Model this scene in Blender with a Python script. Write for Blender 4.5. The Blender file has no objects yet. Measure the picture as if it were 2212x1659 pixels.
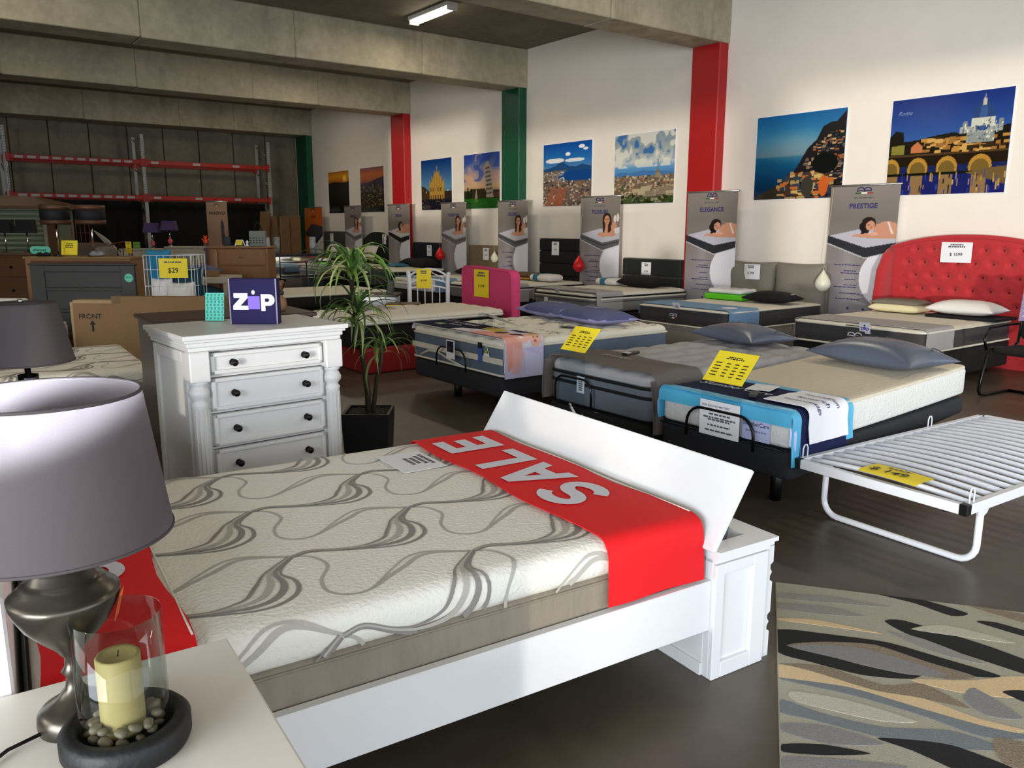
import bpy, bmesh, math, random
import numpy as np
from mathutils import Vector, Matrix, Euler
random.seed(7)
PI = math.pi
SC = bpy.context.scene
COL = SC.collection

# ------------------------------------------------------------------ camera
def set_camera():
    yaw, pit, rol = math.radians(36.73), math.radians(10.93), math.radians(0.15)
    f = Vector((math.sin(yaw) * math.cos(pit), math.cos(yaw) * math.cos(pit), -math.sin(pit)))
    r0 = Vector((math.cos(yaw), -math.sin(yaw), 0)); u0 = r0.cross(f)
    r = r0 * math.cos(rol) + u0 * math.sin(rol)
    u = -r0 * math.sin(rol) + u0 * math.cos(rol)
    cd = bpy.data.cameras.new('camera'); co = bpy.data.objects.new('camera', cd); COL.objects.link(co)
    m = Matrix((r, u, -f)).transposed().to_4x4(); m.translation = Vector((0, 0, 1.6))
    co.matrix_world = m
    cd.sensor_fit = 'HORIZONTAL'; cd.sensor_width = 36; cd.lens = 1741.0 / 2212 * 36
    cd.clip_start = .05; cd.clip_end = 200
    SC.camera = co
set_camera()

# ------------------------------------------------------------------ world, exposure, daylight
SC.view_settings.view_transform = 'Standard'; SC.view_settings.look = 'None'
SC.view_settings.gamma = 1; SC.view_settings.use_curve_mapping = False
SC.view_settings.exposure = 0.12
w = bpy.data.worlds.new('sky'); SC.world = w; w.use_nodes = True
w.node_tree.nodes['Background'].inputs[0].default_value = (.72, .85, 1, 1)
w.node_tree.nodes['Background'].inputs[1].default_value = 1.0
def area(name, loc, rot, sx, sy, energy, color):
    ld = bpy.data.lights.new(name, 'AREA'); ld.shape = 'RECTANGLE'; ld.size = sx; ld.size_y = sy
    ld.energy = energy; ld.color = color
    o = bpy.data.objects.new(name, ld); COL.objects.link(o); o.location = loc; o.rotation_euler = rot
    return o
# daylight standing in the open roller doors of the front wall (behind the camera) and the side windows
area('front_door_daylight', (5.6, -4.85, 1.9), (PI / 2, 0, 0), 8.0, 3.4, 190, (.84, .91, 1))
area('front_shutter_daylight', (-2.3, -4.85, 1.9), (PI / 2, 0, 0), 7.0, 3.4, 130, (.88, .94, 1))
area('side_door_daylight', (-5.9, -1.4, 1.8), (PI / 2, 0, -PI / 2), 6.0, 3.2, 1000, (.84, .91, 1))
area('side_window_daylight', (-5.9, 4.3, 3.0), (PI / 2, 0, -PI / 2), 4.0, 2.0, 120, (1, .94, .86))
sd = bpy.data.lights.new('low_sun', 'SUN'); sd.energy = 1.3; sd.color = (1, .92, .8); sd.angle = math.radians(1.6)
so = bpy.data.objects.new('low_sun', sd); COL.objects.link(so)
so.rotation_euler = Vector((-.79, -.61, .004)).to_track_quat('Z', 'Y').to_euler()

# ------------------------------------------------------------------ colours and materials
def lin(c):
    return tuple(((x / 12.92) if x <= .04045 else ((x + .055) / 1.055) ** 2.4) for x in c)
MATS = {}
def mat(name, rgb=(.8, .8, .8), rough=.6, metal=0, var=0, vscale=8, bump=0, bscale=60, spec=.5, trans=0, ior=1.45, alpha=1, attr=False, emit=None, estr=0, wave=None, sheen=0, stretch=None):
    """procedural principled material; rgb is sRGB 0..1; var = noise colour variation, bump = fine relief"""
    if name in MATS: return MATS[name]
    m = bpy.data.materials.new(name); m.use_nodes = True
    n = m.node_tree.nodes; l = m.node_tree.links; b = n['Principled BSDF']
    c = (*lin(rgb), 1)
    b.inputs['Base Color'].default_value = c; b.inputs['Roughness'].default_value = rough
    b.inputs['Metallic'].default_value = metal; b.inputs['Specular IOR Level'].default_value = spec
    b.inputs['IOR'].default_value = ior; b.inputs['Transmission Weight'].default_value = trans
    b.inputs['Alpha'].default_value = alpha
    if sheen: b.inputs['Sheen Weight'].default_value = sheen
    if emit: b.inputs['Emission Color'].default_value = (*lin(emit), 1); b.inputs['Emission Strength'].default_value = estr
    tc = None
    def coord():
        nonlocal tc
        if tc is None:
            tc = n.new('ShaderNodeTexCoord').outputs['Object']
            if stretch:
                mp = n.new('ShaderNodeMapping'); mp.inputs['Scale'].default_value = stretch
                l.new(tc, mp.inputs['Vector']); tc = mp.outputs['Vector']
        return tc
    src = None
    if attr:
        a = n.new('ShaderNodeVertexColor'); a.layer_name = 'col'; src = a.outputs['Color']
        l.new(src, b.inputs['Base Color'])
    if var:
        t = n.new('ShaderNodeTexNoise'); t.inputs['Scale'].default_value = vscale; t.inputs['Detail'].default_value = 6
        t.inputs['Roughness'].default_value = .65
        l.new(coord(), t.inputs['Vector'])
        r = n.new('ShaderNodeMapRange'); r.inputs['From Min'].default_value = .25; r.inputs['From Max'].default_value = .75
        r.inputs['To Min'].default_value = 1 - var; r.inputs['To Max'].default_value = 1 + var
        l.new(t.outputs['Fac'], r.inputs['Value'])
        mx = n.new('ShaderNodeVectorMath'); mx.operation = 'SCALE'
        if src: l.new(src, mx.inputs[0])
        else: mx.inputs[0].default_value = c[:3]
        l.new(r.outputs['Result'], mx.inputs['Scale']); l.new(mx.outputs['Vector'], b.inputs['Base Color'])
    if bump:
        if wave:
            t = n.new('ShaderNodeTexWave'); t.inputs['Scale'].default_value = wave; t.inputs['Distortion'].default_value = 1.2
            t.inputs['Detail'].default_value = 1
        else:
            t = n.new('ShaderNodeTexNoise'); t.inputs['Scale'].default_value = bscale; t.inputs['Detail'].default_value = 3
        l.new(coord(), t.inputs['Vector'])
        bp = n.new('ShaderNodeBump'); bp.inputs['Strength'].default_value = bump; bp.inputs['Distance'].default_value = .01
        l.new(t.outputs['Fac'], bp.inputs['Height']); l.new(bp.outputs['Normal'], b.inputs['Normal'])
    MATS[name] = m
    return m

# ------------------------------------------------------------------ mesh building
class MB:
    """collects vertices and faces; build() links ONE mesh object"""
    def __init__(s): s.v = []; s.f = []; s.sm = []
    def add(s, vs, fs, smooth=False):
        o = len(s.v); s.v += [tuple(p) for p in vs]
        s.f += [tuple(i + o for i in q) for q in fs]; s.sm += [smooth] * len(fs); return s
    def box(s, x0, x1, y0, y1, z0, z1):
        v = [(x, y, z) for z in (z0, z1) for y in (y0, y1) for x in (x0, x1)]
        return s.add(v, [(0, 2, 3, 1), (4, 5, 7, 6), (0, 1, 5, 4), (2, 6, 7, 3), (0, 4, 6, 2), (1, 3, 7, 5)])
    def cbox(s, c, d, rz=0):
        x, y, z = d[0] / 2, d[1] / 2, d[2] / 2
        t = MB().box(-x, x, -y, y, -z, z); return s.xf(t, Matrix.Translation(c) @ Matrix.Rotation(rz, 4, 'Z'))
    def bbox(s, x0, x1, y0, y1, z0, z1, r=.005, seg=2):
        bm = bmesh.new(); t = MB().box(x0, x1, y0, y1, z0, z1)
        vs = [bm.verts.new(p) for p in t.v]
        for q in t.f: bm.faces.new([vs[i] for i in q])
        r = min(r, .45 * min(x1 - x0, y1 - y0, z1 - z0))
        bmesh.ops.bevel(bm, geom=list(bm.edges), offset=r, segments=seg, affect='EDGES', profile=.5)
        bm.verts.index_update()
        s.add([v.co[:] for v in bm.verts], [[v.index for v in f.verts] for f in bm.faces], seg > 2); bm.free(); return s
    def xf(s, t, m):
        o = len(s.v); s.v += [tuple(m @ Vector(p)) for p in t.v]
        s.f += [tuple(i + o for i in q) for q in t.f]; s.sm += t.sm; return s
    def tube(s, pts, r, n=8, closed=False, cap=True):
        P = [Vector(p) for p in pts]; k = len(P); R = r if isinstance(r, (list, tuple)) else [r] * k
        vs = []; up = None
        for i in range(k):
            a = P[(i - 1) % k] if (closed or i > 0) else P[i]; b = P[(i + 1) % k] if (closed or i < k - 1) else P[i]
            d = (b - a).normalized()
            if up is None: up = Vector((0, 0, 1)) if abs(d.z) < .9 else Vector((1, 0, 0))
            x = up - d * up.dot(d)
            if x.length < 1e-4: x = d.orthogonal()
            x.normalize(); y = d.cross(x); up = x
            vs += [P[i] + (x * math.cos(2 * PI * j / n) + y * math.sin(2 * PI * j / n)) * R[i] for j in range(n)]
        fs = []
        for i in range(k if closed else k - 1):
            for j in range(n):
                a, b = i * n + j, i * n + (j + 1) % n; c, d = ((i + 1) % k) * n + (j + 1) % n, ((i + 1) % k) * n + j
                fs.append((a, b, c, d))
        if cap and not closed: fs += [tuple(range(n))[::-1], tuple(range((k - 1) * n, k * n))]
        return s.add(vs, fs, True)
    def lathe(s, prof, n=32, c=(0, 0, 0), sq=0):
        vs = []
        for (r, z) in prof:
            for j in range(n):
                a = 2 * PI * j / n; vs.append((c[0] + r * math.cos(a), c[1] + r * math.sin(a), c[2] + z))
        fs = []
        for i in range(len(prof) - 1):
            for j in range(n): fs.append((i * n + j, i * n + (j + 1) % n, (i + 1) * n + (j + 1) % n, (i + 1) * n + j))
        if prof[0][0] > 1e-4: fs.append(tuple(range(n))[::-1])
        if prof[-1][0] > 1e-4: fs.append(tuple(range((len(prof) - 1) * n, len(prof) * n)))
        return s.add(vs, fs, True)
    def shell(s, prof, n=40, c=(0, 0, 0)):
        """open lathe ring (closed profile loop)"""
        vs = []; k = len(prof)
        for (r, z) in prof:
            for j in range(n):
                a = 2 * PI * j / n; vs.append((c[0] + r * math.cos(a), c[1] + r * math.sin(a), c[2] + z))
        fs = [(i * n + j, i * n + (j + 1) % n, ((i + 1) % k) * n + (j + 1) % n, ((i + 1) % k) * n + j) for i in range(k) for j in range(n)]
        return s.add(vs, fs, True)
    def prism(s, poly, z0, z1, ax='z'):
        k = len(poly)
        def p(a, b, c): return (a, b, c) if ax == 'z' else ((a, c, b) if ax == 'y' else (c, a, b))
        vs = [p(a, b, z0) for a, b in poly] + [p(a, b, z1) for a, b in poly]
        fs = [tuple(range(k))[::-1], tuple(range(k, 2 * k))] + [(i, (i + 1) % k, (i + 1) % k + k, i + k) for i in range(k)]
        return s.add(vs, fs)
    def grid(s, pts, smooth=True, flip=False):
        h = len(pts); w_ = len(pts[0]); vs = [p for row in pts for p in row]; fs = []
        for i in range(h - 1):
            for j in range(w_ - 1):
                q = (i * w_ + j, i * w_ + j + 1, (i + 1) * w_ + j + 1, (i + 1) * w_ + j); fs.append(q[::-1] if flip else q)
        return s.add(vs, fs, smooth)
    def deform(s, fn): s.v = [tuple(fn(*p)) for p in s.v]; return s
    def mesh(s, name):
        me = bpy.data.meshes.new(name); me.from_pydata(s.v, [], s.f)
        me.polygons.foreach_set('use_smooth', s.sm); me.update(); return me
    def build(s, name, m, parent=None, fix=True):
        me = s.mesh(name)
        if fix:
            bm = bmesh.new(); bm.from_mesh(me); bmesh.ops.recalc_face_normals(bm, faces=bm.faces); bm.to_mesh(me); bm.free()
        return obj(name, me, m, parent)
def obj(name, me, m, parent=None):
    if m: me.materials.append(mat(m) if isinstance(m, str) else m)
    o = bpy.data.objects.new(name, me); COL.objects.link(o)
    if parent: o.parent = parent
    return o
def thing(name, label, cat, loc=(0, 0, 0), rz=0, group=None, rx=0, ry=0):
    o = bpy.data.objects.new(name, None); COL.objects.link(o); o.empty_display_size = .1
    o.location = loc; o.rotation_euler = (rx, ry, rz); return tag(o, label, cat, group)
def tag(o, label, cat, group=None):
    o['label'] = label; o['category'] = cat
    if group: o['group'] = group
    return o
def struct(o): o['kind'] = 'structure'; return o
def place(o, loc=(0, 0, 0), rz=0, rx=0, ry=0): o.location = loc; o.rotation_euler = (rx, ry, rz); return o
def dup(root, label=None, loc=None, rz=None, group=None):
    def cp(o, par):
        c = o.copy(); COL.objects.link(c); c.parent = par
        for ch in list(o.children): cp(ch, c)
        return c
    r = cp(root, None)
    if label: r['label'] = label
    if group: r['group'] = group
    if loc: r.location = loc
    if rz is not None: r.rotation_euler = (r.rotation_euler[0], r.rotation_euler[1], rz)
    return r
def rrect(w_, h, r, n=5):
    P = []
    for cx, cy, a0 in ((w_ / 2 - r, h / 2 - r, 0), (-w_ / 2 + r, h / 2 - r, 90), (-w_ / 2 + r, -h / 2 + r, 180), (w_ / 2 - r, -h / 2 + r, 270)):
        for i in range(n + 1):
            a = math.radians(a0 + 90 * i / n); P.append((cx + r * math.cos(a), cy + r * math.sin(a)))
    return P
def softbox(sx, sy, sz, rp=.05, rv=.03, n=(24, 16, 4), top=None, k=4):
    """rounded box centred in x,y with its bottom at z=0; rp plan radius, rv vertical edge radius; top(x,y) adds relief"""
    hx, hy, hz = sx / 2, sy / 2, sz / 2
    rp = min(rp, hx * .98, hy * .98); rv = min(rv, hz * .98)
    def ax(h, r, m):
        c = [-h + r * (1 - math.cos(PI / 2 * i / k)) for i in range(k)]
        mid = [-(h - r) + 2 * (h - r) * i / m for i in range(m + 1)]
        return c + mid + [-q for q in c[::-1]]
    X, Y, Z = ax(hx, rp, n[0]), ax(hy, rp, n[1]), ax(hz, rv, n[2])
    def mp(x, y, z):
        qx = max(-(hx - rp), min(hx - rp, x)); qy = max(-(hy - rp), min(hy - rp, y)); qz = max(-(hz - rv), min(hz - rv, z))
        dx, dy, dz = (x - qx) / rp, (y - qy) / rp, (z - qz) / rv
        L = math.sqrt(dx * dx + dy * dy + dz * dz) or 1
        if abs(dx) < 1e-9 and abs(dy) < 1e-9 and abs(dz) < 1e-9: return (x, y, z + hz)
        px, py, pz = qx + dx / L * rp, qy + dy / L * rp, qz + dz / L * rv + hz
        if top and dz > 0: pz += top(px, py) * (dz / L)
        return (px, py, pz)
    b = MB()
    for sgn in (1, -1):
        b.grid([[mp(x, y, sgn * hz) for x in X] for y in Y], True, sgn < 0)
        b.grid([[mp(x, sgn * hy, z) for x in X] for z in Z], True, sgn > 0)
        b.grid([[mp(sgn * hx, y, z) for y in Y] for z in Z], True, sgn < 0)
    return weld(b)
def weld(b, d=1e-4):
    bm = bmesh.new(); vs = [bm.verts.new(p) for p in b.v]
    for q in b.f:
        try: bm.faces.new([vs[i] for i in q])
        except ValueError: pass
    bmesh.ops.remove_doubles(bm, verts=bm.verts, dist=d)
    bmesh.ops.dissolve_degenerate(bm, dist=d, edges=bm.edges)
    bm.verts.index_update(); r = MB()
    r.add([v.co[:] for v in bm.verts], [[v.index for v in f.verts] for f in bm.faces], b.sm[0] if b.sm else False); bm.free(); return r
def cloth(path, y0, y1, t=.004, n=2, wob=None):
    """strip of cloth: 2-D path (x,z) swept from y0 to y1, real thickness"""
    P = [Vector((a, b)) for a, b in path]; k = len(P); N = []
    for i in range(k):
        d = (P[min(i + 1, k - 1)] - P[max(i - 1, 0)]).normalized(); N.append(Vector((-d.y, d.x)))
    b = MB(); rows_o, rows_i = [], []
    for j in range(n + 1):
        y = y0 + (y1 - y0) * j / n
        off = [(wob(i / (k - 1), j / n) if wob else 0) for i in range(k)]
        rows_o.append([(P[i].x + N[i].x * (t + off[i]), y, P[i].y + N[i].y * (t + off[i])) for i in range(k)])
        rows_i.append([(P[i].x + N[i].x * off[i], y, P[i].y + N[i].y * off[i]) for i in range(k)])
    b.grid(rows_o, True); b.grid(rows_i, True, True)
    for rows in ((rows_o[0], rows_i[0]), (rows_o[-1], rows_i[-1])): b.grid(rows, False)
    b.grid([[r[0] for r in rows_o], [r[0] for r in rows_i]], False); b.grid([[r[-1] for r in rows_o], [r[-1] for r in rows_i]], False)
    return b
def arc(cx, cy, r, a0, a1, n=6): return [(cx + r * math.cos(math.radians(a0 + (a1 - a0) * i / n)), cy + r * math.sin(math.radians(a0 + (a1 - a0) * i / n))) for i in range(n + 1)]
TXT = {}
def text_mb(s, size=.1, bold=0, align='CENTER', ext=0, shear=0, sp=1, sx=1):
    key = (s, bold, align, ext, shear, sp)
    if key not in TXT:
        cu = bpy.data.curves.new('t', 'FONT'); cu.body = s; cu.size = 1; cu.align_x = align; cu.align_y = 'CENTER'
        cu.offset = bold; cu.extrude = ext; cu.shear = shear; cu.space_character = sp; cu.resolution_u = 3
        o = bpy.data.objects.new('t', cu); me = bpy.data.meshes.new_from_object(o)
        TXT[key] = ([v.co[:] for v in me.vertices], [list(p.vertices) for p in me.polygons])
        bpy.data.objects.remove(o); bpy.data.curves.remove(cu); bpy.data.meshes.remove(me)
    v, f = TXT[key]
    return MB().add([(a * size * sx, b * size, c * size) for a, b, c in v], f)
# print frames: local print plane x right, y up, z towards the viewer -> matrices for common facings
def facing(dx, dy, tilt=0):
    """matrix whose local +Z looks along horizontal (dx,dy), local Y up; tilt>0 leans the face upwards (radians)"""
    z = Vector((dx, dy, 0)).normalized(); x = Vector((0, 0, 1)).cross(z); y = z.cross(x)
    m = Matrix((x, y, z)).transposed().to_4x4()
    return m @ Matrix.Rotation(-tilt, 4, 'X')
def lines_mb(w_, h, rows, seed=0, gap=.35, z=0, fill=.8, left=False):
    """rows of small print reduced to word-sized dashes"""
    rnd = random.Random(seed); b = MB(); lh = h / rows
    for i in range(rows):
        y = h / 2 - (i + .5) * lh; L = w_ * fill * rnd.uniform(.6, 1); x = -w_ / 2 if left else -L / 2; e = x + L
        while x < e:
            ww = min(rnd.uniform(.05, .16) * w_, e - x); b.box(x, x + ww, y - lh * (1 - gap) / 2, y + lh * (1 - gap) / 2, z, z + .0004); x += ww + .025 * w_
    return b

# ------------------------------------------------------------------ flat prints painted procedurally into a colour layer
class Paint:
    def __init__(s, nx, ny, bg=(1, 1, 1), seed=1):
        s.nx, s.ny = nx, ny
        s.U, s.V = np.meshgrid(np.linspace(0, 1, nx), np.linspace(0, 1, ny)); s.asp = nx / ny
        s.c = np.ones((ny, nx, 3)) * np.array(bg); s.r = np.random.RandomState(seed)
    def put(s, mask, rgb, a=1.0):
        m = (np.clip(mask, 0, 1) * a)[..., None]; s.c = s.c * (1 - m) + np.array(rgb) * m; return s
    def grad(s, stops, axis='v'):
        t = s.V if axis == 'v' else s.U; xs = [q[0] for q in stops]
        s.c = np.stack([np.interp(t, xs, [q[1][i] for q in stops]) for i in range(3)], -1); return s
    def poly(s, P, rgb, a=1.0):
        ins = np.zeros(s.U.shape, bool); k = len(P)
        for i in range(k):
            (x0, y0), (x1, y1) = P[i], P[(i + 1) % k]
            c = ((y0 > s.V) != (y1 > s.V)); den = (y1 - y0) if abs(y1 - y0) > 1e-9 else 1e-9
            ins ^= c & (s.U < (x1 - x0) * (s.V - y0) / den + x0)
        return s.put(ins.astype(float), rgb, a)
    def ell(s, cx, cy, rx, ry, rgb, a=1.0, rot=0, soft=0):
        c, n = math.cos(rot), math.sin(rot); dx = (s.U - cx) * s.asp; dy = s.V - cy; rx = rx * s.asp
        x = dx * c + dy * n; y = -dx * n + dy * c; d = np.sqrt((x / rx) ** 2 + (y / ry) ** 2)
        return s.put((d < 1).astype(float) if not soft else np.clip((1 - d) / soft, 0, 1), rgb, a)
    def rect(s, x0, x1, y0, y1, rgb, a=1.0): return s.put(((s.U >= x0) & (s.U <= x1) & (s.V >= y0) & (s.V <= y1)).astype(float), rgb, a)
    def noise(s, n, m=None):
        g = s.r.rand(m or n, n); iy = np.linspace(0, (m or n) - 1.001, s.ny); ix = np.linspace(0, n - 1.001, s.nx)
        y0 = iy.astype(int); x0 = ix.astype(int); fy = (iy - y0)[:, None]; fx = (ix - x0)[None]
        return g[y0][:, x0] * (1 - fy) * (1 - fx) + g[y0 + 1][:, x0] * fy * (1 - fx) + g[y0][:, x0 + 1] * (1 - fy) * fx + g[y0 + 1][:, x0 + 1] * fy * fx
    def speck(s, x0, x1, y0, y1, pal, n, sx=.03, sy=.02, mask=None):
        for i in range(n):
            x = s.r.uniform(x0, x1); y = s.r.uniform(y0, y1)
            if mask and not mask(x, y): continue
            a, b = s.r.uniform(.4, 1) * sx, s.r.uniform(.4, 1) * sy
            s.rect(x - a / 2, x + a / 2, y - b / 2, y + b / 2, pal[s.r.randint(len(pal))])
        return s
    def mesh(s, name, w_, h, fn=None):
        """grid mesh w x h centred on origin in xy (z=0) or mapped with fn(u,v)"""
        X = (s.U - .5) * w_; Y = (s.V - .5) * h
        if fn is None: co = np.stack([X, Y, np.zeros_like(X)], -1).reshape(-1, 3)
        else: co = np.array([fn(u, v) for u, v in zip(s.U.ravel(), s.V.ravel())])
        i = np.arange(s.ny * s.nx).reshape(s.ny, s.nx)
        q = np.stack([i[:-1, :-1], i[:-1, 1:], i[1:, 1:], i[1:, :-1]], -1).reshape(-1, 4)
        me = bpy.data.meshes.new(name); me.vertices.add(len(co)); me.vertices.foreach_set('co', co.ravel())
        me.loops.add(q.size); me.loops.foreach_set('vertex_index', q.ravel().astype(np.int32))
        me.polygons.add(len(q)); me.polygons.foreach_set('loop_start', np.arange(0, q.size, 4, dtype=np.int32))
        me.polygons.foreach_set('loop_total', np.full(len(q), 4, np.int32)); me.polygons.foreach_set('use_smooth', np.ones(len(q), bool))
        me.update(calc_edges=True)
        a = me.color_attributes.new('col', 'FLOAT_COLOR', 'POINT')
        c = np.clip(s.c, 0, 1); c = np.where(c <= .04045, c / 12.92, ((c + .055) / 1.055) ** 2.4)
        a.data.foreach_set('color', np.concatenate([c.reshape(-1, 3), np.ones((c.size // 3, 1))], 1).astype(np.float32).ravel())
        return me
# ------------------------------------------------------------------ material presets
def thin_glass(name, tint, add):
    m = bpy.data.materials.new(name); m.use_nodes = True; n = m.node_tree.nodes; l = m.node_tree.links
    for q in list(n):
        if q.type != 'OUTPUT_MATERIAL': n.remove(q)
    tr = n.new('ShaderNodeBsdfTransparent'); tr.inputs[0].default_value = (*lin(tint), 1); g = n.new('ShaderNodeBsdfGlossy'); g.inputs['Roughness'].default_value = .02
    lw = n.new('ShaderNodeLayerWeight'); mx = n.new('ShaderNodeMixShader'); pw = n.new('ShaderNodeMath'); pw.operation = 'POWER'; pw.inputs[1].default_value = 4; ad = n.new('ShaderNodeMath'); ad.operation = 'MULTIPLY_ADD'; ad.inputs[1].default_value = .45; ad.inputs[2].default_value = .012 + add * .5
    l.new(lw.outputs['Facing'], pw.inputs[0]); l.new(pw.outputs[0], ad.inputs[0]); l.new(ad.outputs[0], mx.inputs[0]); l.new(tr.outputs[0], mx.inputs[1]); l.new(g.outputs[0], mx.inputs[2]); l.new(mx.outputs[0], n['Material Output'].inputs[0]); MATS[name] = m
def concrete(name, c0, c1, c2, s1=.9, s2=7, rough=.85, streak=True, gloss=None):
    m = bpy.data.materials.new(name); m.use_nodes = True; n = m.node_tree.nodes; l = m.node_tree.links; b = n['Principled BSDF']
    tc = n.new('ShaderNodeTexCoord'); geo = n.new('ShaderNodeNewGeometry')
    def noi(scale, det, vec, sc=None):
        if sc:
            mp = n.new('ShaderNodeMapping'); mp.inputs['Scale'].default_value = sc; l.new(vec, mp.inputs['Vector']); vec = mp.outputs['Vector']
        t = n.new('ShaderNodeTexNoise'); t.inputs['Scale'].default_value = scale; t.inputs['Detail'].default_value = det; t.inputs['Roughness'].default_value = .6
        l.new(vec, t.inputs['Vector']); return t.outputs['Fac']
    P = geo.outputs['Position']
    a = noi(s1, 5, P); d = noi(s2, 6, P); e = noi(2.2, 6, P, (1, 1, .25) if streak else (1, .3, 1))
    r1 = n.new('ShaderNodeValToRGB'); r1.color_ramp.elements[0].position = .35; r1.color_ramp.elements[1].position = .65
    r1.color_ramp.elements[0].color = (*lin(c0), 1); r1.color_ramp.elements[1].color = (*lin(c1), 1); l.new(a, r1.inputs[0])
    r2 = n.new('ShaderNodeMapRange'); r2.inputs['From Min'].default_value = .55; r2.inputs['From Max'].default_value = .75; r2.inputs['To Max'].default_value = .55
    l.new(e, r2.inputs['Value'])
    mx = n.new('ShaderNodeMix'); mx.data_type = 'RGBA'; l.new(r2.outputs['Result'], mx.inputs['Factor']); l.new(r1.outputs['Color'], mx.inputs['A']); mx.inputs['B'].default_value = (*lin(c2), 1)
    r3 = n.new('ShaderNodeMapRange'); r3.inputs['From Min'].default_value = .3; r3.inputs['From Max'].default_value = .7; r3.inputs['To Min'].default_value = .88; r3.inputs['To Max'].default_value = 1.12
    l.new(d, r3.inputs['Value']); sc = n.new('ShaderNodeVectorMath'); sc.operation = 'SCALE'; l.new(mx.outputs['Result'], sc.inputs[0]); l.new(r3.outputs['Result'], sc.inputs['Scale'])
    l.new(sc.outputs['Vector'], b.inputs['Base Color']); b.inputs['Roughness'].default_value = rough
    if gloss:
        g = n.new('ShaderNodeMapRange'); g.inputs['To Min'].default_value = gloss[0]; g.inputs['To Max'].default_value = gloss[1]; l.new(e, g.inputs['Value']); l.new(g.outputs['Result'], b.inputs['Roughness'])
    bp = n.new('ShaderNodeBump'); bp.inputs['Strength'].default_value = .12; bp.inputs['Distance'].default_value = .01; l.new(d, bp.inputs['Height']); l.new(bp.outputs['Normal'], b.inputs['Normal'])
    MATS[name] = m; return m
concrete('beam_concrete', (.60, .57, .48), (.70, .66, .56), (.40, .37, .30))
concrete('slab_concrete', (.42, .39, .33), (.47, .44, .37), (.34, .32, .27))
concrete('back_concrete', (.46, .43, .36), (.52, .49, .41), (.33, .30, .25))
concrete('floor_concrete', (.30, .265, .215), (.36, .32, .265), (.24, .21, .17), s1=.5, streak=False, gloss=(.28, .5))
mat('wall_paint', (.93, .90, .855), .65, var=.03, vscale=1.5, bump=.05, bscale=30)
mat('red_paint', (.66, .075, .09), .5, var=.05, bump=.04); mat('green_paint', (.02, .30, .20), .5, var=.05, bump=.04)
mat('white_metal', (.90, .91, .93), .35); mat('white_wood', (.92, .92, .92), .38, var=.02, vscale=5)
mat('print', attr=True, rough=.45); mat('print_cloth', attr=True, rough=.9, spec=.1); mat('print_gloss', attr=True, rough=.16)
mat('white_paper', (.93, .93, .95), .6); mat('yellow_paper', (.97, .87, .18), .6); mat('ink', (.06, .06, .08), .6); mat('grey_ink', (.35, .35, .38), .6)
mat('navy_ink', (.16, .15, .42), .6); mat('grey_runner_ink', (.55, .60, .72), .6); mat('chrome', (.85, .85, .86), .12, 1); mat('dark_chrome', (.25, .25, .27), .2, 1)
mat('black_plastic', (.03, .03, .035), .4); mat('black_fabric', (.045, .045, .055), .85, bump=.2, bscale=300); mat('charcoal_fabric', (.13, .135, .16), .85, bump=.25, bscale=300)
thin_glass('clear_acrylic', (.96, .975, .98), .0); thin_glass('clear_glass', (.93, .945, .94), .03)
mat('cream_knit', (.88, .855, .78), .85, bump=.25, bscale=120); mat('white_knit', (.90, .89, .87), .85, bump=.3, bscale=90)

# ------------------------------------------------------------------ structure
ZB, ZC = 4.36, 5.10
struct(MB().box(-6.2, 10.6, -6.5, 25.8, -.2, 0).build('floor', 'floor_concrete'))
struct(MB().box(-6.2, 10.6, -5.2, 25.8, ZC, ZC + .3).build('ceiling', 'slab_concrete'))
struct(MB().box(10.4, 10.6, -5.2, 25.8, 0, ZC).build('wall_right', 'wall_paint'))
b = MB()
for x0, x1, z0, z1 in ((-6.2, -5.8, 0, ZC), (9.7, 10.4, 0, ZC), (-5.8, 9.7, 3.6, ZC), (1.2, 1.6, 0, 3.6)): b.box(x0, x1, -5.2, -5.0, z0, z1)
struct(b.build('wall_front', 'wall_paint'))
b = MB()
for y0, y1, z0, z1 in ((-5.2, -4.5, 0, ZC), (6.5, 25.8, 0, ZC), (2.2, 6.5, 0, 1.95), (2.2, 6.5, 4.05, ZC), (-4.5, 1.8, 3.5, ZC), (1.8, 2.2, 0, ZC)): b.box(-6.2, -6.0, y0, y1, z0, z1)
struct(b.build('wall_left', 'back_concrete'))
# back wall of tilt-up panels, each panel a piece with a recessed joint
wb = struct(MB().box(-6, 10.4, 25.62, 25.8, 0, ZC).build('wall_back', 'back_concrete'))
edges = [-6, -4.4, -3.4, -2.4, -1.4, -.4, .6, 1.57, 2.54, 3.47, 4.45, 5.43, 6.39, 7.39, 8.41, 9.4, 10.4]
for i in range(len(edges) - 1):
    MB().bbox(edges[i] + .012, edges[i + 1] - .012, 25.5, 25.63, .01, ZC - .01, .012, 1).build('wall_panel', 'back_concrete', wb)
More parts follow.
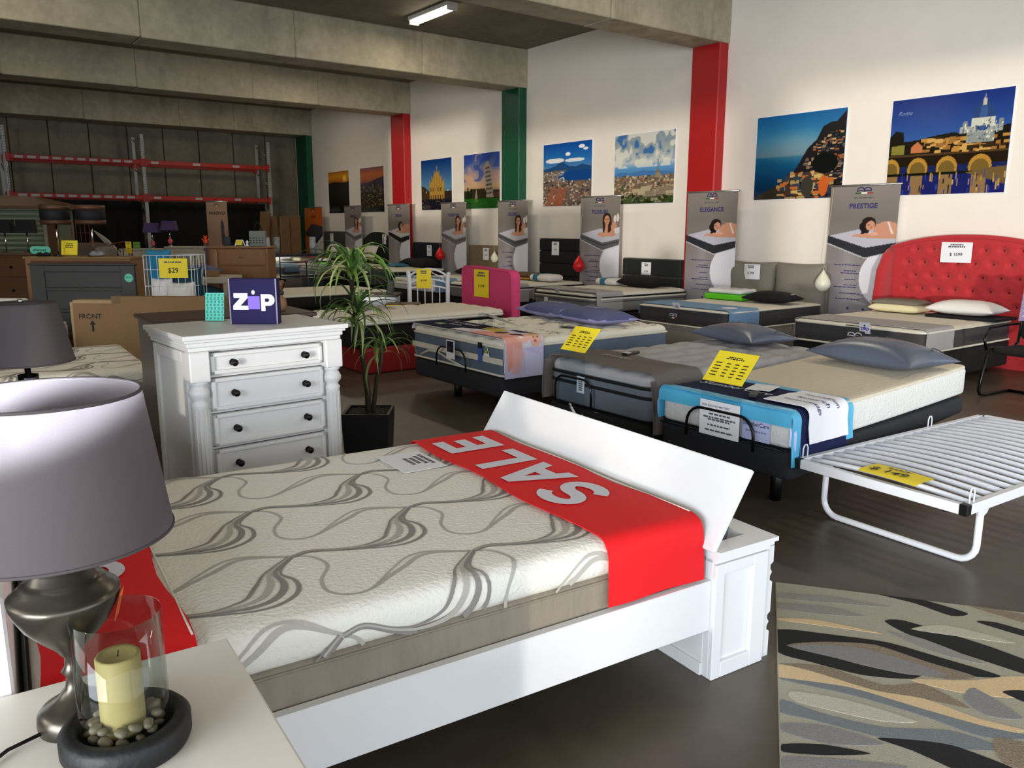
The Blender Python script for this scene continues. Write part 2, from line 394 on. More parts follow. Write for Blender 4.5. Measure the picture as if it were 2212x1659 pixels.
# beams with formwork joints, each cast section a piece
def beam(y0, y1, joints, x0=-6.0, x1=10.4):
    root = struct(MB().box(x0, x1, y0 + .02, y1 - .02, ZB + .03, ZC).build('ceiling_beam', 'beam_concrete'))
    xs = [x0] + joints + [x1]; dz = 0
    for i in range(len(xs) - 1):
        off = (i % 3 - 1) * .006
        MB().bbox(xs[i] + .006, xs[i + 1] - .006, y0 + off, y1, ZB + (i % 2) * .006, ZC - .005, .012, 1).build('beam_section', 'beam_concrete', root)
beam(-1.6, -1.0, [-3.5, -1, 1.5, 4, 6.5]); beam(2.55, 3.15, [-3.5, -1, 1.5, 4, 6.5, 8.5])
beam(8.43, 9.0, [-3.6, -1.0, 1.2, 3.4, 5.6, 7.93]); beam(13.44, 14.06, [-4, -1.6, .8, 3.17, 5.56, 7.98])
beam(18.14, 18.82, [-3, -.6, 1.8, 4.13, 6.48, 8.0]); beam(24.18, 25.0, [-3, -.6, 1.8, 4.15, 6.54, 8.04])
def pil(y0, y1, m, cl):
    struct(MB().bbox(10.2, 10.405, y0 + .02, y1, 0, ZB + .01, .015, 1).build('column', m))
pil(2.55, 3.15, 'green_paint', 0); pil(8.43, 9.0, 'red_paint', 0); pil(13.44, 14.06, 'green_paint', 0); pil(18.14, 18.82, 'red_paint', 0); pil(24.18, 25.0, 'green_paint', 0)

# fluorescent battens on the slab, one in view and its row
mat('tube_light', (1, 1, 1), .5, emit=(1, .95, .84), estr=14); mat('fitting_white', (.85, .85, .83), .5)
def batten(x, y, label, power=26):
    t = thing('ceiling_light', label, 'ceiling light', (x, y, 0), 0, 'fluorescent battens on the slab')
    MB().bbox(-.11, .11, -.62, .62, ZC - .07, ZC - .002, .012, 1).build('fitting', 'fitting_white', t)
    for s in (-.055, .055): MB().tube([(s, -.59, ZC - .1), (s, .59, ZC - .1)], .018, 8).build('light_tube', 'tube_light', t)
    for s in (-.6, .6): MB().box(-.09, .09, s - .015, s + .015, ZC - .13, ZC - .06).build('end_cap', 'fitting_white', t)
    ld = bpy.data.lights.new('batten_glow', 'AREA'); ld.shape = 'RECTANGLE'; ld.size = .2; ld.size_y = 1.2; ld.energy = power; ld.color = (1, .86, .66)
    o = bpy.data.objects.new('batten_glow', ld); COL.objects.link(o); o.parent = t; o.location = (0, 0, ZC - .15)
batten(7.35, 12.05, 'bright fluorescent batten under the concrete slab between the two nearest beams')
for x, y in ((1.5, 12.05), (7.35, 6.2), (1.5, 6.2), (7.35, 16.2), (1.5, 16.2), (7.35, 21.3), (1.5, 21.3), (7.35, .8), (-3, 6.2), (-3, 12.05)):
    batten(x, y, 'fluorescent batten hidden above the concrete beams', 42 if y < 10 and x > 5 else (34 if x > 5 else 7))

# ------------------------------------------------------------------ posters on the right wall
WALL = facing(-1, 0)
def poster(y0, y1, name_label, P, z0=2.02, z1=3.22):
    t = thing('city_poster', name_label, 'poster', (10.392, (y0 + y1) / 2, (z0 + z1) / 2), 0, 'city posters on the white wall')
    MB().box(-.004, .007, -(y1 - y0) / 2, (y1 - y0) / 2, -(z1 - z0) / 2, (z1 - z0) / 2).build('backing', 'white_paper', t)
    o = obj('printed_sheet', P.mesh('printed_sheet', (y1 - y0) - .02, (z1 - z0) - .02), 'print_gloss', t); o.matrix_local = Matrix.Translation((-.006, 0, 0)) @ WALL; return t
# u runs from the far (left) edge to the near (right) edge, v up
P = Paint(170, 144).grad([(0, (.06, .10, .25)), (.35, (.12, .18, .35)), (.55, (.20, .36, .62)), (1, (.07, .17, .46))])         # river and dome at dusk
for x, r in ((.04, .1), (.25, .09), (.5, .09), (.77, .1)):
    P.rect(x - r * .7, x + r * .7, .04, .34, (.66, .50, .22), .75)
for i in range(60): P.rect(P.r.rand(), 0, 0, 0, (0, 0, 0))
w1 = P.noise(40, 120); P.put((w1 > .55) * (P.V < .3), (.08, .10, .30), .6)
P.rect(0, 1, .30, .42, (.13, .09, .05))
for x, r in ((.03, .1), (.27, .11), (.52, .11), (.79, .115)):
    P.ell(x, .265, r * .8, .12, (.70, .52, .20)); P.ell(x, .25, r * .62, .09, (.45, .36, .16))
P.rect(0, 1, .40, .425, (.30, .22, .12)); P.rect(0, 1, .0, .2, (.10, .13, .38)); P.rect(0, 1, .2, .225, (.07, .08, .06))
for x, r in ((.04, .1), (.27, .09), (.52, .09), (.79, .1)): P.rect(x - r * .6, x + r * .6, .0, .2, (.66, .50, .24), .8)
P.poly([(.68, .21), (1, .08), (1, .26), (.8, .24)], (.42, .34, .2))
P.poly([(0, .42), (0, .62), (.05, .68), (.12, .66), (.13, .56), (.25, .57), (.4, .6), (.55, .62), (.62, .6), (.75, .6), (1, .66), (1, .42)], (.10, .09, .06))
P.speck(.3, .98, .43, .56, [(.72, .52, .24), (.60, .42, .2), (.80, .62, .34), (.2, .14, .08)], 90, .07, .05)
P.poly([(.2, .44), (.2, .5), (.25, .55), (.3, .5), (.3, .44)], (.75, .45, .28)); P.poly([(.02, .43), (.02, .52), (.14, .53), (.14, .43)], (.62, .58, .25), .8)
P.rect(.66, .88, .5, .62, (.55, .57, .55)); P.rect(.6, .94, .6, .66, (.62, .64, .62)); P.rect(.69, .87, .65, .74, (.80, .80, .74)); P.rect(.70, .86, .73, .76, (.45, .70, .85))
P.ell(.78, .75, .08, .14, (.16, .26, .45)); P.ell(.78, .75, .03, .14, (.22, .34, .55)); P.rect(.70, .86, .66, .735, (.78, .78, .72)); P.rect(.765, .795, .86, .92, (.75, .72, .66)); P.poly([(.772, .91), (.78, .97), (.788, .91)], (.7, .68, .62))
for x in (.64, .92): P.ell(x, .68, .02, .04, (.5, .52, .52))
P.speck(.62, .94, .52, .72, [(.35, .38, .4), (.85, .84, .76)], 60, .012, .03); P.speck(0, 1, .02, .2, [(.75, .6, .3), (.06, .08, .22), (.2, .25, .6)], 60, .012, .09)
p8_ = poster(4.31, 5.77, 'poster of a floodlit dome and arched bridge by a river at dusk', P)
MB().xf(text_mb('Rome', .075, -.004, shear=.35), Matrix.Translation((-.009, .55, .42)) @ WALL).build('poster_lettering', 'grey_runner_ink', p8_)
P = Paint(160, 136).grad([(0, (.02, .12, .24)), (.3, (.05, .27, .42)), (.5, (.10, .37, .52)), (.52, (.38, .50, .56)), (.7, (.25, .52, .66)), (1, (.05, .36, .60))])  # cliff town by the sea
P.ell(.5, .62, .5, .22, (.55, .64, .66), .5, soft=.8)
P.poly([(.36, 0), (.42, .25), (.52, .42), (.6, .58), (.7, .68), (.76, .82), (.84, .86), (.9, .86), (1, .98), (1, 0)], (.12, .11, .12))
def ms(x, y): return y < min(.9, -.62 + 1.75 * x + .02) and x < 1
P.speck(.4, 1, .05, .76, [(.55, .45, .34), (.72, .60, .44), (.36, .33, .32), (.20, .22, .26), (.62, .36, .2), (.10, .10, .11), (.13, .15, .12)], 420, .05, .028, ms)
P.poly([(.0, 0), (.0, .02), (.36, .22), (.46, .24), (.5, 0)], (.20, .18, .14)); P.speck(.3, .9, .0, .3, [(.74, .42, .2), (.66, .56, .36), (.2, .24, .3), (.3, .2, .14), (.8, .66, .4), (.16, .2, .28)], 160, .08, .05)
P.ell(.80, .14, .05, .12, (.78, .38, .16)); P.ell(.62, .14, .07, .12, (.22, .22, .18)); P.rect(.74, .87, .3, .34, (.07, .08, .07)); P.ell(.8, .40, .14, .12, (.07, .08, .08))
poster(6.38, 7.84, 'poster of a cliffside town above blue sea at twilight', P)
P = Paint(120, 110).grad([(0, (.30, .34, .26)), (.18, (.45, .40, .32)), (.38, (.50, .44, .38)), (.42, (.30, .52, .72)), (.52, (.40, .62, .82)), (.6, (.80, .82, .80)), (.8, (.62, .66, .66)), (1, (.55, .60, .64))])  # city with spire
nz = P.noise(9, 8) * .6 + P.noise(22, 18) * .4
P.put(((nz > .52) * (P.V > .52)) * 1., (.90, .89, .84), .8); P.put(((nz < .40) * (P.V > .6)), (.45, .56, .66), .5); P.put((nz < .33) * (P.V > .7), (.18, .40, .68), .8)
P.poly([(0, .42), (.1, .46), (.3, .44), (.5, .47), (.8, .45), (1, .43), (1, .40), (0, .40)], (.28, .48, .70))
P.speck(0, 1, .06, .40, [(.62, .46, .36), (.72, .62, .50), (.50, .36, .28), (.80, .74, .62), (.40, .38, .34), (.28, .30, .22)], 420, .05, .03); P.rect(0, 1, 0, .1, (.20, .27, .13), .8); P.speck(0, 1, 0, .12, [(.25, .33, .15), (.16, .2, .1), (.6, .56, .48)], 60, .07, .05)
P.speck(.35, .95, .12, .25, [(.66, .62, .50), (.72, .66, .54), (.55, .5, .42)], 16, .2, .1)
P.rect(.70, .78, .36, .43, (.60, .54, .44)); P.poly([(.70, .43), (.74, .50), (.78, .43)], (.50, .46, .38)); P.poly([(.732, .49), (.74, .63), (.748, .49)], (.25, .25, .27))
poster(9.43, 10.87, 'poster of a city with a tall thin spire under white clouds', P)
P = Paint(110, 110).grad([(0, (.35, .26, .20)), (.3, (.42, .36, .32)), (.5, (.16, .38, .60)), (.62, (.32, .52, .72)), (.72, (.16, .46, .74)), (1, (.05, .30, .64))])  # bay with volcano
P.poly([(0, .60), (.15, .62), (.3, .66), (.36, .72), (.42, .70), (.55, .63), (.7, .62), (.8, .65), (1, .61), (1, .56), (0, .55)], (.13, .30, .50)); P.ell(.25, .73, .2, .04, (.92, .93, .93)); P.ell(.66, .72, .2, .03, (.9, .92, .94)); P.ell(.52, .82, .05, .03, (.95, .96, .97)); P.ell(.8, .92, .06, .03, (.95, .96, .97)); P.ell(.88, .88, .05, .02, (.9, .94, .97))
P.poly([(0, .56), (.5, .58), (.35, .52), (.3, .42), (.5, .38), (.8, .4), (1, .36), (1, 0), (0, 0)], (.44, .38, .34)); P.poly([(.32, .45), (.5, .55), (1, .56), (1, .4), (.6, .40)], (.07, .28, .55))
P.speck(0, 1, .0, .40, [(.60, .42, .32), (.70, .60, .50), (.36, .30, .28), (.80, .74, .66), (.22, .2, .2)], 300, .05, .03); P.speck(0, .45, .4, .55, [(.7, .66, .6), (.5, .46, .42), (.82, .8, .76)], 120, .03, .015)
for x in (.05, .2, .3): P.poly([(x, 0), (x + .12, .3), (x + .2, .3), (x + .12, 0)], (.62, .36, .26), .9)
poster(11.46, 12.9, 'poster of a blue bay with a volcano behind rooftops', P)
P = Paint(90, 90).grad([(0, (.10, .30, .08)), (.2, (.14, .36, .10)), (.21, (.30, .24, .16)), (.4, (.80, .66, .48)), (.55, (.68, .62, .62)), (1, (.16, .28, .60))])  # leaning tower
nz = P.noise(7, 9); P.put((nz > .6) * (P.V > .35), (.80, .62, .55), .55); P.put((nz < .35) * (P.V > .5), (.14, .26, .6), .6); P.poly([(0, .66), (.2, .6), (.4, .45), (.3, .42), (0, .55)], (.86, .68, .5), .6)
P.rect(0, 1, .19, .33, (.10, .12, .06), .8); P.rect(.2, .6, .2, .36, (.20, .17, .10)); P.rect(.85, 1, .2, .3, (.34, .22, .16))
P.poly([(.64, .2), (.60, .78), (.63, .84), (.70, .85), (.73, .78), (.84, .2)], (.62, .58, .52))
for i in range(7): P.poly([(.635 - i * .005, .26 + i * .075), (.635 - i * .005, .285 + i * .075), (.82 - i * .014, .30 + i * .075), (.82 - i * .014, .275 + i * .075)], (.30, .28, .26))
P.poly([(.30, .12), (.36, .4), (.40, .12)], (.6, .55, .45)); P.rect(.10, .13, .2, .4, (.05, .1, .04)); P.rect(.18, .22, .2, .38, (.05, .1, .04)); P.rect(0, 1, 0, .18, (.13, .38, .10), .6)
poster(14.37, 15.77, 'poster of a leaning white tower on a green lawn', P)
P = Paint(80, 90).grad([(0, (.05, .07, .12)), (.2, (.10, .11, .14)), (.28, (.34, .40, .42)), (.45, (.36, .56, .70)), (1, (.03, .20, .46))])  # gothic facade
P.poly([(0, .22), (0, .5), (.12, .46), (.28, .36), (.28, .22)], (.26, .20, .12)); P.rect(.75, 1, .22, .36, (.20, .16, .12)); P.rect(0, 1, 0, .2, (.08, .09, .14)); P.speck(0, 1, 0, .2, [(.16, .17, .22), (.06, .06, .1), (.4, .34, .2)], 60, .1, .02)
P.poly([(.28, .22), (.28, .52), (.38, .6), (.44, .7), (.52, .78), (.6, .7), (.68, .6), (.76, .52), (.76, .22)], (.74, .58, .26))
for x, h in ((.28, .6), (.36, .67), (.44, .77), (.52, .86), (.60, .77), (.68, .67), (.76, .6)): P.rect(x - .012, x + .012, .22, h - .03, (.62, .46, .2)); P.poly([(x - .014, h - .04), (x, h + .03), (x + .014, h - .04)], (.66, .52, .28))
for x in (.32, .4, .48, .56, .64, .72): P.rect(x - .014, x + .014, .22, .3, (.22, .15, .06)); P.rect(x - .01, x + .01, .36, .44, (.34, .25, .1))
P.ell(.88, .38, .015, .015, (.95, .95, .9)); P.ell(.17, .36, .015, .015, (.95, .85, .6))
poster(16.27, 17.67, 'poster of a golden gothic cathedral facade under blue sky', P)
P = Paint(64, 80).grad([(0, (.06, .10, .09)), (.2, (.16, .17, .13)), (.55, (.22, .20, .20)), (.62, (.28, .25, .30)), (.7, (.66, .38, .28)), (.85, (.80, .44, .26)), (1, (.50, .34, .36))])
P.poly([(0, .55), (.2, .66), (.45, .68), (.7, .74), (1, .78), (1, .45), (0, .45)], (.26, .24, .30)); P.speck(0, 1, .12, .6, [(.46, .36, .2), (.20, .18, .15), (.60, .50, .26), (.12, .13, .12), (.34, .28, .22)], 220, .06, .03); P.rect(.58, .64, .5, .68, (.20, .17, .18)); P.rect(0, 1, 0, .1, (.05, .12, .12), .8)
poster(19.6, 21.0, 'poster of a hazy orange sunset over a dark city', P)
P = Paint(60, 80).grad([(0, (.05, .045, .03)), (.45, (.10, .09, .06)), (.68, (.20, .14, .09)), (.74, (.66, .38, .08)), (.88, (.90, .60, .12)), (1, (.70, .42, .10))])
P.poly([(0, .72), (.25, .76), (.5, .74), (.75, .72), (1, .74), (1, .5), (0, .5)], (.13, .10, .08)); P.ell(.8, .82, .14, .11, (1, .86, .30), soft=.7); P.speck(0, 1, .05, .5, [(.10, .09, .07), (.16, .12, .07), (.04, .04, .03)], 80, .08, .04)
poster(21.7, 23.1, 'poster of a yellow sun setting over dark hills', P)
# ------------------------------------------------------------------ roll-up banners
SK = (.80, .58, .47)
def banner_paint(kind, nx=84, ny=200):
    if kind == 'orange':
        P = Paint(nx, ny).grad([(0, (.80, .36, .10)), (.6, (.86, .40, .12)), (1, (.80, .46, .20))])
        P.put(P.U * .5, (.78, .30, .06)); P.ell(1.02, .43, .5, .2, (.88, .87, .84)); 
        P.poly([(.02, .66), (.4, .78), (1, .74), (1, .66), (.62, .56)], (.26, .26, .29)); P.poly([(.02, .66), (.02, .62), (.62, .5), (1, .62), (1, .66), (.62, .56)], (.18, .18, .2))
        for i in range(6): P.poly([(.35 + i * .1, .745), (.37 + i * .1, .745), (.42 + i * .1, .70), (.40 + i * .1, .70)], (.16, .16, .18))
        return P
    if kind == 'gold':
        P = Paint(nx, ny).grad([(0, (.42, .34, .27)), (.5, (.60, .46, .34)), (1, (.66, .50, .37))])
        P.poly([(0, .42), (1, .60), (1, .38), (0, .30)], (.72, .62, .53)); P.poly([(0, .38), (0, .2), (1, .32), (1, .4)], (.36, .29, .24)); P.ell(.72, .72, .08, .08, (.16, .1, .08)); P.ell(.74, .58, .09, .12, (.20, .14, .12)); P.ell(.6, .48, .2, .04, (.6, .42, .33)); return P
    P = Paint(nx, ny).grad([(0, (.60, .59, .62)), (.35, (.56, .54, .56)), (.6, (.53, .50, .49)), (.8, (.48, .455, .43)), (1, (.54, .51, .48))])
    P.put(np.exp(-((P.U - .35) / .12) ** 2) * (P.V < .62), (.70, .69, .71), .35); P.put(np.exp(-((P.U - .75) / .1) ** 2) * (P.V < .55), (.45, .44, .46), .3)
    dark = kind in ('rest_dark', 'bare'); side = (.17, .18, .20) if kind == 'rest_dark' else ((.09, .09, .10) if kind == 'bare' else ((.36, .36, .38) if kind == 'prop' else (.45, .43, .43)))
    top = (.74, .74, .79) if kind != 'bare' else (.82, .81, .80)
    P.ell(1.02, .43, .5, .2, (.90, .90, .94)); P.poly([(.55, .62), (.62, .55), (1, .62), (1, .70), (.5, .70)], (.5, .48, .48))
    P.poly([(0, .685), (.52, .735), (1, .735), (1, .645), (.58, .612)], top)
    P.poly([(0, .69), (.58, .615), (1, .65), (1, .60), (.58, .55), (0, .64)], side)
    P.poly([(0, .642), (.58, .552), (1, .602), (1, .596), (.58, .546), (0, .636)], (.82, .82, .85))
    if kind == 'prop' or kind == 'prop_grey': P.poly([(0, .672), (.58, .597), (1, .632), (1, .626), (.58, .591), (0, .666)], (.12, .12, .13))
    if kind in ('rest_dark', 'bare'):
        P.poly([(.66, .72), (.78, .775), (.9, .78), (1, .765), (1, .70), (.7, .70)], SK); P.ell(.8, .745, .12, .022, SK)
        P.ell(.60, .765, .105, .042, (.13, .08, .07)); P.ell(.54, .735, .06, .04, (.10, .06, .06), rot=.6); P.poly([(.48, .70), (.56, .74), (.62, .70), (.60, .69)], (.10, .06, .06))
        P.ell(.625, .752, .062, .030, SK, rot=-.5); P.ell(.60, .757, .016, .004, (.3, .16, .13)); P.ell(.635, .742, .015, .005, (.70, .26, .25))
        P.poly([(.36, .685), (.40, .697), (.75, .712), (1, .70), (1, .672), (.6, .675)], SK); P.poly([(.58, .70), (.7, .715), (.76, .70), (.7, .69)], (.86, .66, .56))
        if kind == 'rest_dark': P.poly([(.86, .775), (.885, .775), (.96, .70), (.93, .70)], (.90, .86, .84))
    else:
        P.ell(.88, .815, .035, .03, (.92, .86, .83)); P.ell(.95, .825, .03, .035, (.92, .86, .83)); P.poly([(.72, .74), (.8, .79), (.92, .78), (.95, .70), (.7, .69)], SK); P.poly([(.82, .73), (1, .75), (1, .70), (.85, .695)], (.86, .84, .86))
        P.ell(.68, .815, .105, .052, (.20, .12, .09)); P.poly([(.57, .815), (.59, .70), (.70, .68), (.82, .73), (.79, .82)], (.22, .13, .10)); P.ell(.685, .805, .065, .038, SK); P.ell(.665, .81, .016, .004, (.25, .14, .12)); P.ell(.712, .81, .016, .004, (.25, .14, .12)); P.ell(.69, .788, .024, .006, (.75, .35, .33))
        P.poly([(.42, .682), (.50, .70), (.8, .70), (.84, .67), (.55, .665)], SK); P.poly([(.62, .69), (.655, .775), (.71, .775), (.71, .69)], SK); P.poly([(.78, .76), (.84, .76), (.90, .68), (.82, .67)], SK)
    return P
def book_logo(w_, m):
    """two open arcs side by side over a thin three-part bar"""
    b = MB(); r = w_ * .25
    for cx in (-.25 * w_, .25 * w_):
        pts = [(cx - r * .95, 0, 0)] + [(cx - r * .95 + (1 - math.cos(a)) * r * .95, math.sin(a) * r * .62 + r * .45, 0) for a in np.linspace(0, PI, 11)] + [(cx + r * .95, 0, 0)]
        b.tube([(p[0], p[1], 0) for p in pts], w_ * .035, 4)
        b.tube([(cx - r, r * .12, 0), (cx, r * .30, 0), (cx + r, r * .12, 0)], w_ * .03, 4)
    b.deform(lambda x, y, z: (x, y, z * .02)); return b
mat('flag_green', (.16, .36, .20), .5); mat('flag_white', (.95, .95, .93), .5); mat('flag_red', (.62, .20, .20), .5); mat('banner_alu', (.72, .72, .72), .3, .8)
def banner(x, yl, yr, h, title, kind, label, fine=True, tcol='navy_ink', rz=None, xr=None, cas=.1):
    """yl far (left) edge, yr near (right) edge"""
    xr = x if xr is None else xr
    c = ((x + xr) / 2, (yl + yr) / 2); w_ = math.hypot(yl - yr, x - xr); d = Vector((xr - x, yr - yl, 0)).normalized()
    t = thing('roll_up_banner', label, 'banner', (c[0], c[1], 0), 0, 'roll-up banners along the wall')
    F = Matrix((d, Vector((0, 0, 1)), d.cross(Vector((0, 0, 1))))).transposed().to_4x4()
    def add(mb, name, m, par=t, at=(0, 0, 0), fix=True):
        o = mb.build(name, m, par, fix); o.matrix_local = F @ Matrix.Translation(at) if par is t else Matrix.Translation(at); return o
    add(MB().box(-w_ / 2, w_ / 2, .06, h - .02, -.002, 0), 'banner_sheet', 'white_paper')
    o = obj('printed_face', banner_paint(kind, 96 if fine else 40, 220 if fine else 100).mesh('printed_face', w_, h - .08), 'print', t); o.matrix_local = F @ Matrix.Translation((0, h / 2 + .02, .0015))
    add(MB().tube([(-w_ / 2 - .02, h - .015, 0), (w_ / 2 + .02, h - .015, 0)], .014, 8), 'top_rail', 'banner_alu')
    add(MB().bbox(-w_ / 2 - .02, w_ / 2 + .02, 0, .08, -.8 * cas, cas, .02, 2), 'cassette', 'banner_alu')
    add(MB().tube([(0, .05, -.03), (0, h - .02, -.015)], .008, 6), 'support_pole', 'banner_alu')
    lg = add(book_logo(w_ * .2, 0), 'logo', tcol, t, (0, h * .955, .004))
    for i, m in enumerate(('flag_green', 'flag_white', 'flag_red')): add(MB().box(-.13 + i * .087, -.045 + i * .087, 0, .018, 0, .0006).deform(lambda a, b2, c2: (a * w_, b2, c2)), 'logo_stripe', m, t, (0, h * .942, .003))
    if fine: add(lines_mb(w_ * .52, .02, 1, 3, .3), 'tagline', 'grey_ink', t, (0, h * .918, .003))
    add(text_mb(title, h * .042 if len(title) > 6 else h * .044, .03, sp=1.05), 'title_lettering', tcol, t, (.0 * w_, h * .868, .003))
    if fine:
        b = MB()
        for i, (v, wd, rt) in enumerate(((.512, .42, .54), (.476, .28, .52), (.462, .28, .52), (.423, .25, .52), (.389, .28, .54), (.375, .42, .54), (.337, .35, .58), (.302, .5, .62))):
            b.xf(lines_mb(w_ * wd, .014, 1, i, .2, fill=1), Matrix.Translation(((rt - wd / 2 - .5) * w_, h * v, 0)))
        add(b, 'small_print', 'navy_ink', t, (0, 0, .003))
        b = MB()
        for x_ in (.39, .62, .74, .86): b.xf(MB().prism([(.018 * math.cos(a), .018 * math.sin(a)) for a in np.linspace(0, 2 * PI, 7)[:-1]], 0, .0005), Matrix.Translation(((x_ - .5) * w_, h * .245, 0)))
        add(b, 'print_icons', 'navy_ink', t, (0, 0, .003))
    return t
BX = 10.1
def bann(yl96, yr96, z96, title, kind, label, fine, xr=None, X=None, **k):
    X = X or BX; s = X / 9.6
    return banner(X, yl96 * s, yr96 * s, 1.6 + (z96 - 1.6) * s, title, kind, label, fine, xr=xr, **k)
bann(6.05, 5.14, 2.15, 'PRESTIGE', 'rest_dark', 'tall grey roll-up banner headed PRESTIGE beside the red headboard', True, X=10.31, cas=.05)
bann(8.43, 7.5, 2.15, 'ELEGANCE', 'rest_dark', 'tall grey roll-up banner headed ELEGANCE below the red column', True)
bann(10.86, 9.88, 2.15, 'PLEASURE', 'prop', 'tall grey roll-up banner headed PLEASURE between two dark headboards', True)
bann(13.34, 12.37, 2.14, 'GLORY', 'prop', 'tall grey roll-up banner headed GLORY below the green column', True)
bann(15.49, 14.5, 2.15, 'POSEIDON', 'prop_grey', 'grey roll-up banner headed POSEIDON in front of the tower poster', False)
bann(17.95, 16.9, 2.165, 'SIRENA', 'bare', 'grey roll-up banner headed SIRENA below the far red column', False)
bann(20.4, 19.4, 2.18, 'NINOS', 'prop_grey', 'grey roll-up banner headed NINOS between the two sunset posters', False)
bann(23.1, 21.85, 2.19, 'ACTIVE', 'orange', 'orange roll-up banner headed ACTIVE at the far end of the wall', False, tcol='ink')
banner(6.0, 20.45, 20.2, 2.235, 'NUOVO', 'gold', 'tan roll-up banner standing in the dark under the pallet rack', False, tcol='ink', xr=6.42)

# ------------------------------------------------------------------ price tags
def price_tag(parent, M, w_, h, price, yellow=False, curl=.0, small=True):
    """a printed card; M places its local print plane"""
    g = [[((i / 6 - .5) * w_, (j / 4 - .5) * h, curl * ((i / 6 - .5) ** 2 * 4)) for i in range(7)] for j in range(5)]
    b = MB().grid(g); b.grid([[(x, y, z - .0015) for x, y, z in r] for r in g], True, True)
    o = b.build('price_card', 'yellow_paper' if yellow else 'white_paper', parent, False); o.matrix_local = M
    cz = .003 + curl
    p = text_mb('$ ' + price if price else '', min(h * .27, w_ * .9 / (len(price) + 2)), .01).deform(lambda x, y, z: (x, y - h * .1, z + cz * (1 if not curl else (abs(x / w_) ** 2 * 4 * curl + .003) / cz)))
    p.build('price_lettering', 'ink', o)
    q = lines_mb(w_ * .75, h * .2, 2, len(price), .35).deform(lambda x, y, z: (x, y + h * .33, z + (abs(x / w_) ** 2 * 4 * curl + .002)))
    q.build('heading_print', 'grey_ink', o)
    return o
# ------------------------------------------------------------------ bedding helpers (local frame: x from foot to head, y across, z up; origin at the foot centre on the floor)
def loop_xy(L, W, r, z, n=5): return [(a + L / 2, b_, z) for a, b_ in rrect(L, W, r, n)]
def quilt(px, py, d): return lambda x, y: d * (abs(math.sin(PI * (x / px + y / py))) * abs(math.sin(PI * (x / px - y / py)))) ** .5
def mattress(label, loc, rz, L, W, z0, z1, side, top, topz=.05, q=None, pipes=(), n=(30, 22, 3), rp=.09, bend=None, rv=.03, cat='mattress', group=None):
    t = thing('mattress', label, cat, (loc[0], loc[1], 0), rz, group)
    b = softbox(L, W, z1 - z0 - topz * .5, rp, rv, (16, 12, 2)).deform(lambda x, y, z: (x + L / 2, y, z + z0))
    b2 = softbox(L - .008, W - .008, topz + .012, rp, min(.035, topz * .6), n, q).deform(lambda x, y, z: (x + L / 2, y, z + z1 - topz - .012))
    if bend: b.deform(bend); b2.deform(bend)
    b.build('mattress_border', side, t); b2.build('quilted_top', top, t)
    for z, r, m in pipes:
        p = loop_xy(L + .004, W + .004, rp, z)
        if bend: p = [bend(*a) for a in p]
        MB().tube(p, r, 6, True).build('piping', m, t)
    return t
def base(label, loc, rz, L, W, z0, z1, m, legs=None, lm='black_plastic', name='divan_bed', r=.03, legr=.03, inset=.0, bend=None):
    t = thing(name, label, 'bed base', (loc[0], loc[1], 0), rz)
    b = softbox(L - 2 * inset, W - 2 * inset, z1 - z0, .05, r, (14, 8, 2)).deform(lambda x, y, z: (x + L / 2, y, z + z0))
    if bend: b.deform(bend)
    b.build('upholstered_base', m, t)
    for x, y in (legs or []):
        MB().lathe([(legr, 0), (legr, z0 + .01)], 12, (x, y, 0)).build('leg', lm, t)
    return t
def pillow_mb(sx, sy, sz, n=16, pinch=.12, p=2.6, sag=0):
    pts_t, pts_b = [], []
    for j in range(n + 1):
        rt, rb = [], []
        for i in range(n + 1):
            u = -math.cos(PI * i / n); v = -math.cos(PI * j / n)
            f = max(0, (1 - abs(u) ** p)) * max(0, (1 - abs(v) ** p)); f = f ** .5
            x = u * sx / 2 * (1 - pinch * (1 - v * v) * abs(u)); y = v * sy / 2 * (1 - pinch * (1 - u * u) * abs(v))
            rt.append((x, y, sz * .62 * f + sz * .38)); rb.append((x, y, sz * .38 - sz * .38 * f))
        pts_t.append(rt); pts_b.append(rb)
    b = MB().grid(pts_t); b.grid(pts_b, True, True); return weld(b)
def pillow(label, loc, rz, sx, sy, sz, m, seam=None, name='pillow', cat='pillow', rx=0, ry=0, p=2.6, pinch=.1, group=None):
    t = thing(name, label, cat, loc, rz, group, rx, ry)
    o = pillow_mb(sx, sy, sz, 16, pinch, p).build('pillow_body', m, t)
    if seam:
        pts = []
        for k in range(48):
            a = 2 * PI * k / 48; u = max(-1, min(1, 1.42 * math.cos(a))); v = max(-1, min(1, 1.42 * math.sin(a)))
            pts.append((u * sx / 2 * (1 - pinch * (1 - v * v) * abs(u)), v * sy / 2 * (1 - pinch * (1 - u * u) * abs(v)), sz * .38))
        MB().tube(pts, .006, 5, True).build('seam_piping', seam, t)
    return t
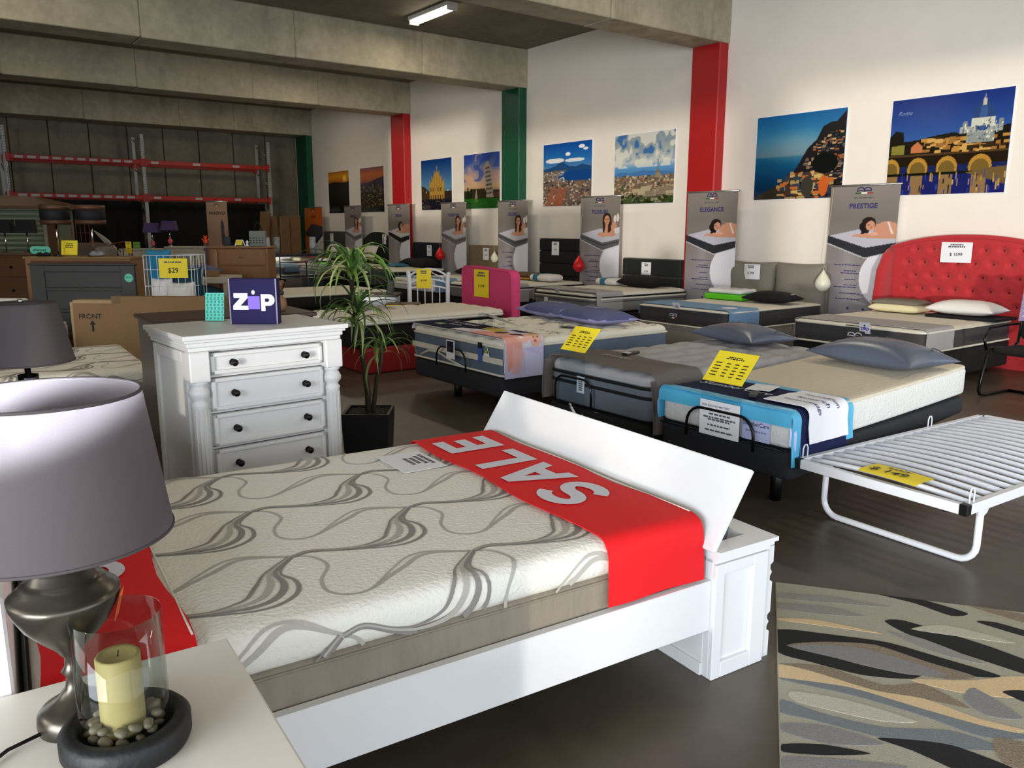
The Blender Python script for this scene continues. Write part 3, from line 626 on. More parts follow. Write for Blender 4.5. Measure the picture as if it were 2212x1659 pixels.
def runner(label, loc, rz, W, z1, x0, x1, down0, down1, m, rad=.04, t=.006, wob=.0, name='bed_runner', cat='bed runner', both=True):
    """cloth laid across the bed (along y), hanging down0 on the near (-y) side and down1 on the far side"""
    h = W / 2 + .004
    path = [(-h, z1 - down0)] + ([(-h, z1 - down0 * .6)] if down0 > .1 else []) + arc(-h + rad, z1 + .004 - rad, rad, 180, 90, 5) + [(-h * .5, z1 + .004), (0, z1 + .004), (h * .5, z1 + .004)] + arc(h - rad, z1 + .004 - rad, rad, 90, 0, 5) + [(h, z1 - down1)]
    rnd = random.Random(hash(label) % 999)
    b = cloth(path, x0, x1, t, 8, (lambda a, c: wob * (math.sin(c * 9 + a * 5) * .5 + .5) * (1 if a < .25 or a > .75 else .3)) if wob else None)
    # path plane (y,z), sweep along x
    b.v = [(p[1], p[0], p[2]) for p in b.v]
    T = thing(name, label, cat, (loc[0], loc[1], 0), rz); b.build('runner_cloth', m, T); return T
mat('grey_velour', (.30, .295, .30), .8, var=.12, vscale=5, bump=.25, bscale=14, stretch=(1, 6, 1)); mat('charcoal_velour', (.24, .235, .24), .8, var=.15, vscale=5, bump=.25, bscale=20)
mat('ivory_quilt', (.87, .85, .79), .85, bump=.25, bscale=26, var=.03); mat('ivory_piping', (.86, .84, .78), .7); mat('grey_runner', (.64, .63, .63), .85, bump=.15, bscale=300); mat('blue_runner', (.44, .58, .72), .8, bump=.15, bscale=200)
mat('grey_wave_base', (.58, .56, .53), .85, bump=.5, wave=9, stretch=(1, 1, 3)); mat('taupe_cushion', (.50, .48, .44), .85, bump=.2, bscale=12); mat('red_velvet', (.70, .135, .16), .75, var=.06, bump=.1, bscale=200, sheen=.3)
mat('black_green_velvet', (.015, .06, .05), .7, sheen=.2); mat('black_weave', (.07, .065, .06), .85, bump=.3, bscale=200); mat('olive_velvet', (.45, .38, .27), .75, sheen=.2); mat('navy_velvet', (.02, .03, .10), .75); mat('green_velvet', (.06, .09, .08), .75); mat('grey_linen', (.24, .23, .22), .85)
mat('balloon_red', (.85, .10, .12), .3); mat('balloon_white', (.86, .86, .78), .35); mat('string', (.75, .72, .62), .8)
mat('silver_grey_border', (.50, .50, .49), .8, var=.1, vscale=10, stretch=(1, 1, 12)); mat('black_border', (.04, .04, .05), .8); mat('teal_band', (.20, .45, .55), .8); mat('latex_cream', (.88, .84, .68), .7); mat('taupe_cover', (.46, .43, .39), .8)
mat('green_box', (.35, .78, .10), .5); mat('plastic_white', (.88, .88, .88), .25, var=.05, vscale=20, bump=.4, bscale=30); mat('gold_trim', (.5, .42, .22), .5); mat('ochre', (.72, .55, .20), .7); mat('brown_cover', (.42, .33, .25), .8)
mat('dark_base', (.035, .04, .045), .8)

XF = 8.2
def logo_patch(parent, x, y, z, s):
    MB().box(-.006, .002, -s * .7, s * .7, -s * .75, s * .75).deform(lambda a, b_, c: (a + x, b_ + y, c + z)).build('logo_patch', 'charcoal_velour', parent)
    o = book_logo(s, 0).build('logo_stitch', 'white_paper', parent); o.matrix_local = Matrix.Translation((x - .009, y, z)) @ facing(-1, 0)
    for i, m in enumerate(('flag_green', 'flag_white', 'flag_red')):
        MB().box(x - .009, x - .006, y + s * (.5 - .33 * i) - s * .33, y + s * (.5 - .33 * i), z - s * .22, z - s * .08).build('logo_stripe', m, parent)
# --- red tufted bed
base('black ensemble base of the bed with the red headboard', (8.08, 4.7), 0, 2.03, 1.5, .06, .36, 'dark_base', [(.2, -.6), (.2, .6), (1.8, -.6), (1.8, .6)])
t = mattress('charcoal-sided mattress with white top on the red headboard bed', (8.08, 4.7), 0, 2.03, 1.5, .36, .6, 'charcoal_velour', 'ivory_quilt', .03, quilt(.3, .3, .006), [(.575, .012, 'ivory_piping'), (.37, .012, 'ivory_piping')])
logo_patch(t, -.004, -.02, .47, .16)
MB().xf(text_mb('Prestige', .05, 0, shear=.3), Matrix.Translation((1.35, -.756, .48)) @ facing(0, -1)).build('side_lettering', 'grey_ink', t)
runner('pale grey cloth across the foot of the red headboard bed', (8.08, 4.7), 0, 1.5, .605, .05, .62, .24, .2, 'grey_runner')
tg = tag(MB().box(-.003, 0, -.06, .06, -.06, .06).build('hanging_tag', 'white_paper'), 'small white square tag with purple ZIP lettering on the charcoal mattress', 'tag'); place(tg, (8.065, 4.57, .575), 0, 0, -.2)
for s_, o_, m_ in (('z', .032, 'navy_ink'), ('p', -.032, 'navy_ink')): MB().xf(text_mb(s_, .06, .02), Matrix.Translation((-.004, o_, -.005)) @ WALL).build('tag_lettering', m_, tg)
mat('zip_violet', (.45, .32, .92), .5); MB().box(-.0045, -.003, -.014, .014, -.02, .012).build('tag_square', 'zip_violet', tg); MB().prism([(.009 * math.cos(a), .009 * math.sin(a) + .026) for a in np.linspace(0, 2 * PI, 10)[:-1]], -.0045, -.003, 'x').build('tag_dot', 'navy_ink', tg)
def red_headboard():
    t = thing('headboard', 'red velvet winged headboard with deep button tufting', 'headboard', (10.2, 4.55, 0))
    W = 1.92; zc = 1.5
    btn = []
    rows = [(.72, 0), (.88, .5), (1.04, 0), (1.20, .5), (1.36, 0)]
    for z, o in rows:
        for k in range(-7, 8):
            y = (k + o) * .2
            if abs(y) < W / 2 - .22 and z < 1.34 + .08 * (1 - (y / .95) ** 2): btn.append((y, z))
    def ztop(y): return 1.36 + .15 * (1 - min(1, (abs(y) / (W / 2))) ** 2.2)
    n, m = 110, 84; pts = []
    B = np.array(btn)
    for j in range(m + 1):
        row = []
        for i in range(n + 1):
            y = -W / 2 + .04 + (W - .08) * i / n; z = .28 + (ztop(y) - .28) * j / m
            d = np.sqrt((B[:, 0] - y) ** 2 + (B[:, 1] - z) ** 2); a = np.sort(d)
            g = a[1] - a[0]
            dep = .05 - .05 * math.exp(-(a[0] / .038) ** 2) - .005 * math.exp(-(g / .03) ** 2) * (a[0] < .17) * (abs(B[np.argsort(d)[0]][1] - B[np.argsort(d)[1]][1]) > .05)
            e = min(1, (W / 2 - .04 - abs(y)) / .05, (ztop(y) - z) / .06 + .02); dep *= max(0, min(1, e)) ** .5
            row.append((-dep - .02, -y, z))
        pts.append(row)
    MB().grid(pts).build('tufted_panel', 'red_velvet', t)
    MB().prism([(-W / 2, 0)] + [(y, ztop(y)) for y in np.linspace(-W / 2, W / 2, 24)] + [(W / 2, 0)], -.02, .1, 'x').build('back_panel', 'red_velvet', t)
    tops = [(-.03, y, ztop(y) + .0) for y in np.linspace(-W / 2 + .02, W / 2 - .02, 30)]
    MB().tube(tops, .035, 10).build('top_roll', 'red_velvet', t)
    for s in (-1, 1):
        prof = [(.1, .02), (-.05, .02), (-.20, .10), (-.27, .7), (-.22, 1.1), (-.10, 1.30), (.0, 1.37), (.1, 1.37)]
        b = MB(); o = []
        for k, yy in enumerate((W / 2 - .06, W / 2 - .02, W / 2 + .03, W / 2 + .06)):
            sc = 1 if k in (1, 2) else .97
            o.append([(a * sc, s * yy, .66 + (c - .66) * sc) for a, c in prof])
        b.grid(o, False); kk = len(prof)
        b.add(o[0], [tuple(range(kk))]); b.add(o[-1], [tuple(range(kk))]); b.build('wing', 'red_velvet', t)
    for y, z in btn: MB().lathe([(0, .0), (.012, .002), (.014, .006), (.0, .012)], 8).build('button', mat('button_red', (.40, .06, .08), .8), t).matrix_local = Matrix.Translation((-.02, -y, z)) @ Matrix.Rotation(-PI / 2, 4, 'Y')
    price_tag(t, Matrix.Translation((-.088, .11, 1.33)) @ Matrix.Rotation(0, 4, 'Y') @ WALL, .36, .24, '1599')
red_headboard()
pillow('cream latex pillow with taupe top against the red headboard', (9.68, 5.05, .612), PI / 2, .62, .4, .12, 'latex_cream', p=5, pinch=.03)
tag(pillow_mb(.6, .38, .07, 14, .03, 5).build('pillow_cover', 'taupe_cover'), 'thin taupe pillow cover lying on the cream pillow by the red headboard', 'pillow cover').location = (9.68, 5.05, .7); bpy.data.objects['pillow_cover'].rotation_euler = (0, 0, PI / 2)
pillow('plump white pillow against the red headboard', (9.68, 4.28, .64), PI / 2, .74, .46, .17, 'white_knit', 'white_paper', p=3)
tag(MB().bbox(-.25, .25, -.4, .4, 0, .03, .012, 2).build('folded_blanket', 'black_fabric'), 'flat black bedding pack under the white pillow', 'bedding pack').location = (9.7, 4.24, .606)
# --- grey cushion bed
base('light grey wave-quilted ensemble base beside the dark grey pillow', (8.0, 7.08), 0, 2.0, 1.5, .03, .36, 'grey_wave_base', r=.02)
t = mattress('charcoal-sided mattress under the blue cloth', (8.0, 7.08), 0, 2.03, 1.52, .36, .6, 'charcoal_velour', 'ivory_quilt', .03, quilt(.3, .3, .005), [(.58, .012, 'ivory_piping'), (.365, .012, 'ivory_piping')])
logo_patch(t, -.004, .1, .475, .13)
MB().xf(text_mb('Elegance', .05, 0, shear=.3), Matrix.Translation((1.1, -.766, .48)) @ facing(0, -1)).build('side_lettering', 'grey_ink', t)
T = runner('sky blue printed cloth hanging over the corner of a charcoal mattress', (8.0, 7.08), 0, 1.52, .605, .03, .62, .25, .15, 'blue_runner', wob=.004)
MB().prism([(.3 + .1 * math.cos(a), -.55 + .1 * math.sin(a)) for a in np.linspace(0, 2 * PI, 13)[:-1]], .6165, .6175).build('printed_spot', 'white_paper', T)
tg = tag(MB().box(-.003, 0, -.06, .06, -.05, .05).build('hanging_tag', 'white_paper'), 'small white ZIP tag on the edge of the blue cloth', 'tag'); place(tg, (7.98, 7.12, .615), 0, 0, -.5); MB().xf(text_mb('zip', .05, .015), Matrix.Translation((-.004, 0, 0)) @ WALL).build('tag_lettering', 'navy_ink', tg)
def taupe_headboard():
    t = thing('headboard', 'taupe headboard of two loose cushions beside the PRESTIGE banner', 'headboard', (10.22, 7.2, 0))
    MB().bbox(0, .1, -.8, .8, .1, 1.0, .03, 2).build('back_panel', 'taupe_cushion', t)
    for i, y in enumerate((.41, -.41)):
        pb = pillow_mb(.82, .72, .24, 20, .05, 3.2)
        pb.deform(lambda x, y_, z: (x, y_, z * (1 - .25 * math.exp(-((x - .05) / .12) ** 2 - ((y_ + .02) / .05) ** 2)) + .006 * math.sin(18 * y_ + 5 * x)))
        pb.build('back_cushion', 'taupe_cushion', t).matrix_local = Matrix.Translation((.06, y, .77)) @ WALL
    price_tag(t, Matrix.Translation((-.2, .33, .98)) @ WALL, .28, .22, '299', curl=-.03)
taupe_headboard()
o = thing('boxed_pillow', 'bright green boxed pillow wrapped in clear plastic', 'pillow', (9.48, 7.42, .612), PI / 2); MB().bbox(-.33, .33, -.22, .22, 0, .08, .02, 2).build('box_side', 'green_box', o); softbox(.6, .4, .07, .06, .03, (8, 8, 1), lambda x, y: .006 * math.sin(40 * x) * math.sin(33 * y)).deform(lambda x, y, z: (x, y, z + .08)).build('wrapped_top', 'plastic_white', o)
o = pillow('black velvet pillow with gold trim and white label beside the green boxed pillow', (9.45, 6.72, .612), PI / 2 + .1, .72, .42, .16, 'black_fabric', p=2.4)
MB().tube([(.2, -.2, .08), (.18, -.1, .145), (.16, .0, .158)], .012, 6).build('gold_trim', 'gold_trim', o); MB().box(-.3, -.22, -.06, .0, .12, .125).build('label_patch', 'white_paper', o)
# --- black-green velvet bed
base('black base of the bed with the black-green velvet headboard', (8.1, 9.5), 0, 2.0, 1.45, .03, .36, 'dark_base')
t = mattress('thick grey knit mattress with white and black piping below PLEASURE banner', (8.05, 9.5), 0, 2.03, 1.5, .36, .66, 'silver_grey_border', 'ivory_quilt', .07, quilt(.3, .3, .008), [(.6, .012, 'black_border'), (.57, .016, 'ivory_piping'), (.53, .01, 'grey_ink')], rp=.14)
MB().box(-.012, -.004, .35, .43, .46, .54).build('brand_label', 'white_paper', t); MB().box(-.012, -.004, -.62, -.56, .4, .44).build('brand_label', 'white_paper', t)
T = runner('taupe cloth over the foot of the thick grey knit mattress', (8.05, 9.5), 0, 1.5, .667, .02, .55, .26, .2, 'taupe_cover' if False else 'grey_runner')
b = MB()
for k in range(4): b.tube([(.12 + .05 * k, .1 - .1 * k, .682), (.2 + .04 * k, .0 - .1 * k, .682), (.3 + .03 * k, .04 - .12 * k, .682)], .008, 4)
b.deform(lambda x, y, z: (x, y, .682 + (z - .682) * .1)).build('printed_swash', 'charcoal_fabric', T)
tg = tag(MB().box(-.003, 0, -.05, .05, -.05, .05).build('hanging_tag', 'white_paper'), 'small white ZIP tag on the taupe cloth of the knit mattress', 'tag'); place(tg, (8.04, 9.62, .66), 0, 0, -.5); MB().xf(text_mb('zip', .045, .015), Matrix.Translation((-.004, 0, 0)) @ WALL).build('tag_lettering', 'navy_ink', tg)
def plain_headboard(label, y0, y1, z1, m, price, channels=0, arch=0, tufts=False, ty=0, thick=.1, x=10.28):
    yc = (y0 + y1) / 2; W = y1 - y0; t = thing('headboard', label, 'headboard', (x, yc, 0))
    if arch:
        prof = [(-W / 2, .1)] + [(y, z1 - arch * (y / (W / 2)) ** 2) for y in np.linspace(-W / 2, W / 2, 18)] + [(W / 2, .1)]
        MB().prism(prof, -thick, 0, 'x').build('padded_panel', m, t)
        for k in range(-4, 5): MB().tube([(-thick, k * W / 10, .3), (-thick, k * W / 10, z1 - arch * (k / 5) ** 2 - .06)], .02, 6).build('vertical_channel', m, t)
    elif channels:
        h = (z1 - .2) / channels
        MB().box(-.03, 0, -W / 2, W / 2, .1, z1 - .01).build('back_panel', m, t)
        for k in range(channels): softbox(h * .99, W, thick, .03, .03, (2, 8, 1)).deform(lambda a, b_, c: (-c, b_, .2 + h * (k + .5) + a)).build('horizontal_channel', m, t)
    else:
        softbox(z1 - .1, W, thick, .03, .03, (6, 8, 1)).deform(lambda a, b_, c: (-c, b_, .1 + (z1 - .1) / 2 + a)).build('padded_panel', m, t)
        if tufts:
            for r in range(4):
                for k in range(-4, 5):
                    y = (k + (.5 if r % 2 else 0)) * .16
                    if abs(y) < W / 2 - .06: MB().lathe([(0, 0), (.018, .003), (0, .012)], 6).build('button', 'taupe_cover', t).matrix_local = Matrix.Translation((-thick, y, z1 - .14 - r * .16)) @ Matrix.Rotation(-PI / 2, 4, 'Y')
    price_tag(t, Matrix.Translation((-thick - .012, ty, z1 - .19)) @ WALL, .22, .26, price)
    return t
plain_headboard('black-green velvet headboard with a rolled top beside ELEGANCE banner', 9.0, 10.35, 1.1, 'black_green_velvet', '599', channels=3, ty=.08, thick=.14)
o = thing('rolled_pillow', 'white contour pillow with blue band in front of the black-green headboard', 'pillow', (9.5, 9.95, .672), PI / 2); softbox(.5, .34, .11, .08, .05, (8, 6, 2)).build('pillow_body', 'white_knit', o); softbox(.16, .35, .118, .04, .05, (4, 6, 2)).deform(lambda x, y, z: (x + .04, y, z - .003)).build('blue_band', 'teal_band', o)
pillow('black pillow lying against the black-green velvet headboard', (9.6, 9.3, .665), PI / 2, .8, .46, .2, 'black_fabric', p=3)
# --- black channelled headboard bed
base('black base of the bed below GLORY banner', (8.1, 12.0), 0, 2.0, 1.5, .03, .36, 'dark_base')
t = mattress('grey bordered mattress with pale quilted top half hidden by the pink headboard', (8.05, 12.0), 0, 2.03, 1.52, .36, .63, 'silver_grey_border', 'ivory_quilt', .06, quilt(.3, .3, .006), [(.575, .014, 'black_border'), (.545, .012, 'ivory_piping')], n=(16, 12, 2))
runner('pale grey cloth hanging over the near corner of the mattress behind the pink headboard', (8.05, 12.0), 0, 1.52, .635, .1, .7, .3, .2, 'grey_runner')
plain_headboard('tall black channelled headboard beside PLEASURE banner', 11.35, 12.75, 1.41, 'black_weave', '499', channels=5, ty=.18)
o = thing('memory_pillow', 'brown and ochre memory pillow in front of the tall black headboard', 'pillow', (9.55, 12.35, .642), PI / 2); softbox(.62, .4, .05, .1, .02, (6, 6, 1)).build('pillow_base', 'ochre', o); softbox(.6, .38, .09, .1, .04, (6, 6, 1)).deform(lambda x, y, z: (x, y, z + .045)).build('pillow_top', 'brown_cover', o)
o = thing('rolled_pillow', 'white contour pillow with blue band beside the brown memory pillow', 'pillow', (9.5, 11.68, .642), PI / 2); softbox(.64, .38, .13, .1, .06, (8, 6, 2)).build('pillow_body', 'white_knit', o); softbox(.19, .39, .138, .05, .06, (4, 6, 2)).deform(lambda x, y, z: (x + .1, y, z - .003)).build('blue_band', 'teal_band', o)
# --- olive tufted bed
base('black base of the pale mattress with the blue cloth at POSEIDON banner', (8.0, 14.1), 0, 2.0, 1.5, .03, .38, 'dark_base')
t = mattress('two-layer cream mattress with rounded corners behind the white metal headboard', (8.0, 14.1), 0, 2.03, 1.55, .38, .62, 'white_knit', 'ivory_quilt', .1, None, [(.50, .008, 'grey_runner')], rp=.14, n=(14, 10, 2))
runner('grey-blue cloth over the near corner of the cream mattress', (8.0, 14.1), 0, 1.55, .625, .1, .6, .24, .2, 'blue_runner')
plain_headboard('olive button-tufted headboard between POSEIDON and GLORY banners', 14.08, 15.3, 1.24, 'olive_velvet', '499', tufts=True, ty=-.1)
pillow('dark plum pillow on the cream mattress beside POSEIDON banner', (9.5, 14.2, .625), PI / 2, .66, .4, .18, 'black_fabric')
# --- navy bed
base('black base of the black mattress with charcoal cloth', (7.95, 16.65), 0, 2.0, 1.5, .03, .36, 'dark_base')
t = mattress('black-sided mattress with cream top behind the plant', (7.92, 16.65), 0, 2.03, 1.55, .36, .69, 'black_border', 'ivory_quilt', .06, None, [(.46, .008, 'grey_runner')], n=(12, 10, 2))
MB().xf(text_mb('B', .12, .01), Matrix.Translation((-.006, .3, .55)) @ Matrix.Rotation(PI / 2, 4, 'X') @ WALL).build('logo_stitch', 'grey_runner', t)
runner('charcoal cloth hanging over the corner of the black mattress', (7.92, 16.65), 0, 1.55, .695, .05, .6, .3, .2, 'charcoal_velour')
plain_headboard('navy velvet headboard between SIRENA and POSEIDON banners', 16.35, 17.8, 1.26, 'navy_velvet', '299', ty=-.1)
pillow('flat teal pillow in front of the navy headboard', (9.4, 17.2, .7), PI / 2, .56, .36, .08, 'teal_band', p=4); pillow('navy pillow heaped behind the teal pillow', (9.78, 17.1, .7), PI / 2, .7, .4, .2, 'navy_velvet'); pillow('olive-black bag pillow under the red balloon at the navy headboard', (9.7, 16.45, .7), PI / 2, .66, .4, .22, 'black_weave')
# --- two far beds
base('dark base of the far bed with arched headboard', (7.95, 19.3), 0, 2.0, 1.5, .03, .4, 'dark_base'); mattress('cream mattress of the far bed below the arched headboard', (7.92, 19.3), 0, 2.03, 1.55, .4, .68, 'ivory_quilt', 'ivory_quilt', .06, None, n=(8, 6, 2))
plain_headboard('dark green arched channelled headboard beside SIRENA banner', 19.0, 20.5, 1.5, 'green_velvet', '299', arch=.22, ty=-.5)
pillow('cream pillow leaning on the arched headboard', (9.95, 19.55, .93), 0, .45, .7, .16, 'ivory_quilt', ry=-1.15)
base('dark base of the furthest wall bed', (7.95, 22.0), 0, 2.0, 1.5, .03, .4, 'dark_base'); mattress('cream mattress of the furthest wall bed', (7.92, 22.0), 0, 2.03, 1.5, .4, .68, 'ivory_quilt', 'ivory_quilt', .06, None, n=(8, 6, 2))
plain_headboard('dark grey square headboard beside ACTIVE banner', 21.75, 23.1, 1.5, 'grey_linen', '299', ty=.1)
pillow('cream pillow leaning on the dark grey headboard', (9.95, 21.9, .93), 0, .45, .7, .16, 'ivory_quilt', ry=-1.15); pillow('navy pillow on the furthest wall bed', (9.3, 22.2, .69), PI / 2, .6, .4, .16, 'navy_velvet')
# --- balloons hung on strings between the banners
def balloon(x, y, z, m, label, r=.11):
    t = thing('balloon', label, 'balloon', (x, y, z), 0, 'balloons between the banners')
    MB().lathe([(0, -r), (r * .5, -r * .88), (r * .9, -r * .4), (r, 0), (r * .88, r * .5), (r * .55, r * 1.05), (r * .22, r * 1.5), (r * .06, r * 1.8), (0, r * 1.85)], 18).build('balloon_skin', m, t)
    MB().tube([(0, 0, r * 1.8), (.06, -.02, 2.12 - z)], .003, 4).build('string', 'string', t)
balloon(9.96, 6.3, .87, 'balloon_white', 'white balloon at the left edge of PRESTIGE banner', .105); balloon(9.96, 11.3, .92, 'balloon_red', 'red balloon at the left edge of PLEASURE banner', .11)
balloon(10.05, 14.1, .97, 'balloon_white', 'white balloon hanging on a long string beside GLORY banner', .085); balloon(9.96, 16.15, .98, 'balloon_red', 'red balloon at the left edge of POSEIDON banner', .11)
# ------------------------------------------------------------------ middle row of adjustable beds
mat('navy_cloth', (.12, .14, .28), .85, spec=.15, bump=.1, bscale=40); mat('aqua_satin', (.33, .70, .86), .35, bump=.1, bscale=20); mat('lilac_satin', (.74, .77, .92), .3, bump=.2, bscale=14); mat('steel_blue_border', (.36, .42, .49), .75, var=.1, vscale=14, bump=.4, bscale=24)
mat('blue_grey_border', (.40, .43, .47), .75, var=.1, vscale=12, bump=.35, bscale=22); mat('grey_quilt', (.66, .65, .66), .8, bump=.2, bscale=40, var=.04); mat('taupe_runner', (.40, .37, .35), .85, bump=.15, bscale=120); mat('bright_quilt', (.90, .885, .83), .85, bump=.3, bscale=45); mat('white_jacquard', (.86, .86, .85), .8, bump=.8, bscale=55)
mat('slate_satin', (.33, .36, .42), .32, bump=.25, bscale=7, var=.06, vscale=3); mat('slate_print', (.22, .24, .29), .35); mat('denim_pillow', (.31, .34, .50), .7, bump=.15, bscale=9); mat('lilac_pillow', (.58, .57, .76), .65, bump=.15, bscale=9); mat('black_tube', (.03, .03, .035), .3, .3)
mat('cream_wave', (.85, .81, .73), .8, bump=.55, bscale=16, stretch=(1, 7, 1))
def bar(parent, x, y0, y1, z0, z1, m, r=.009):
    R = .1 * abs(y1 - y0) / .45
    pts = [(x, y0, z0)] + [(x, y0 + (R - R * math.cos(a)) * (1 if y1 > y0 else -1), z1 - R + R * math.sin(a)) for a in np.linspace(0, PI / 2, 6)] + [(x, y1 - (R - R * math.cos(a)) * (1 if y1 > y0 else -1), z1 - R + R * math.sin(a)) for a in np.linspace(PI / 2, 0, 6)] + [(x, y1, z0)]
    MB().tube(pts, r, 8).build('mattress_retainer', m, parent)
def table_print(w_, h, seed=0):
    b = MB(); rnd = random.Random(seed)
    b.xf(lines_mb(w_ * .6, h * .1, 2, seed, .35), Matrix.Translation((0, h * .28, 0)))
    for r in range(5):
        for c, wd in ((-.33, .16), (-.08, .1), (.12, .1), (.33, .13)): b.box(w_ * (c - wd / 2), w_ * (c + wd / 2), h * (.1 - .1 * r) - h * .015, h * (.1 - .1 * r) + h * .015, 0, .0004)
    return b
def sign_holder(label, X, yc, w_, z0, z1, h, tilt, white=None):
    """acrylic upright wedged at the foot of a bed with a leaning yellow price list on top"""
    t = thing('sign_holder', label, 'price sign', (X, yc, z0))
    MB().box(-.002, .002, -w_ / 2, w_ / 2, 0, z1 - z0).build('acrylic_upright', 'clear_acrylic', t)
    M = Matrix.Translation((0, 0, z1 - z0)) @ facing(-1, 0, tilt) @ Matrix.Translation((0, h / 2, 0))
    MB().box(-w_ / 2, w_ / 2, -h / 2, h / 2 + .012, -.004, -.001).build('acrylic_face', 'clear_acrylic', t).matrix_local = M
    c = MB().box(-w_ / 2 + .002, w_ / 2 - .002, -h / 2, h / 2 - .004, -.0005, .001).build('yellow_price_list', 'yellow_paper', t); c.matrix_local = M
    table_print(w_, h, 4).build('list_print', 'ink', c).location = (0, 0, .0015)
    if white:
        c = MB().box(-.006, -.004, -w_ / 2, w_ / 2, .0, white).build('white_price_sheet', 'white_paper', t)
        MB().xf(text_mb('SPINE SOLUTION MATTRESS', .016, .01), Matrix.Translation((-.0065, .03, white * .85)) @ WALL).build('sheet_title', 'ink', c)
        b = MB()
        for r, zz in enumerate((.72, .62, .52, .46, .3, .15)): b.xf(lines_mb(w_ * .82, .011, 1, r, .1, fill=1), Matrix.Translation((-.0065, 0, white * zz)) @ WALL)
        b.build('sheet_print', 'grey_ink', c)['kind'] = 'stuff'
    return t
# ---- nearest: white mattress, raised head
A1 = (3.78, 2.99); bend1 = lambda x, y, z: (x, y, z + .075 * max(0, x / 2) ** 1.5)
bend1b = lambda x, y, z: (x, y, z + .12 * max(0, x / 2) ** 1.5)
t = base('black adjustable bed base carrying the white mattress with aqua trim', A1, 0, 2.03, .96, .22, .395, 'charcoal_fabric', [(.27, -.22), (.27, .22), (1.7, -.22), (1.7, .22)], bend=lambda x, y, z: (x, y, z + .12 * max(0, x / 2) ** 1.5 * (1 if z < .3 else .6)), legr=.035)
bar(t, -.05, .22, -.27, .36, .55, 'black_tube')
MB().tube([(-.03, -.45, .4), (-.03, .45, .4)], .006, 6).build('front_trim', 'black_tube', t)
t = mattress('white memory foam mattress with rippled cream top and gently raised head', A1, 0, 2.03, .96, .40, .61, 'white_jacquard', 'cream_wave', .02, None, rp=.06, n=(30, 14, 2), bend=bend1)
MB().bbox(2.02, 2.045, -.42, -.4, .55, .58, .004, 1).build('zip_pull', 'chrome', t)
T = thing('bed_runner', 'navy bed runner with aqua satin border and white text panel', 'bed runner', (A1[0], A1[1], 0))
def rn(W, z1, x0, x1, d0, d1, wob=0, t_=.005, n=8):
    h = W / 2 + .006; rad = .05; path = [(-h - .01, z1 - d0), (-h, z1 - d0 * .55)] + arc(-h + rad, z1 + .004 - rad, rad, 180, 90, 5) + [(h * f, z1 + .004) for f in (-.7, -.5, -.25, 0, .25, .5, .7)] + arc(h - rad, z1 + .004 - rad, rad, 90, 0, 5) + [(h, z1 - d1)]
    b = cloth(path, x0, x1, t_, n, (lambda a, c: wob * (math.sin(c * 7 + a * 11) + math.sin(a * 23) * .6 + 1.2)) if wob else None); b.v = [(p[1], p[0], p[2]) for p in b.v]; return b
rn(.96, .612, .055, .52, .27, .2, .0008).build('navy_panel', 'navy_cloth', T); rn(.96, .614, -.012, .065, .30, .2, .0015).build('aqua_border', 'aqua_satin', T); rn(.96, .614, .515, .58, .22, .2, .0015).build('aqua_border', 'aqua_satin', T)
p = arc(.03, .578, .045, 180, 90, 5); b = cloth([(-.02, .535)] + p, -.485, .485, .004, 16, lambda a, c: .005 * math.sin(c * 23)); b.build('front_lip', 'aqua_satin', T)
for s in (-1, 1): MB().grid([[(-.024, s * .485, .44), (.02, s * .5, .40)], [(-.026, s * .488, .52), (.02, s * .5, .5)], [(-.02, s * .47, .57), (.03, s * .47, .58)]]).build('corner_fold', 'lilac_satin', T)
h = .96 / 2 + .016; b = cloth([(-h - .02, .43), (-h - .006, .52)] + arc(-h + .045, .632 - .05, .052, 180, 90, 5) + [(-.2, .634)], .12, .5, .004, 6, lambda a, c: .003 * math.sin(c * 13)); b.v = [(q[1], q[0], q[2]) for q in b.v]; b.build('white_text_panel', 'white_paper', T)
for s_, x_, sz in (('HealthVantage', .22, .045), ('Research', .31, .055), ('Foundation', .40, .05)):
    MB().xf(text_mb(s_, sz, .008), Matrix.Translation((x_, -.40, .642)) @ Matrix.Rotation(-PI / 2, 4, 'Z')).deform(lambda x, y, z: (x, y, z) if y > -.44 else (x, -.44 - .062 * math.sin(min(1.57, (-.44 - y) / .05)) - .006, z - (1 - math.cos(min(1.57, (-.44 - y) / .05))) * .05 - max(0, -.44 - y - .0785))).build('panel_lettering', 'navy_ink', T)
MB().xf(text_mb('SlumberCare', .1, -.004, shear=.3), Matrix.Translation((.27, .12, .632)) @ Matrix.Rotation(-PI / 2, 4, 'Z')).build('script_lettering', 'white_paper', T)
o = tag(MB().box(-.002, 0, -.095, .095, -.085, .085).build('mattress_label', 'lilac_satin'), 'pale satin label reading SlumberCare on the foot of the white mattress', 'label'); o.location = (3.772, 2.735, .5)
for s_, z_, sz in (('SlumberCare', .01, .034), ('Spine Solution Firm', -.03, .018)): MB().xf(text_mb(s_, sz, .004), Matrix.Translation((-.003, 0, z_)) @ WALL).build('label_lettering', 'ink', o)
MB().xf(MB().tube([(-.07, 0, 0), (-.02, .03, 0), (0, .01, 0), (.03, .022, 0), (.07, -.005, 0)], .002, 4), Matrix.Translation((-.003, 0, .045)) @ WALL).build('wave_mark', 'navy_ink', o)
sign_holder('yellow price list on clear stand with white price sheet below, on the nearest bed', 3.735, 2.965, .29, .395, .72, .225, .75, white=.21)
o = tag(MB().bbox(-.07, .07, -.025, .025, 0, .02, .006, 2).build('remote_control', 'black_plastic'), 'dark remote control on the navy bed runner', 'remote control'); place(o, (3.93, 2.88, .632), .5)
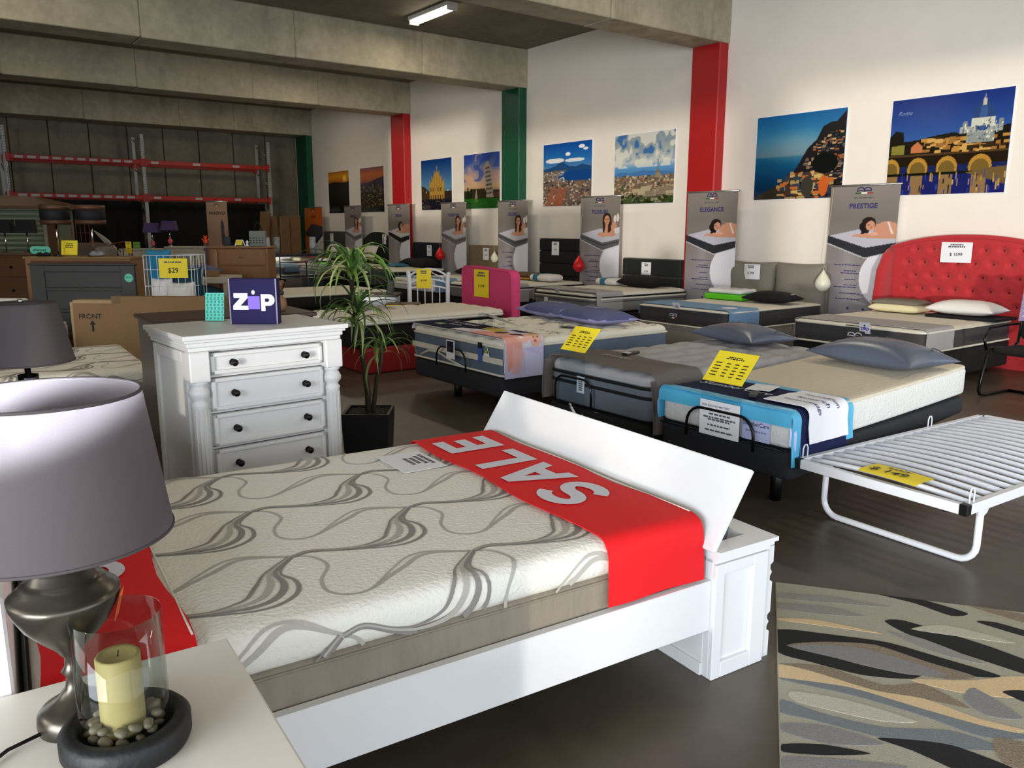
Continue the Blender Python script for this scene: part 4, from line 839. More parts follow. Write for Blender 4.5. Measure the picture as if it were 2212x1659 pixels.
o = tag(MB().box(-.1, .1, -.075, .075, 0, .002).build('folded_paper', 'white_paper'), 'white paper lying on the navy bed runner', 'paper'); place(o, (4.18, 3.0, .634), .3)
def satin_pillow(label, loc, rz, sx, sy, sz, ry=0):
    t = pillow(label, loc, rz, sx, sy, sz, 'slate_satin', p=2.2, pinch=.16, ry=ry); b = MB(); rnd = random.Random(5)
    for k in range(9):
        u = rnd.uniform(-.42, .42); v = -.1; pts = []
        for j in range(7):
            vv = v - .34 * j / 6; uu = u + .06 * math.sin(j * .5 + k); f = max(0, 1 - abs(2 * uu) ** 2.2) * max(0, 1 - abs(2 * vv) ** 2.2)
            pts.append((uu * sx, vv * sy, sz * (.38 + .62 * f ** .5) + .002))
        b.tube(pts, .004, 4)
    b.build('branch_print', 'slate_print', t); return t
satin_pillow('slate grey satin pillow on the nearest white mattress', (5.4, 2.93, .655), PI / 2 - .15, .86, .52, .2)
# ---- second: grey mattress
A2 = (3.8, 4.1)
t = base('black base of the grey mattress with taupe cloth', A2, 0, 2.03, 1.07, .06, .325, 'black_fabric', [(.2, -.4), (.2, .4), (1.8, -.4), (1.8, .4)]); bar(t, -.05, .39, -.0, .35, .55, 'dark_chrome', .008)
MB().tube([(-.05, .4, .34), (-.05, -.1, .34)], .004, 5).build('retainer_foot', 'dark_chrome', t)
t = mattress('blue-grey pillow-top mattress with black piping', A2, 0, 2.03, 1.07, .33, .645, 'blue_grey_border', 'grey_quilt', .085, lambda x, y: .022 * (abs(math.sin(PI * x / .26)) * abs(math.sin(PI * y / .21))) ** .6, [(.565, .012, 'black_border'), (.50, .012, 'black_border')], rp=.1, n=(46, 28, 3))
T = thing('bed_runner', 'taupe cloth draped over the corner of the blue-grey mattress', 'bed runner', (A2[0], A2[1], 0))
rn(1.07, .66, .01, .46, .36, .3, .006, n=10).build('runner_cloth', 'taupe_runner', T)
b = cloth([(-.545, .63), (-.57, .5), (-.58, .38), (-.585, .28)], -.03, .1, .005, 6, lambda a, c: .012 * math.sin(c * 8)); b.v = [(q[1], q[0], q[2]) for q in b.v]; b.build('folded_flap', 'taupe_runner', T)
b = cloth([(.545, .64), (.565, .5), (.57, .38), (.56, .34)], -.03, .08, .005, 4, lambda a, c: .01 * math.sin(c * 8)); b.v = [(-0 + q[1], q[0], q[2]) for q in b.v]; b.build('folded_flap', 'taupe_runner', T)
MB().xf(text_mb('Bronze', .1, 0, shear=.3), Matrix.Translation((.3, .12, .682)) @ Matrix.Rotation(-PI / 2, 4, 'Z')).build('stitched_lettering', 'grey_runner', T)
o = tag(MB().box(-.003, 0, -.04, .04, -.06, .06).build('mattress_label', 'white_paper'), 'white care label on the foot of the blue-grey mattress', 'label'); o.location = (3.79, 4.255, .5); lines_mb(.06, .09, 6, 4, .4).xf(MB(), Matrix()).deform(lambda x, y, z: (-.004 - z, -x, y)).build('label_print', 'grey_ink', o)
o = MB().tube([(3.78, 4.33, .35), (3.74, 4.28, .31), (3.73, 4.23, .27), (3.73, 4.17, .29)], .014, 6).deform(lambda x, y, z: (3.745 + (x - 3.745) * .25, y, z)).build('loose_ribbon', 'white_paper'); tag(o, 'crumpled white ribbon below the retainer of the grey mattress', 'ribbon')
MB().tube([(3.73, 4.12, .285), (3.735, 4.06, .255), (3.73, 3.98, .27)], .013, 6).deform(lambda x, y, z: (3.745 + (x - 3.745) * .25, y, z)).build('ribbon_tail', 'white_paper', o)
sign_holder('yellow price list on clear stand over the blue-grey mattress', 3.755, 4.31, .27, .33, .74, .22, .75)
o = thing('remote_control', 'silver and black remote on the taupe cloth', 'remote control', (4.28, 4.25, .672), .25); MB().bbox(-.09, .09, -.028, .028, 0, .022, .008, 2).build('remote_body', 'black_plastic', o); MB().bbox(-.09, -.03, -.026, .026, .018, .025, .004, 1).build('silver_face', 'chrome', o)
satin_pillow('slate grey satin pillow on the blue-grey mattress', (5.55, 4.22, .665), PI / 2 - .2, .8, .5, .16)
# ---- third: queen mattress with family print
A3 = (3.97, 6.21)
t = base('black adjustable bed base below the mattress with the family print', A3, 0, 2.03, 1.5, .16, .345, 'charcoal_fabric', [(.2, .25), (.3, -.3), (1.7, .4), (1.7, -.4)], legr=.04); bar(t, -.05, .235, -.26, .33, .52, 'black_tube', .008)
t = mattress('steel blue sided mattress with white quilted top and cream band', A3, 0, 2.03, 1.53, .345, .65, 'steel_blue_border', 'bright_quilt', .05, quilt(.32, .26, .02), [(.6, .01, 'ivory_piping'), (.36, .01, 'ivory_piping')], rp=.06, n=(50, 40, 2))
MB().box(-.006, 0, -.76, .76, .455, .505).build('cream_band', 'ivory_piping', t)
MB().tube([(-.004, .62, .38), (-.004, .45, .44), (-.004, .3, .445), (-.004, .1, .40), (-.004, -.12, .365)], .012, 5).deform(lambda x, y, z: (-.004 + (x + .004) * .2, y, z)).build('cream_swash', 'ivory_piping', t)
b = MB(); rnd = random.Random(2)
for k in range(70):
    x, y = rnd.uniform(.5, 1.95), rnd.uniform(-.7, .7); a = rnd.uniform(0, 6)
    pts = [(x + .07 * s_ * math.cos(a + s_ * 2), y + .07 * s_ * math.sin(a + s_ * 2)) for s_ in np.linspace(0, 1, 6)]
    b.tube([(u, v, .652 + quilt(.32, .26, .02)(u - 1.015, v)) for u, v in pts], .003, 4)
o = b.build('vine_embroidery', mat('vine_grey', (.55, .54, .52), .8), t); o['kind'] = 'stuff'
def family():
    P = Paint(230, 70, (.88, .86, .90)); nz = P.noise(14, 8)
    P.put(nz > .6, (.80, .78, .88), .5); P.put((P.U > .86), (.74, .72, .90), .6)
    P.poly([(0, 0), (0, 1), (.40, 1), (.62, .8), (.62, .62), (.38, .3), (.36, 0)], (.10, .12, .22)); P.poly([(.62, 1), (.6, .85), (.72, .8), (.8, 1)], (.14, .15, .24)); P.poly([(.46, .55), (.44, .9), (.62, .85), (.62, .42)], (.82, .70, .34))
    S1, S2 = (.90, .64, .58), (.93, .72, .66)
    P.poly([(.50, .1), (.56, .36), (.66, .5), (.72, .3), (.7, 0), (.58, 0)], S1); P.ell(.69, .42, .055, .20, S1); P.ell(.655, .5, .035, .16, (.30, .22, .20)); P.ell(.71, .44, .03, .14, S1); P.ell(.70, .40, .006, .05, (.4, .2, .2))
    P.poly([(.7, .05), (.76, .4), (.86, .45), (.93, .3), (.97, .08), (.78, 0)], S1); P.ell(.79, .50, .045, .19, S2); P.ell(.755, .55, .03, .14, (.36, .24, .20)); P.ell(.80, .46, .012, .05, (.96, .92, .92)); P.ell(.785, .56, .006, .03, (.3, .18, .18))
    P.ell(.815, .80, .045, .16, S2); P.ell(.79, .84, .028, .12, (.86, .70, .55)); P.ell(.83, .78, .007, .04, (.75, .4, .4)); P.ell(.81, .76, .006, .02, (.3, .18, .18)); P.ell(.81, .86, .006, .02, (.3, .18, .18))
    P.poly([(.84, .2), (.88, .5), (.97, .4), (.98, .2)], (.92, .70, .68), .8); P.poly([(.87, .5), (.9, .9), (.99, .95), (.99, .55)], (.84, .84, .95), .8)
    W = 1.53 / 2 + .006; z1 = .692; rad = .06; topL = 2 * W - rad; L = topL + rad * 1.57 * .5 + .28
    def fn(u, v):
        x = .0 + .42 * v; s_ = u * L
        if s_ < topL - rad: y, z = W - .02 - s_, z1
        else:
            q = s_ - (topL - rad)
            if q < rad * 1.57: a = q / rad; y, z = -W + rad - rad * math.sin(a), z1 - rad + rad * math.cos(a)
            else: y, z = -W, z1 - rad - (q - rad * 1.57)
        return (x, y - .016, z)
    T = thing('bed_runner', 'printed mattress sheet with a smiling family and navy panel', 'bed runner', (A3[0], A3[1], 0))
    obj('printed_sheet', P.mesh('printed_sheet', 1, 1, fn), 'print_cloth', T)
    rn(1.53, .673, .0, .42, .29, .05, 0, .004).build('sheet_backing', 'white_paper', T)
    for s_, x_, y_, sz in (('A.H. BEARD', .30, .25, .075), ('Domino', .2, .28, .06)): MB().xf(text_mb(s_, sz, .01), Matrix.Translation((x_, y_, .695)) @ Matrix.Rotation(-PI / 2, 4, 'Z')).build('sheet_lettering', 'white_paper', T)
    MB().xf(text_mb('Chiropractic', .05, 0), Matrix.Translation((.34, .6, .695)) @ Matrix.Rotation(-PI / 2, 4, 'Z')).build('sheet_lettering', 'white_paper', T)
    MB().prism([(.1, .52), (.1, .40), (.19, .42), (.17, .52)], .693, .6945).build('green_badge', mat('badge_green', (.55, .68, .55), .6), T)
family()
o = thing('hanging_label', 'dark blue and white label hanging on the retainer of the steel blue mattress', 'label', (3.9, 6.165, .52)); MB().box(-.003, 0, -.07, .07, -.09, .08).build('label_card', 'white_paper', o); MB().box(-.005, -.002, -.055, .055, -.03, .07).build('dark_panel', mat('midnight', (.08, .09, .18), .5), o); MB().xf(text_mb('domino', .025, .01), Matrix.Translation((-.006, 0, .01)) @ WALL).build('label_lettering', 'grey_ink', o)
o = thing('care_label', 'blue strip label on the foot of the steel blue mattress', 'label', (3.955, 5.77, .53)); MB().box(-.003, 0, -.03, .03, -.08, .04).build('label_card', mat('label_blue', (.25, .38, .66), .5), o); MB().box(-.004, 0, -.03, .03, .04, .09).build('label_head', 'ink', o)
o = tag(MB().prism([(-.045, -.05), (.045, -.05), (0, .06)], -.003, 0, 'x').build('triangle_label', 'white_paper'), 'small white triangular label with green and gold mark on the steel blue mattress', 'label'); o.location = (3.955, 5.67, .56); MB().prism([(-.03, -.025), (.03, -.025), (0, .045)], -.005, -.002, 'x').build('green_triangle', mat('label_green', (.10, .40, .22), .5), o); MB().prism([(-.016, -.02), (.014, -.022), (.01, 0), (-.006, .012)], -.006, -.004, 'x').build('gold_mark', mat('label_gold', (.85, .68, .15), .5), o)
o = thing('brochure_stand', 'clear sloping stand with a white printed sheet on the quilted mattress', 'brochure stand', (4.42, 6.12, .697), -.15); MB().prism([(-.15, .12), (.15, .0), (.15, .004), (-.15, .124)], -.15, .15, 'y').build('acrylic_slope', 'clear_acrylic', o); MB().box(-.152, -.148, -.15, .15, 0, .12).build('acrylic_back', 'clear_acrylic', o); MB().prism([(-.14, .122), (.14, .010), (.14, .011), (-.14, .123)], -.13, .13, 'y').build('white_sheet', 'white_paper', o)
o = tag(MB().box(-.05, .05, -.07, .07, 0, .002).build('dark_card', 'charcoal_fabric'), 'small dark card on the white quilted top', 'card'); place(o, (5.0, 5.82, .675), .5)
for lab, x, y in (('denim blue bagged pillow, the further of two on the quilted mattress', 5.55, 6.66), ('denim blue bagged pillow, the nearer of two on the quilted mattress', 5.5, 6.0)):
    o = thing('bagged_pillow', lab, 'pillow', (x, y, .668), PI / 2 - .12, 'denim blue pillows')
    pb = pillow_mb(.86, .5, .16, 22, .1, 2.6); A_, B_ = MB(), MB()
    for f in pb.f:
        c = [sum(pb.v[i][k] for i in f) / len(f) for k in range(3)]
        (A_ if (c[0] < .27 and c[2] > .068) else B_).add([pb.v[i] for i in f], [tuple(range(len(f)))], True)
    weld(A_).build('pillow_bag', 'denim_pillow', o); weld(B_).build('lilac_trim', 'lilac_pillow', o)
    MB().xf(text_mb('A.H. BEARD', .055, .012), Matrix.Translation((-.05, .03, .1635)) @ Matrix.Rotation(PI, 4, 'Z')).build('bag_lettering', 'white_paper', o)
# ---- fourth: pink headboard bed on red base
A4 = (3.95, 8.62)
t = base('red fabric bed base on the floor behind the plant', A4, 0, 2.0, 1.25, .0, .29, mat('red_fabric', (.55, .07, .10), .85, bump=.2, bscale=200), name='red_divan')
base('black ensemble divan on the red base', (3.8, 8.62), 0, 2.1, 1.15, .3, .53, 'black_fabric')
t = mattress('thin white mattress with floral quilting in front of the pink headboard', (3.75, 8.62), 0, 2.15, 1.2, .53, .62, 'white_knit', 'bright_quilt', .06, quilt(.3, .3, .016), rp=.1, n=(36, 24, 2))
def pink_headboard():
    t = thing('headboard', 'bright pink upholstered headboard with a yellow price card', 'headboard', (6.1, 8.68, 0))
    prof = [(-1, .0)] + [(-.56 + .09 * (1 - math.cos(a)), 1.10 - .09 + .09 * math.sin(a)) for a in np.linspace(0, PI / 2, 6)] + [(.56 - .09 * (1 - math.cos(a)), 1.07 - .09 + .09 * math.sin(a)) for a in np.linspace(PI / 2, 0, 6)]
    prof[0] = (-.56, .0); prof.append((.56, .0))
    m = mat('pink_wool', (.84, .27, .47), .85, bump=.2, bscale=150)
    MB().prism([(-a, b_) for a, b_ in prof], -.05, .07, 'x').build('padded_panel', m, t)
    b = MB().tube([(-.05, -a, b_) for a, b_ in prof], .012, 6); b.build('welt_piping', m, t)
    b = MB().tube([(.07, -a, b_) for a, b_ in prof], .012, 6); b.build('welt_piping', m, t)
    price_tag(t, Matrix.Translation((-.062, .09, .86 + .03)) @ WALL, .34, .36, '1199', True)
pink_headboard()
# ------------------------------------------------------------------ white metal headboard, bedside drawers and small brown table behind the pink bed
def metal_headboard():
    t = thing('metal_headboard', 'white metal single headboard with scroll work and yellow price card', 'headboard', (5.67, 9.5, 0), math.atan2(9.36 - 9.67, 5.85 - 5.44))
    w_ = .26
    for s, zt in ((-w_, 1.0), (w_, .985)):
        MB().tube([(s, 0, 0), (s, 0, zt - .1), (s * 1.02, 0, zt - .03), (s * 1.05, 0, zt)], .03, 10).build('post', 'white_metal', t); MB().lathe([(0, -.005), (.032, 0), (.03, .02), (0, .035)], 10, (s * 1.05, 0, zt)).build('post_cap', 'white_metal', t)
    top = [(w_ * u, 0, .96 + .1 * (1 - u * u)) for u in np.linspace(-1, 1, 13)]; MB().tube(top, .014, 8).build('top_arch', 'white_metal', t)
    mid = [(w_ * u, 0, .87 + .05 * (1 - u * u)) for u in np.linspace(-1, 1, 11)]; MB().tube(mid, .012, 8).build('middle_arch', 'white_metal', t)
    MB().tube([(w_ * u, 0, .79 + .04 * (1 - u * u)) for u in np.linspace(-1, 1, 11)], .012, 8).build('lower_arch', 'white_metal', t)
    for s in (-1, 1):
        MB().tube([(s * .02, 0, 1.05), (s * .06, 0, 1.0), (s * .13, 0, .97), (s * .19, 0, .95), (s * .20, 0, .91), (s * .16, 0, .90), (s * .14, 0, .925)], .007, 6).build('scroll', 'white_metal', t)
    for x in (-.15, -.05, .05, .15): MB().tube([(x, -.01, .25), (x, -.01, .80), (x, .0, .825)], .008, 6).build('spindle', 'white_metal', t)
    MB().tube([(-w_, 0, .25), (w_, 0, .25)], .012, 6).build('bottom_rail', 'white_metal', t)
    price_tag(t, Matrix.Translation((-.06, -.03, .93)) @ facing(0, -1), .2, .26, '199', True)
metal_headboard()
mat('bedside_white', (.86, .88, .91), .3); mat('walnut_top', (.22, .17, .15), .4, var=.15, vscale=4, stretch=(1, 8, 1))
t = thing('bedside_table', 'white bedside table with dark walnut top beside the white metal headboard', 'bedside table', (5.08, 9.95, 0), -.64)
MB().bbox(-.3, .3, -.05, .38, .05, .68, .006, 1).build('carcass', 'bedside_white', t); MB().bbox(-.32, .32, -.08, .4, .68, .715, .006, 1).build('table_top', 'walnut_top', t)
for z in (.1, .40): MB().bbox(-.28, .28, -.075, -.04, z, z + .26, .006, 1).build('drawer_front', 'bedside_white', t)
o = tag(MB().box(-.05, .05, -.004, .004, 0, .2).build('display_card', mat('card_dark', (.16, .18, .17), .4)), 'dark display card standing on the walnut bedside top', 'card'); place(o, (5.22, 9.78, .716), -.64, -.3, .15); lines_mb(.07, .16, 7, 2, .5).deform(lambda x, y, z: (x, -.0045 - z, y + .1)).build('card_print', 'grey_ink', o)
o = tag(MB().box(-.13, .13, -.09, .09, 0, .002).build('flat_leaflet', 'white_paper'), 'pale leaflet lying on the walnut bedside top', 'leaflet'); place(o, (4.95, 9.98, .716), -.5)
o = tag(softbox(.6, .5, .02, .05, .008, (6, 6, 1), lambda x, y: .01 * math.sin(30 * x) * math.sin(27 * y)).build('plastic_wrap', mat('film', (.9, .9, .9), .1, trans=.6, ior=1.2, bump=.5, bscale=20)), 'clear plastic wrap on the mattress in front of the bedside table', 'wrapping'); place(o, (4.45, 8.95, .625), .2)
t = thing('side_table', 'low brown side table with a yellow card behind the pink headboard bed', 'side table', (5.15, 9.28, 0), -.6)
MB().bbox(-.22, .22, -.16, .16, .6, .64, .005, 1).build('table_top', mat('brown_wood', (.36, .25, .17), .5, var=.2, vscale=6, stretch=(1, 9, 1)), t)
for sx in (-.18, .18):
    for sy in (-.12, .12): MB().box(sx - .02, sx + .02, sy - .02, sy + .02, 0, .6).build('leg', 'brown_wood', t)
MB().box(-.2, .02, -.166, -.163, .58, .63).build('yellow_card', 'yellow_paper', t)
# ------------------------------------------------------------------ the white bed with open storage footboard
SB, SA = (2.16, 1.71, 0), math.radians(-4.5)
t = thing('storage_bed', 'white wooden bed with storage footboard and its lid propped open', 'bed', SB, SA)
for y0 in (0, 1.55): MB().bbox(-2.08, .0, y0, y0 + .035, .19, .38, .004, 1).build('side_rail', 'white_wood', t)
MB().box(-2.06, 0, .04, 1.545, .27, .29).build('slat_deck', mat('deck_dark', (.12, .11, .1), .8), t)
hb = MB().bbox(-2.15, -2.08, -.03, 1.62, .0, .86, .006, 1).build('headboard', 'white_wood', t)
# footboard box
box = MB()
box.bbox(0, .27, 0, .03, .0, .46, .003, 1); box.bbox(0, .27, 1.56, 1.59, .0, .46, .003, 1); box.bbox(0, .025, .03, 1.56, 0, .46, .002, 1); box.bbox(.245, .27, .03, 1.56, 0, .46, .002, 1); box.box(.02, .25, .03, 1.56, .03, .05)
fb = box.build('footboard_box', 'white_wood', t)
for z0, z1, o in ((.445, .462, .012), (.462, .478, .022), (.478, .494, .032)):
    b = MB(); b.box(.215, .27 + o, -o, 1.59 + o, z0, z1); b.box(.0, .215, -o, .05, z0, z1); b.box(.0, .215, 1.54, 1.59 + o, z0, z1); b.build('cornice', 'white_wood', fb)
for y in (-.006, 1.596):   # framed end panel
    s = -1 if y < 0 else 1
    for x0, x1, z0, z1 in ((.0, .045, .0, .44), (.195, .27, .0, .44), (.045, .195, .0, .06), (.045, .195, .40, .44)): MB().bbox(x0, x1, min(y - s * .008, y + s * .012), max(y - s * .008, y + s * .012), z0, z1, .003, 1).build('panel_stile', 'white_wood', fb)
for x0, x1, z0, z1 in ((-.008, 0, .0, .06), ):
    MB().bbox(-.008, .0, .03, 1.5, .0, .05, .002, 1).build('panel_stile', 'white_wood', fb)
prof = [(0, 0), (.05, 0), (.05, .10), (.035, .11), (.035, .125), (.045, .14), (.035, .155), (.035, .17), (.05, .18), (.05, .30), (.035, .31), (.035, .325), (.045, .34), (.035, .355), (.035, .37), (.05, .38), (.05, .445), (0, .445)]
for y in (0.0, 1.54): MB().prism([(.27 + a, c) for a, c in prof], y, y + .05, 'y').build('turned_post', 'white_wood', fb)
MB().bbox(.27, .285, .05, 1.54, .02, .44, .003, 1).build('outer_face', 'white_wood', fb)
lid = MB().bbox(0, .32, -.03, 1.62, 0, .02, .005, 2).build('hinged_lid', 'white_wood', fb); lid.location = (-.02, 0, .494); lid.rotation_euler = (0, -math.atan2(.27, .172), 0)
for y in (.06, 1.52): MB().tube([(.06, y, .40), (.12, y, .50), (.14, y, .60)], .006, 5).build('lid_stay', 'dark_chrome', fb)
# mattress on it
mt = thing('mattress', 'cream mattress with grey ribbon swirls on the white storage bed', 'mattress', SB, SA)
def swirl_mattress(mt, L, y0, y1, z0, z1, zband):
    W = y1 - y0
    softbox(L, W, zband - z0 + .02, .05, .02, (10, 8, 1)).deform(lambda x, y, z: (x - L / 2 - .005, y + (y0 + y1) / 2, z + z0)).build('mattress_border', mat('taupe_suede', (.56, .52, .46), .85, var=.1, vscale=6, bump=.3, bscale=9, stretch=(5, 1, 1)), mt)
    softbox(L - .006, W - .006, z1 - zband, .06, .05, (30, 20, 3)).deform(lambda x, y, z: (x - L / 2 - .005, y + (y0 + y1) / 2, z + zband)).build('knitted_top', mat('swirl_knit', (.93, .915, .87), .85, bump=.45, bscale=70), mt)
    MB().tube([(p[0] - L - .005, p[1] + (y0 + y1) / 2, zband + .004) for p in loop_xy(L + .002, W + .002, .05, 0)], .004, 5, True).build('piping', 'taupe_suede', mt)
    rad = .05
    def S(x, y, off):
        e = y0 + .003 + rad - y
        if e <= 0: return (x, y, z1 + off)
        if e < rad * PI / 2: a = e / rad; return (x, y0 + .003 + rad - (rad + off) * math.sin(a), z1 - rad + (rad + off) * math.cos(a))
        return (x, y0 + .003 - off, z1 - rad - (e - rad * PI / 2))
    def cr(P, n=6):
        P = [Vector(p) for p in P]; Q = [2 * P[0] - P[1]] + P + [2 * P[-1] - P[-2]]; out = []
        for i in range(1, len(Q) - 2):
            for k in range(n):
                s = k / n; a, b, c, d = Q[i - 1], Q[i], Q[i + 1], Q[i + 2]
                out.append(.5 * ((2 * b) + (c - a) * s + (2 * a - 5 * b + 4 * c - d) * s * s + (3 * b - a - 3 * c + d) * s ** 3))
        return out + [P[-1]]
    dark, light = MB(), MB()
    def ribbon(b, pts, wfn, off):
        k = len(pts); L_, R_ = [], []
        for i, p in enumerate(pts):
            d = (pts[min(i + 1, k - 1)] - pts[max(i - 1, 0)]).normalized(); n = Vector((-d.y, d.x)); w_ = wfn(i / (k - 1))
            L_.append(p + n * w_ / 2); R_.append(p - n * w_ / 2)
        for i in range(k - 1):
            q = [L_[i], R_[i], R_[i + 1], L_[i + 1]]
            if all(-L + .02 < p.x < -.02 and p.y < y1 - .03 for p in q):
                v = [S(p.x, p.y, off) for p in q]
                if min(a[2] for a in v) > zband + .006: b.add(v, [(0, 1, 2, 3)], True)
    Bc = [(0, 0), (.06, .012), (.15, -.025), (.23, -.04), (.32, -.02), (.37, .05), (.40, .13), (.49, .22)]
    Tc = [(0, 0), (.05, -.035), (.07, -.12), (.02, -.21), (.01, -.29), (.05, -.34), (.12, -.34), (.24, -.25), (.35, -.19), (.5, -.255)]
    for i in range(-2, 5):
        for j in range(-6, 6):
            N = Vector((-1.34 + .5 * i, .95 + .22 * i + .475 * j))
            if not (-.7 < N.y < 2.2): continue
            base_ = cr([N + Vector(p) for p in Bc]); k = len(base_)
            def offs(P, amt):
                out = []
                for q, p in enumerate(P):
                    s = q / (len(P) - 1); d = (P[min(q + 1, len(P) - 1)] - P[max(q - 1, 0)]).normalized(); n = Vector((-d.y, d.x)); out.append(p + n * amt(s))
                return out
            g = lambda s: math.exp(-((s - .66) / .18) ** 2)
            for kk, (a, wd) in enumerate(((-.088, .012), (-.05, .019), (-.012, .017), (.026, .011))):
                ribbon(dark if wd != .017 else light, offs(base_, lambda s: a * g(s) + a * .12), lambda s: wd * (.4 + .75 * g(s)), .0016 + .0004 * kk)
            tl = cr([N + Vector(p) for p in Tc]); h = lambda s: math.exp(-((s - .82) / .1) ** 2)
            for kk, (a, wd) in enumerate(((-.015, .016), (.015, .012))): ribbon(light, offs(tl if kk == 0 else tl[30:], (lambda s: a * h(s)) if kk == 0 else (lambda s: a * h(.55 + .45 * s))), lambda s: wd * (.7 + .5 * h(s)), .0006 + .0004 * kk)
    for b, m in ((dark, mat('swirl_dark', (.56, .54, .52), .8)), (light, mat('swirl_light', (.72, .70, .66), .75))):
        o = b.build('woven_swirl', m, mt, False); o['kind'] = 'stuff'
swirl_mattress(mt, 2.05, .04, 1.54, .295, .6, .47)
def block_sale(H):
    """heavy block letters S A L E, cap height H, centred"""
    b = MB(); w_ = H * .82; g = H * .17; x0 = -(4 * w_ + 3 * g) / 2 + .02; t_ = H * .24
    c = [(.5 + .36 * math.cos(math.radians(a)), .70 + .20 * math.sin(math.radians(a))) for a in np.linspace(12, 262, 15)] + [(.5 + .36 * math.cos(math.radians(a)), .30 + .20 * math.sin(math.radians(a))) for a in np.linspace(82, -168, 15)]
    P = [Vector((x0 + u * w_, (v - .5) * H * 1.0)) for u, v in c]; L_, R_ = [], []
    for i, p in enumerate(P):
        d = (P[min(i + 1, len(P) - 1)] - P[max(i - 1, 0)]).normalized(); n = Vector((-d.y, d.x)) * t_ * .44; L_.append((p.x + n.x, p.y + n.y, 0)); R_.append((p.x - n.x, p.y - n.y, 0))
    b.grid([L_, R_], False)
    def poly(pts, k): b.add([(x0 + k * (w_ + g) + u * w_, (v - .5) * H, 0) for u, v in pts], [tuple(range(len(pts)))])
    poly([(-.06, 0), (.24, 0), (.5, .66), (.5, 1), (.36, 1)], 1); poly([(.76, 0), (1.06, 0), (.64, 1), (.5, 1), (.5, .66)], 1); poly([(.316, .19), (.684, .19), (.597, .41), (.403, .41)], 1)
    poly([(.05, 0), (.35, 0), (.35, 1), (.05, 1)], 2); poly([(.35, 0), (.95, 0), (.95, .22), (.35, .22)], 2)
    poly([(.05, 0), (.35, 0), (.35, 1), (.05, 1)], 3)
    for v0, v1, e in ((0, .22, .95), (.39, .61, .88), (.78, 1, .95)): poly([(.35, v0), (e, v0), (e, v1), (.35, v1)], 3)
    return b
def sale_banner(label, x0, x1, tsize, ty, down0=.215, side=-1):
    T = thing('sale_banner', label, 'banner', SB, SA); y0, y1, z1 = .034, 1.545, .604; r = .06
    path = [(y0 - .012, z1 - down0), (y0 - .008, z1 - down0 * .6)] + arc(y0 + r - .004, z1 - r + .004, r, 180, 90, 6) + [(y0 + (y1 - y0) * f, z1 + .004) for f in np.linspace(.1, .92, 12)] + arc(y1 - r, z1 - r + .004, r, 90, 0, 5) + [(y1 + .006, z1 - .2)]
    b = cloth(path, x0, x1, .003, 10, lambda a, c: .0015 * math.sin(a * 34 + c * 2) * (.3 + abs(c - .2)) + .03 * max(0, .18 - a) * math.sin(c * 8 + a * 9) + .002)
    b.v = [(p[1] + .012 * math.sin(p[0] * 9), p[0], p[2]) for p in b.v]; b.build('banner_cloth', mat('sale_red', (.90, .055, .085), .75, bump=.08, bscale=30), T)
    tm = block_sale(tsize); MB().xf(tm, Matrix.Translation(((x0 + x1) / 2 - .02, ty, .6165)) @ Matrix.Rotation(PI / 2, 4, 'Z')).build('sale_lettering', mat('letter_white', (.86, .86, .90), .7), T)
    MB().tube([(x1 + .004, y, .612 + .002 * math.sin(y * 9)) for y in np.linspace(.1, 1.45, 20)], .003, 4).build('hem_thread', 'ivory_piping', T)
    return T
sale_banner('red SALE banner across the foot of the white storage bed', -.455, -.03, .275, .865)
T = sale_banner('red SALE banner draped at the head end behind the grey lamp', -2.04, -1.71, .2, .9, .26)
o = tag(MB().box(-.1, .1, -.14, .14, 0, .0015).build('price_sheet', 'white_paper'), 'white printed price sheet on the swirl mattress beside the SALE banner', 'price sheet'); place(o, (1.665, 2.96, .606), -.05)
MB().xf(lines_mb(.2, .11, 4, 3, .4), Matrix.Translation((.03, 0, .002)) @ Matrix.Rotation(PI / 2, 4, 'Z')).build('sheet_print', 'grey_ink', o)

# ------------------------------------------------------------------ near nightstand with lamp and candle holder
t = thing('nightstand', 'white nightstand in the near corner carrying lamp and candle', 'nightstand', (.245, 1.45, 0), -.06)
MB().bbox(-.25, .245, -.42, .375, .615, .65, .006, 2).build('table_top', mat('warm_white', (.90, .875, .83), .4), t); MB().bbox(-.22, .215, -.39, .345, .08, .615, .004, 1).build('carcass', 'white_wood', t)
for z in (.12, .37):
    d = MB().bbox(.215, .232, -.36, .32, z, z + .22, .005, 1).build('drawer_front', 'white_wood', t); MB().lathe([(.012, 0), (.01, .015), (.02, .025), (.015, .035), (0, .037)], 12).build('knob', mat('bronze_knob', (.13, .12, .12), .35, .6), d).matrix_local = Matrix.Translation((.232, -.02, z + .11)) @ Matrix.Rotation(PI / 2, 4, 'Y')
for sx in (-.2, .19):
    for sy in (-.37, .32): MB().box(sx - .02, sx + .02, sy - .02, sy + .02, 0, .08).build('leg', 'white_wood', t)
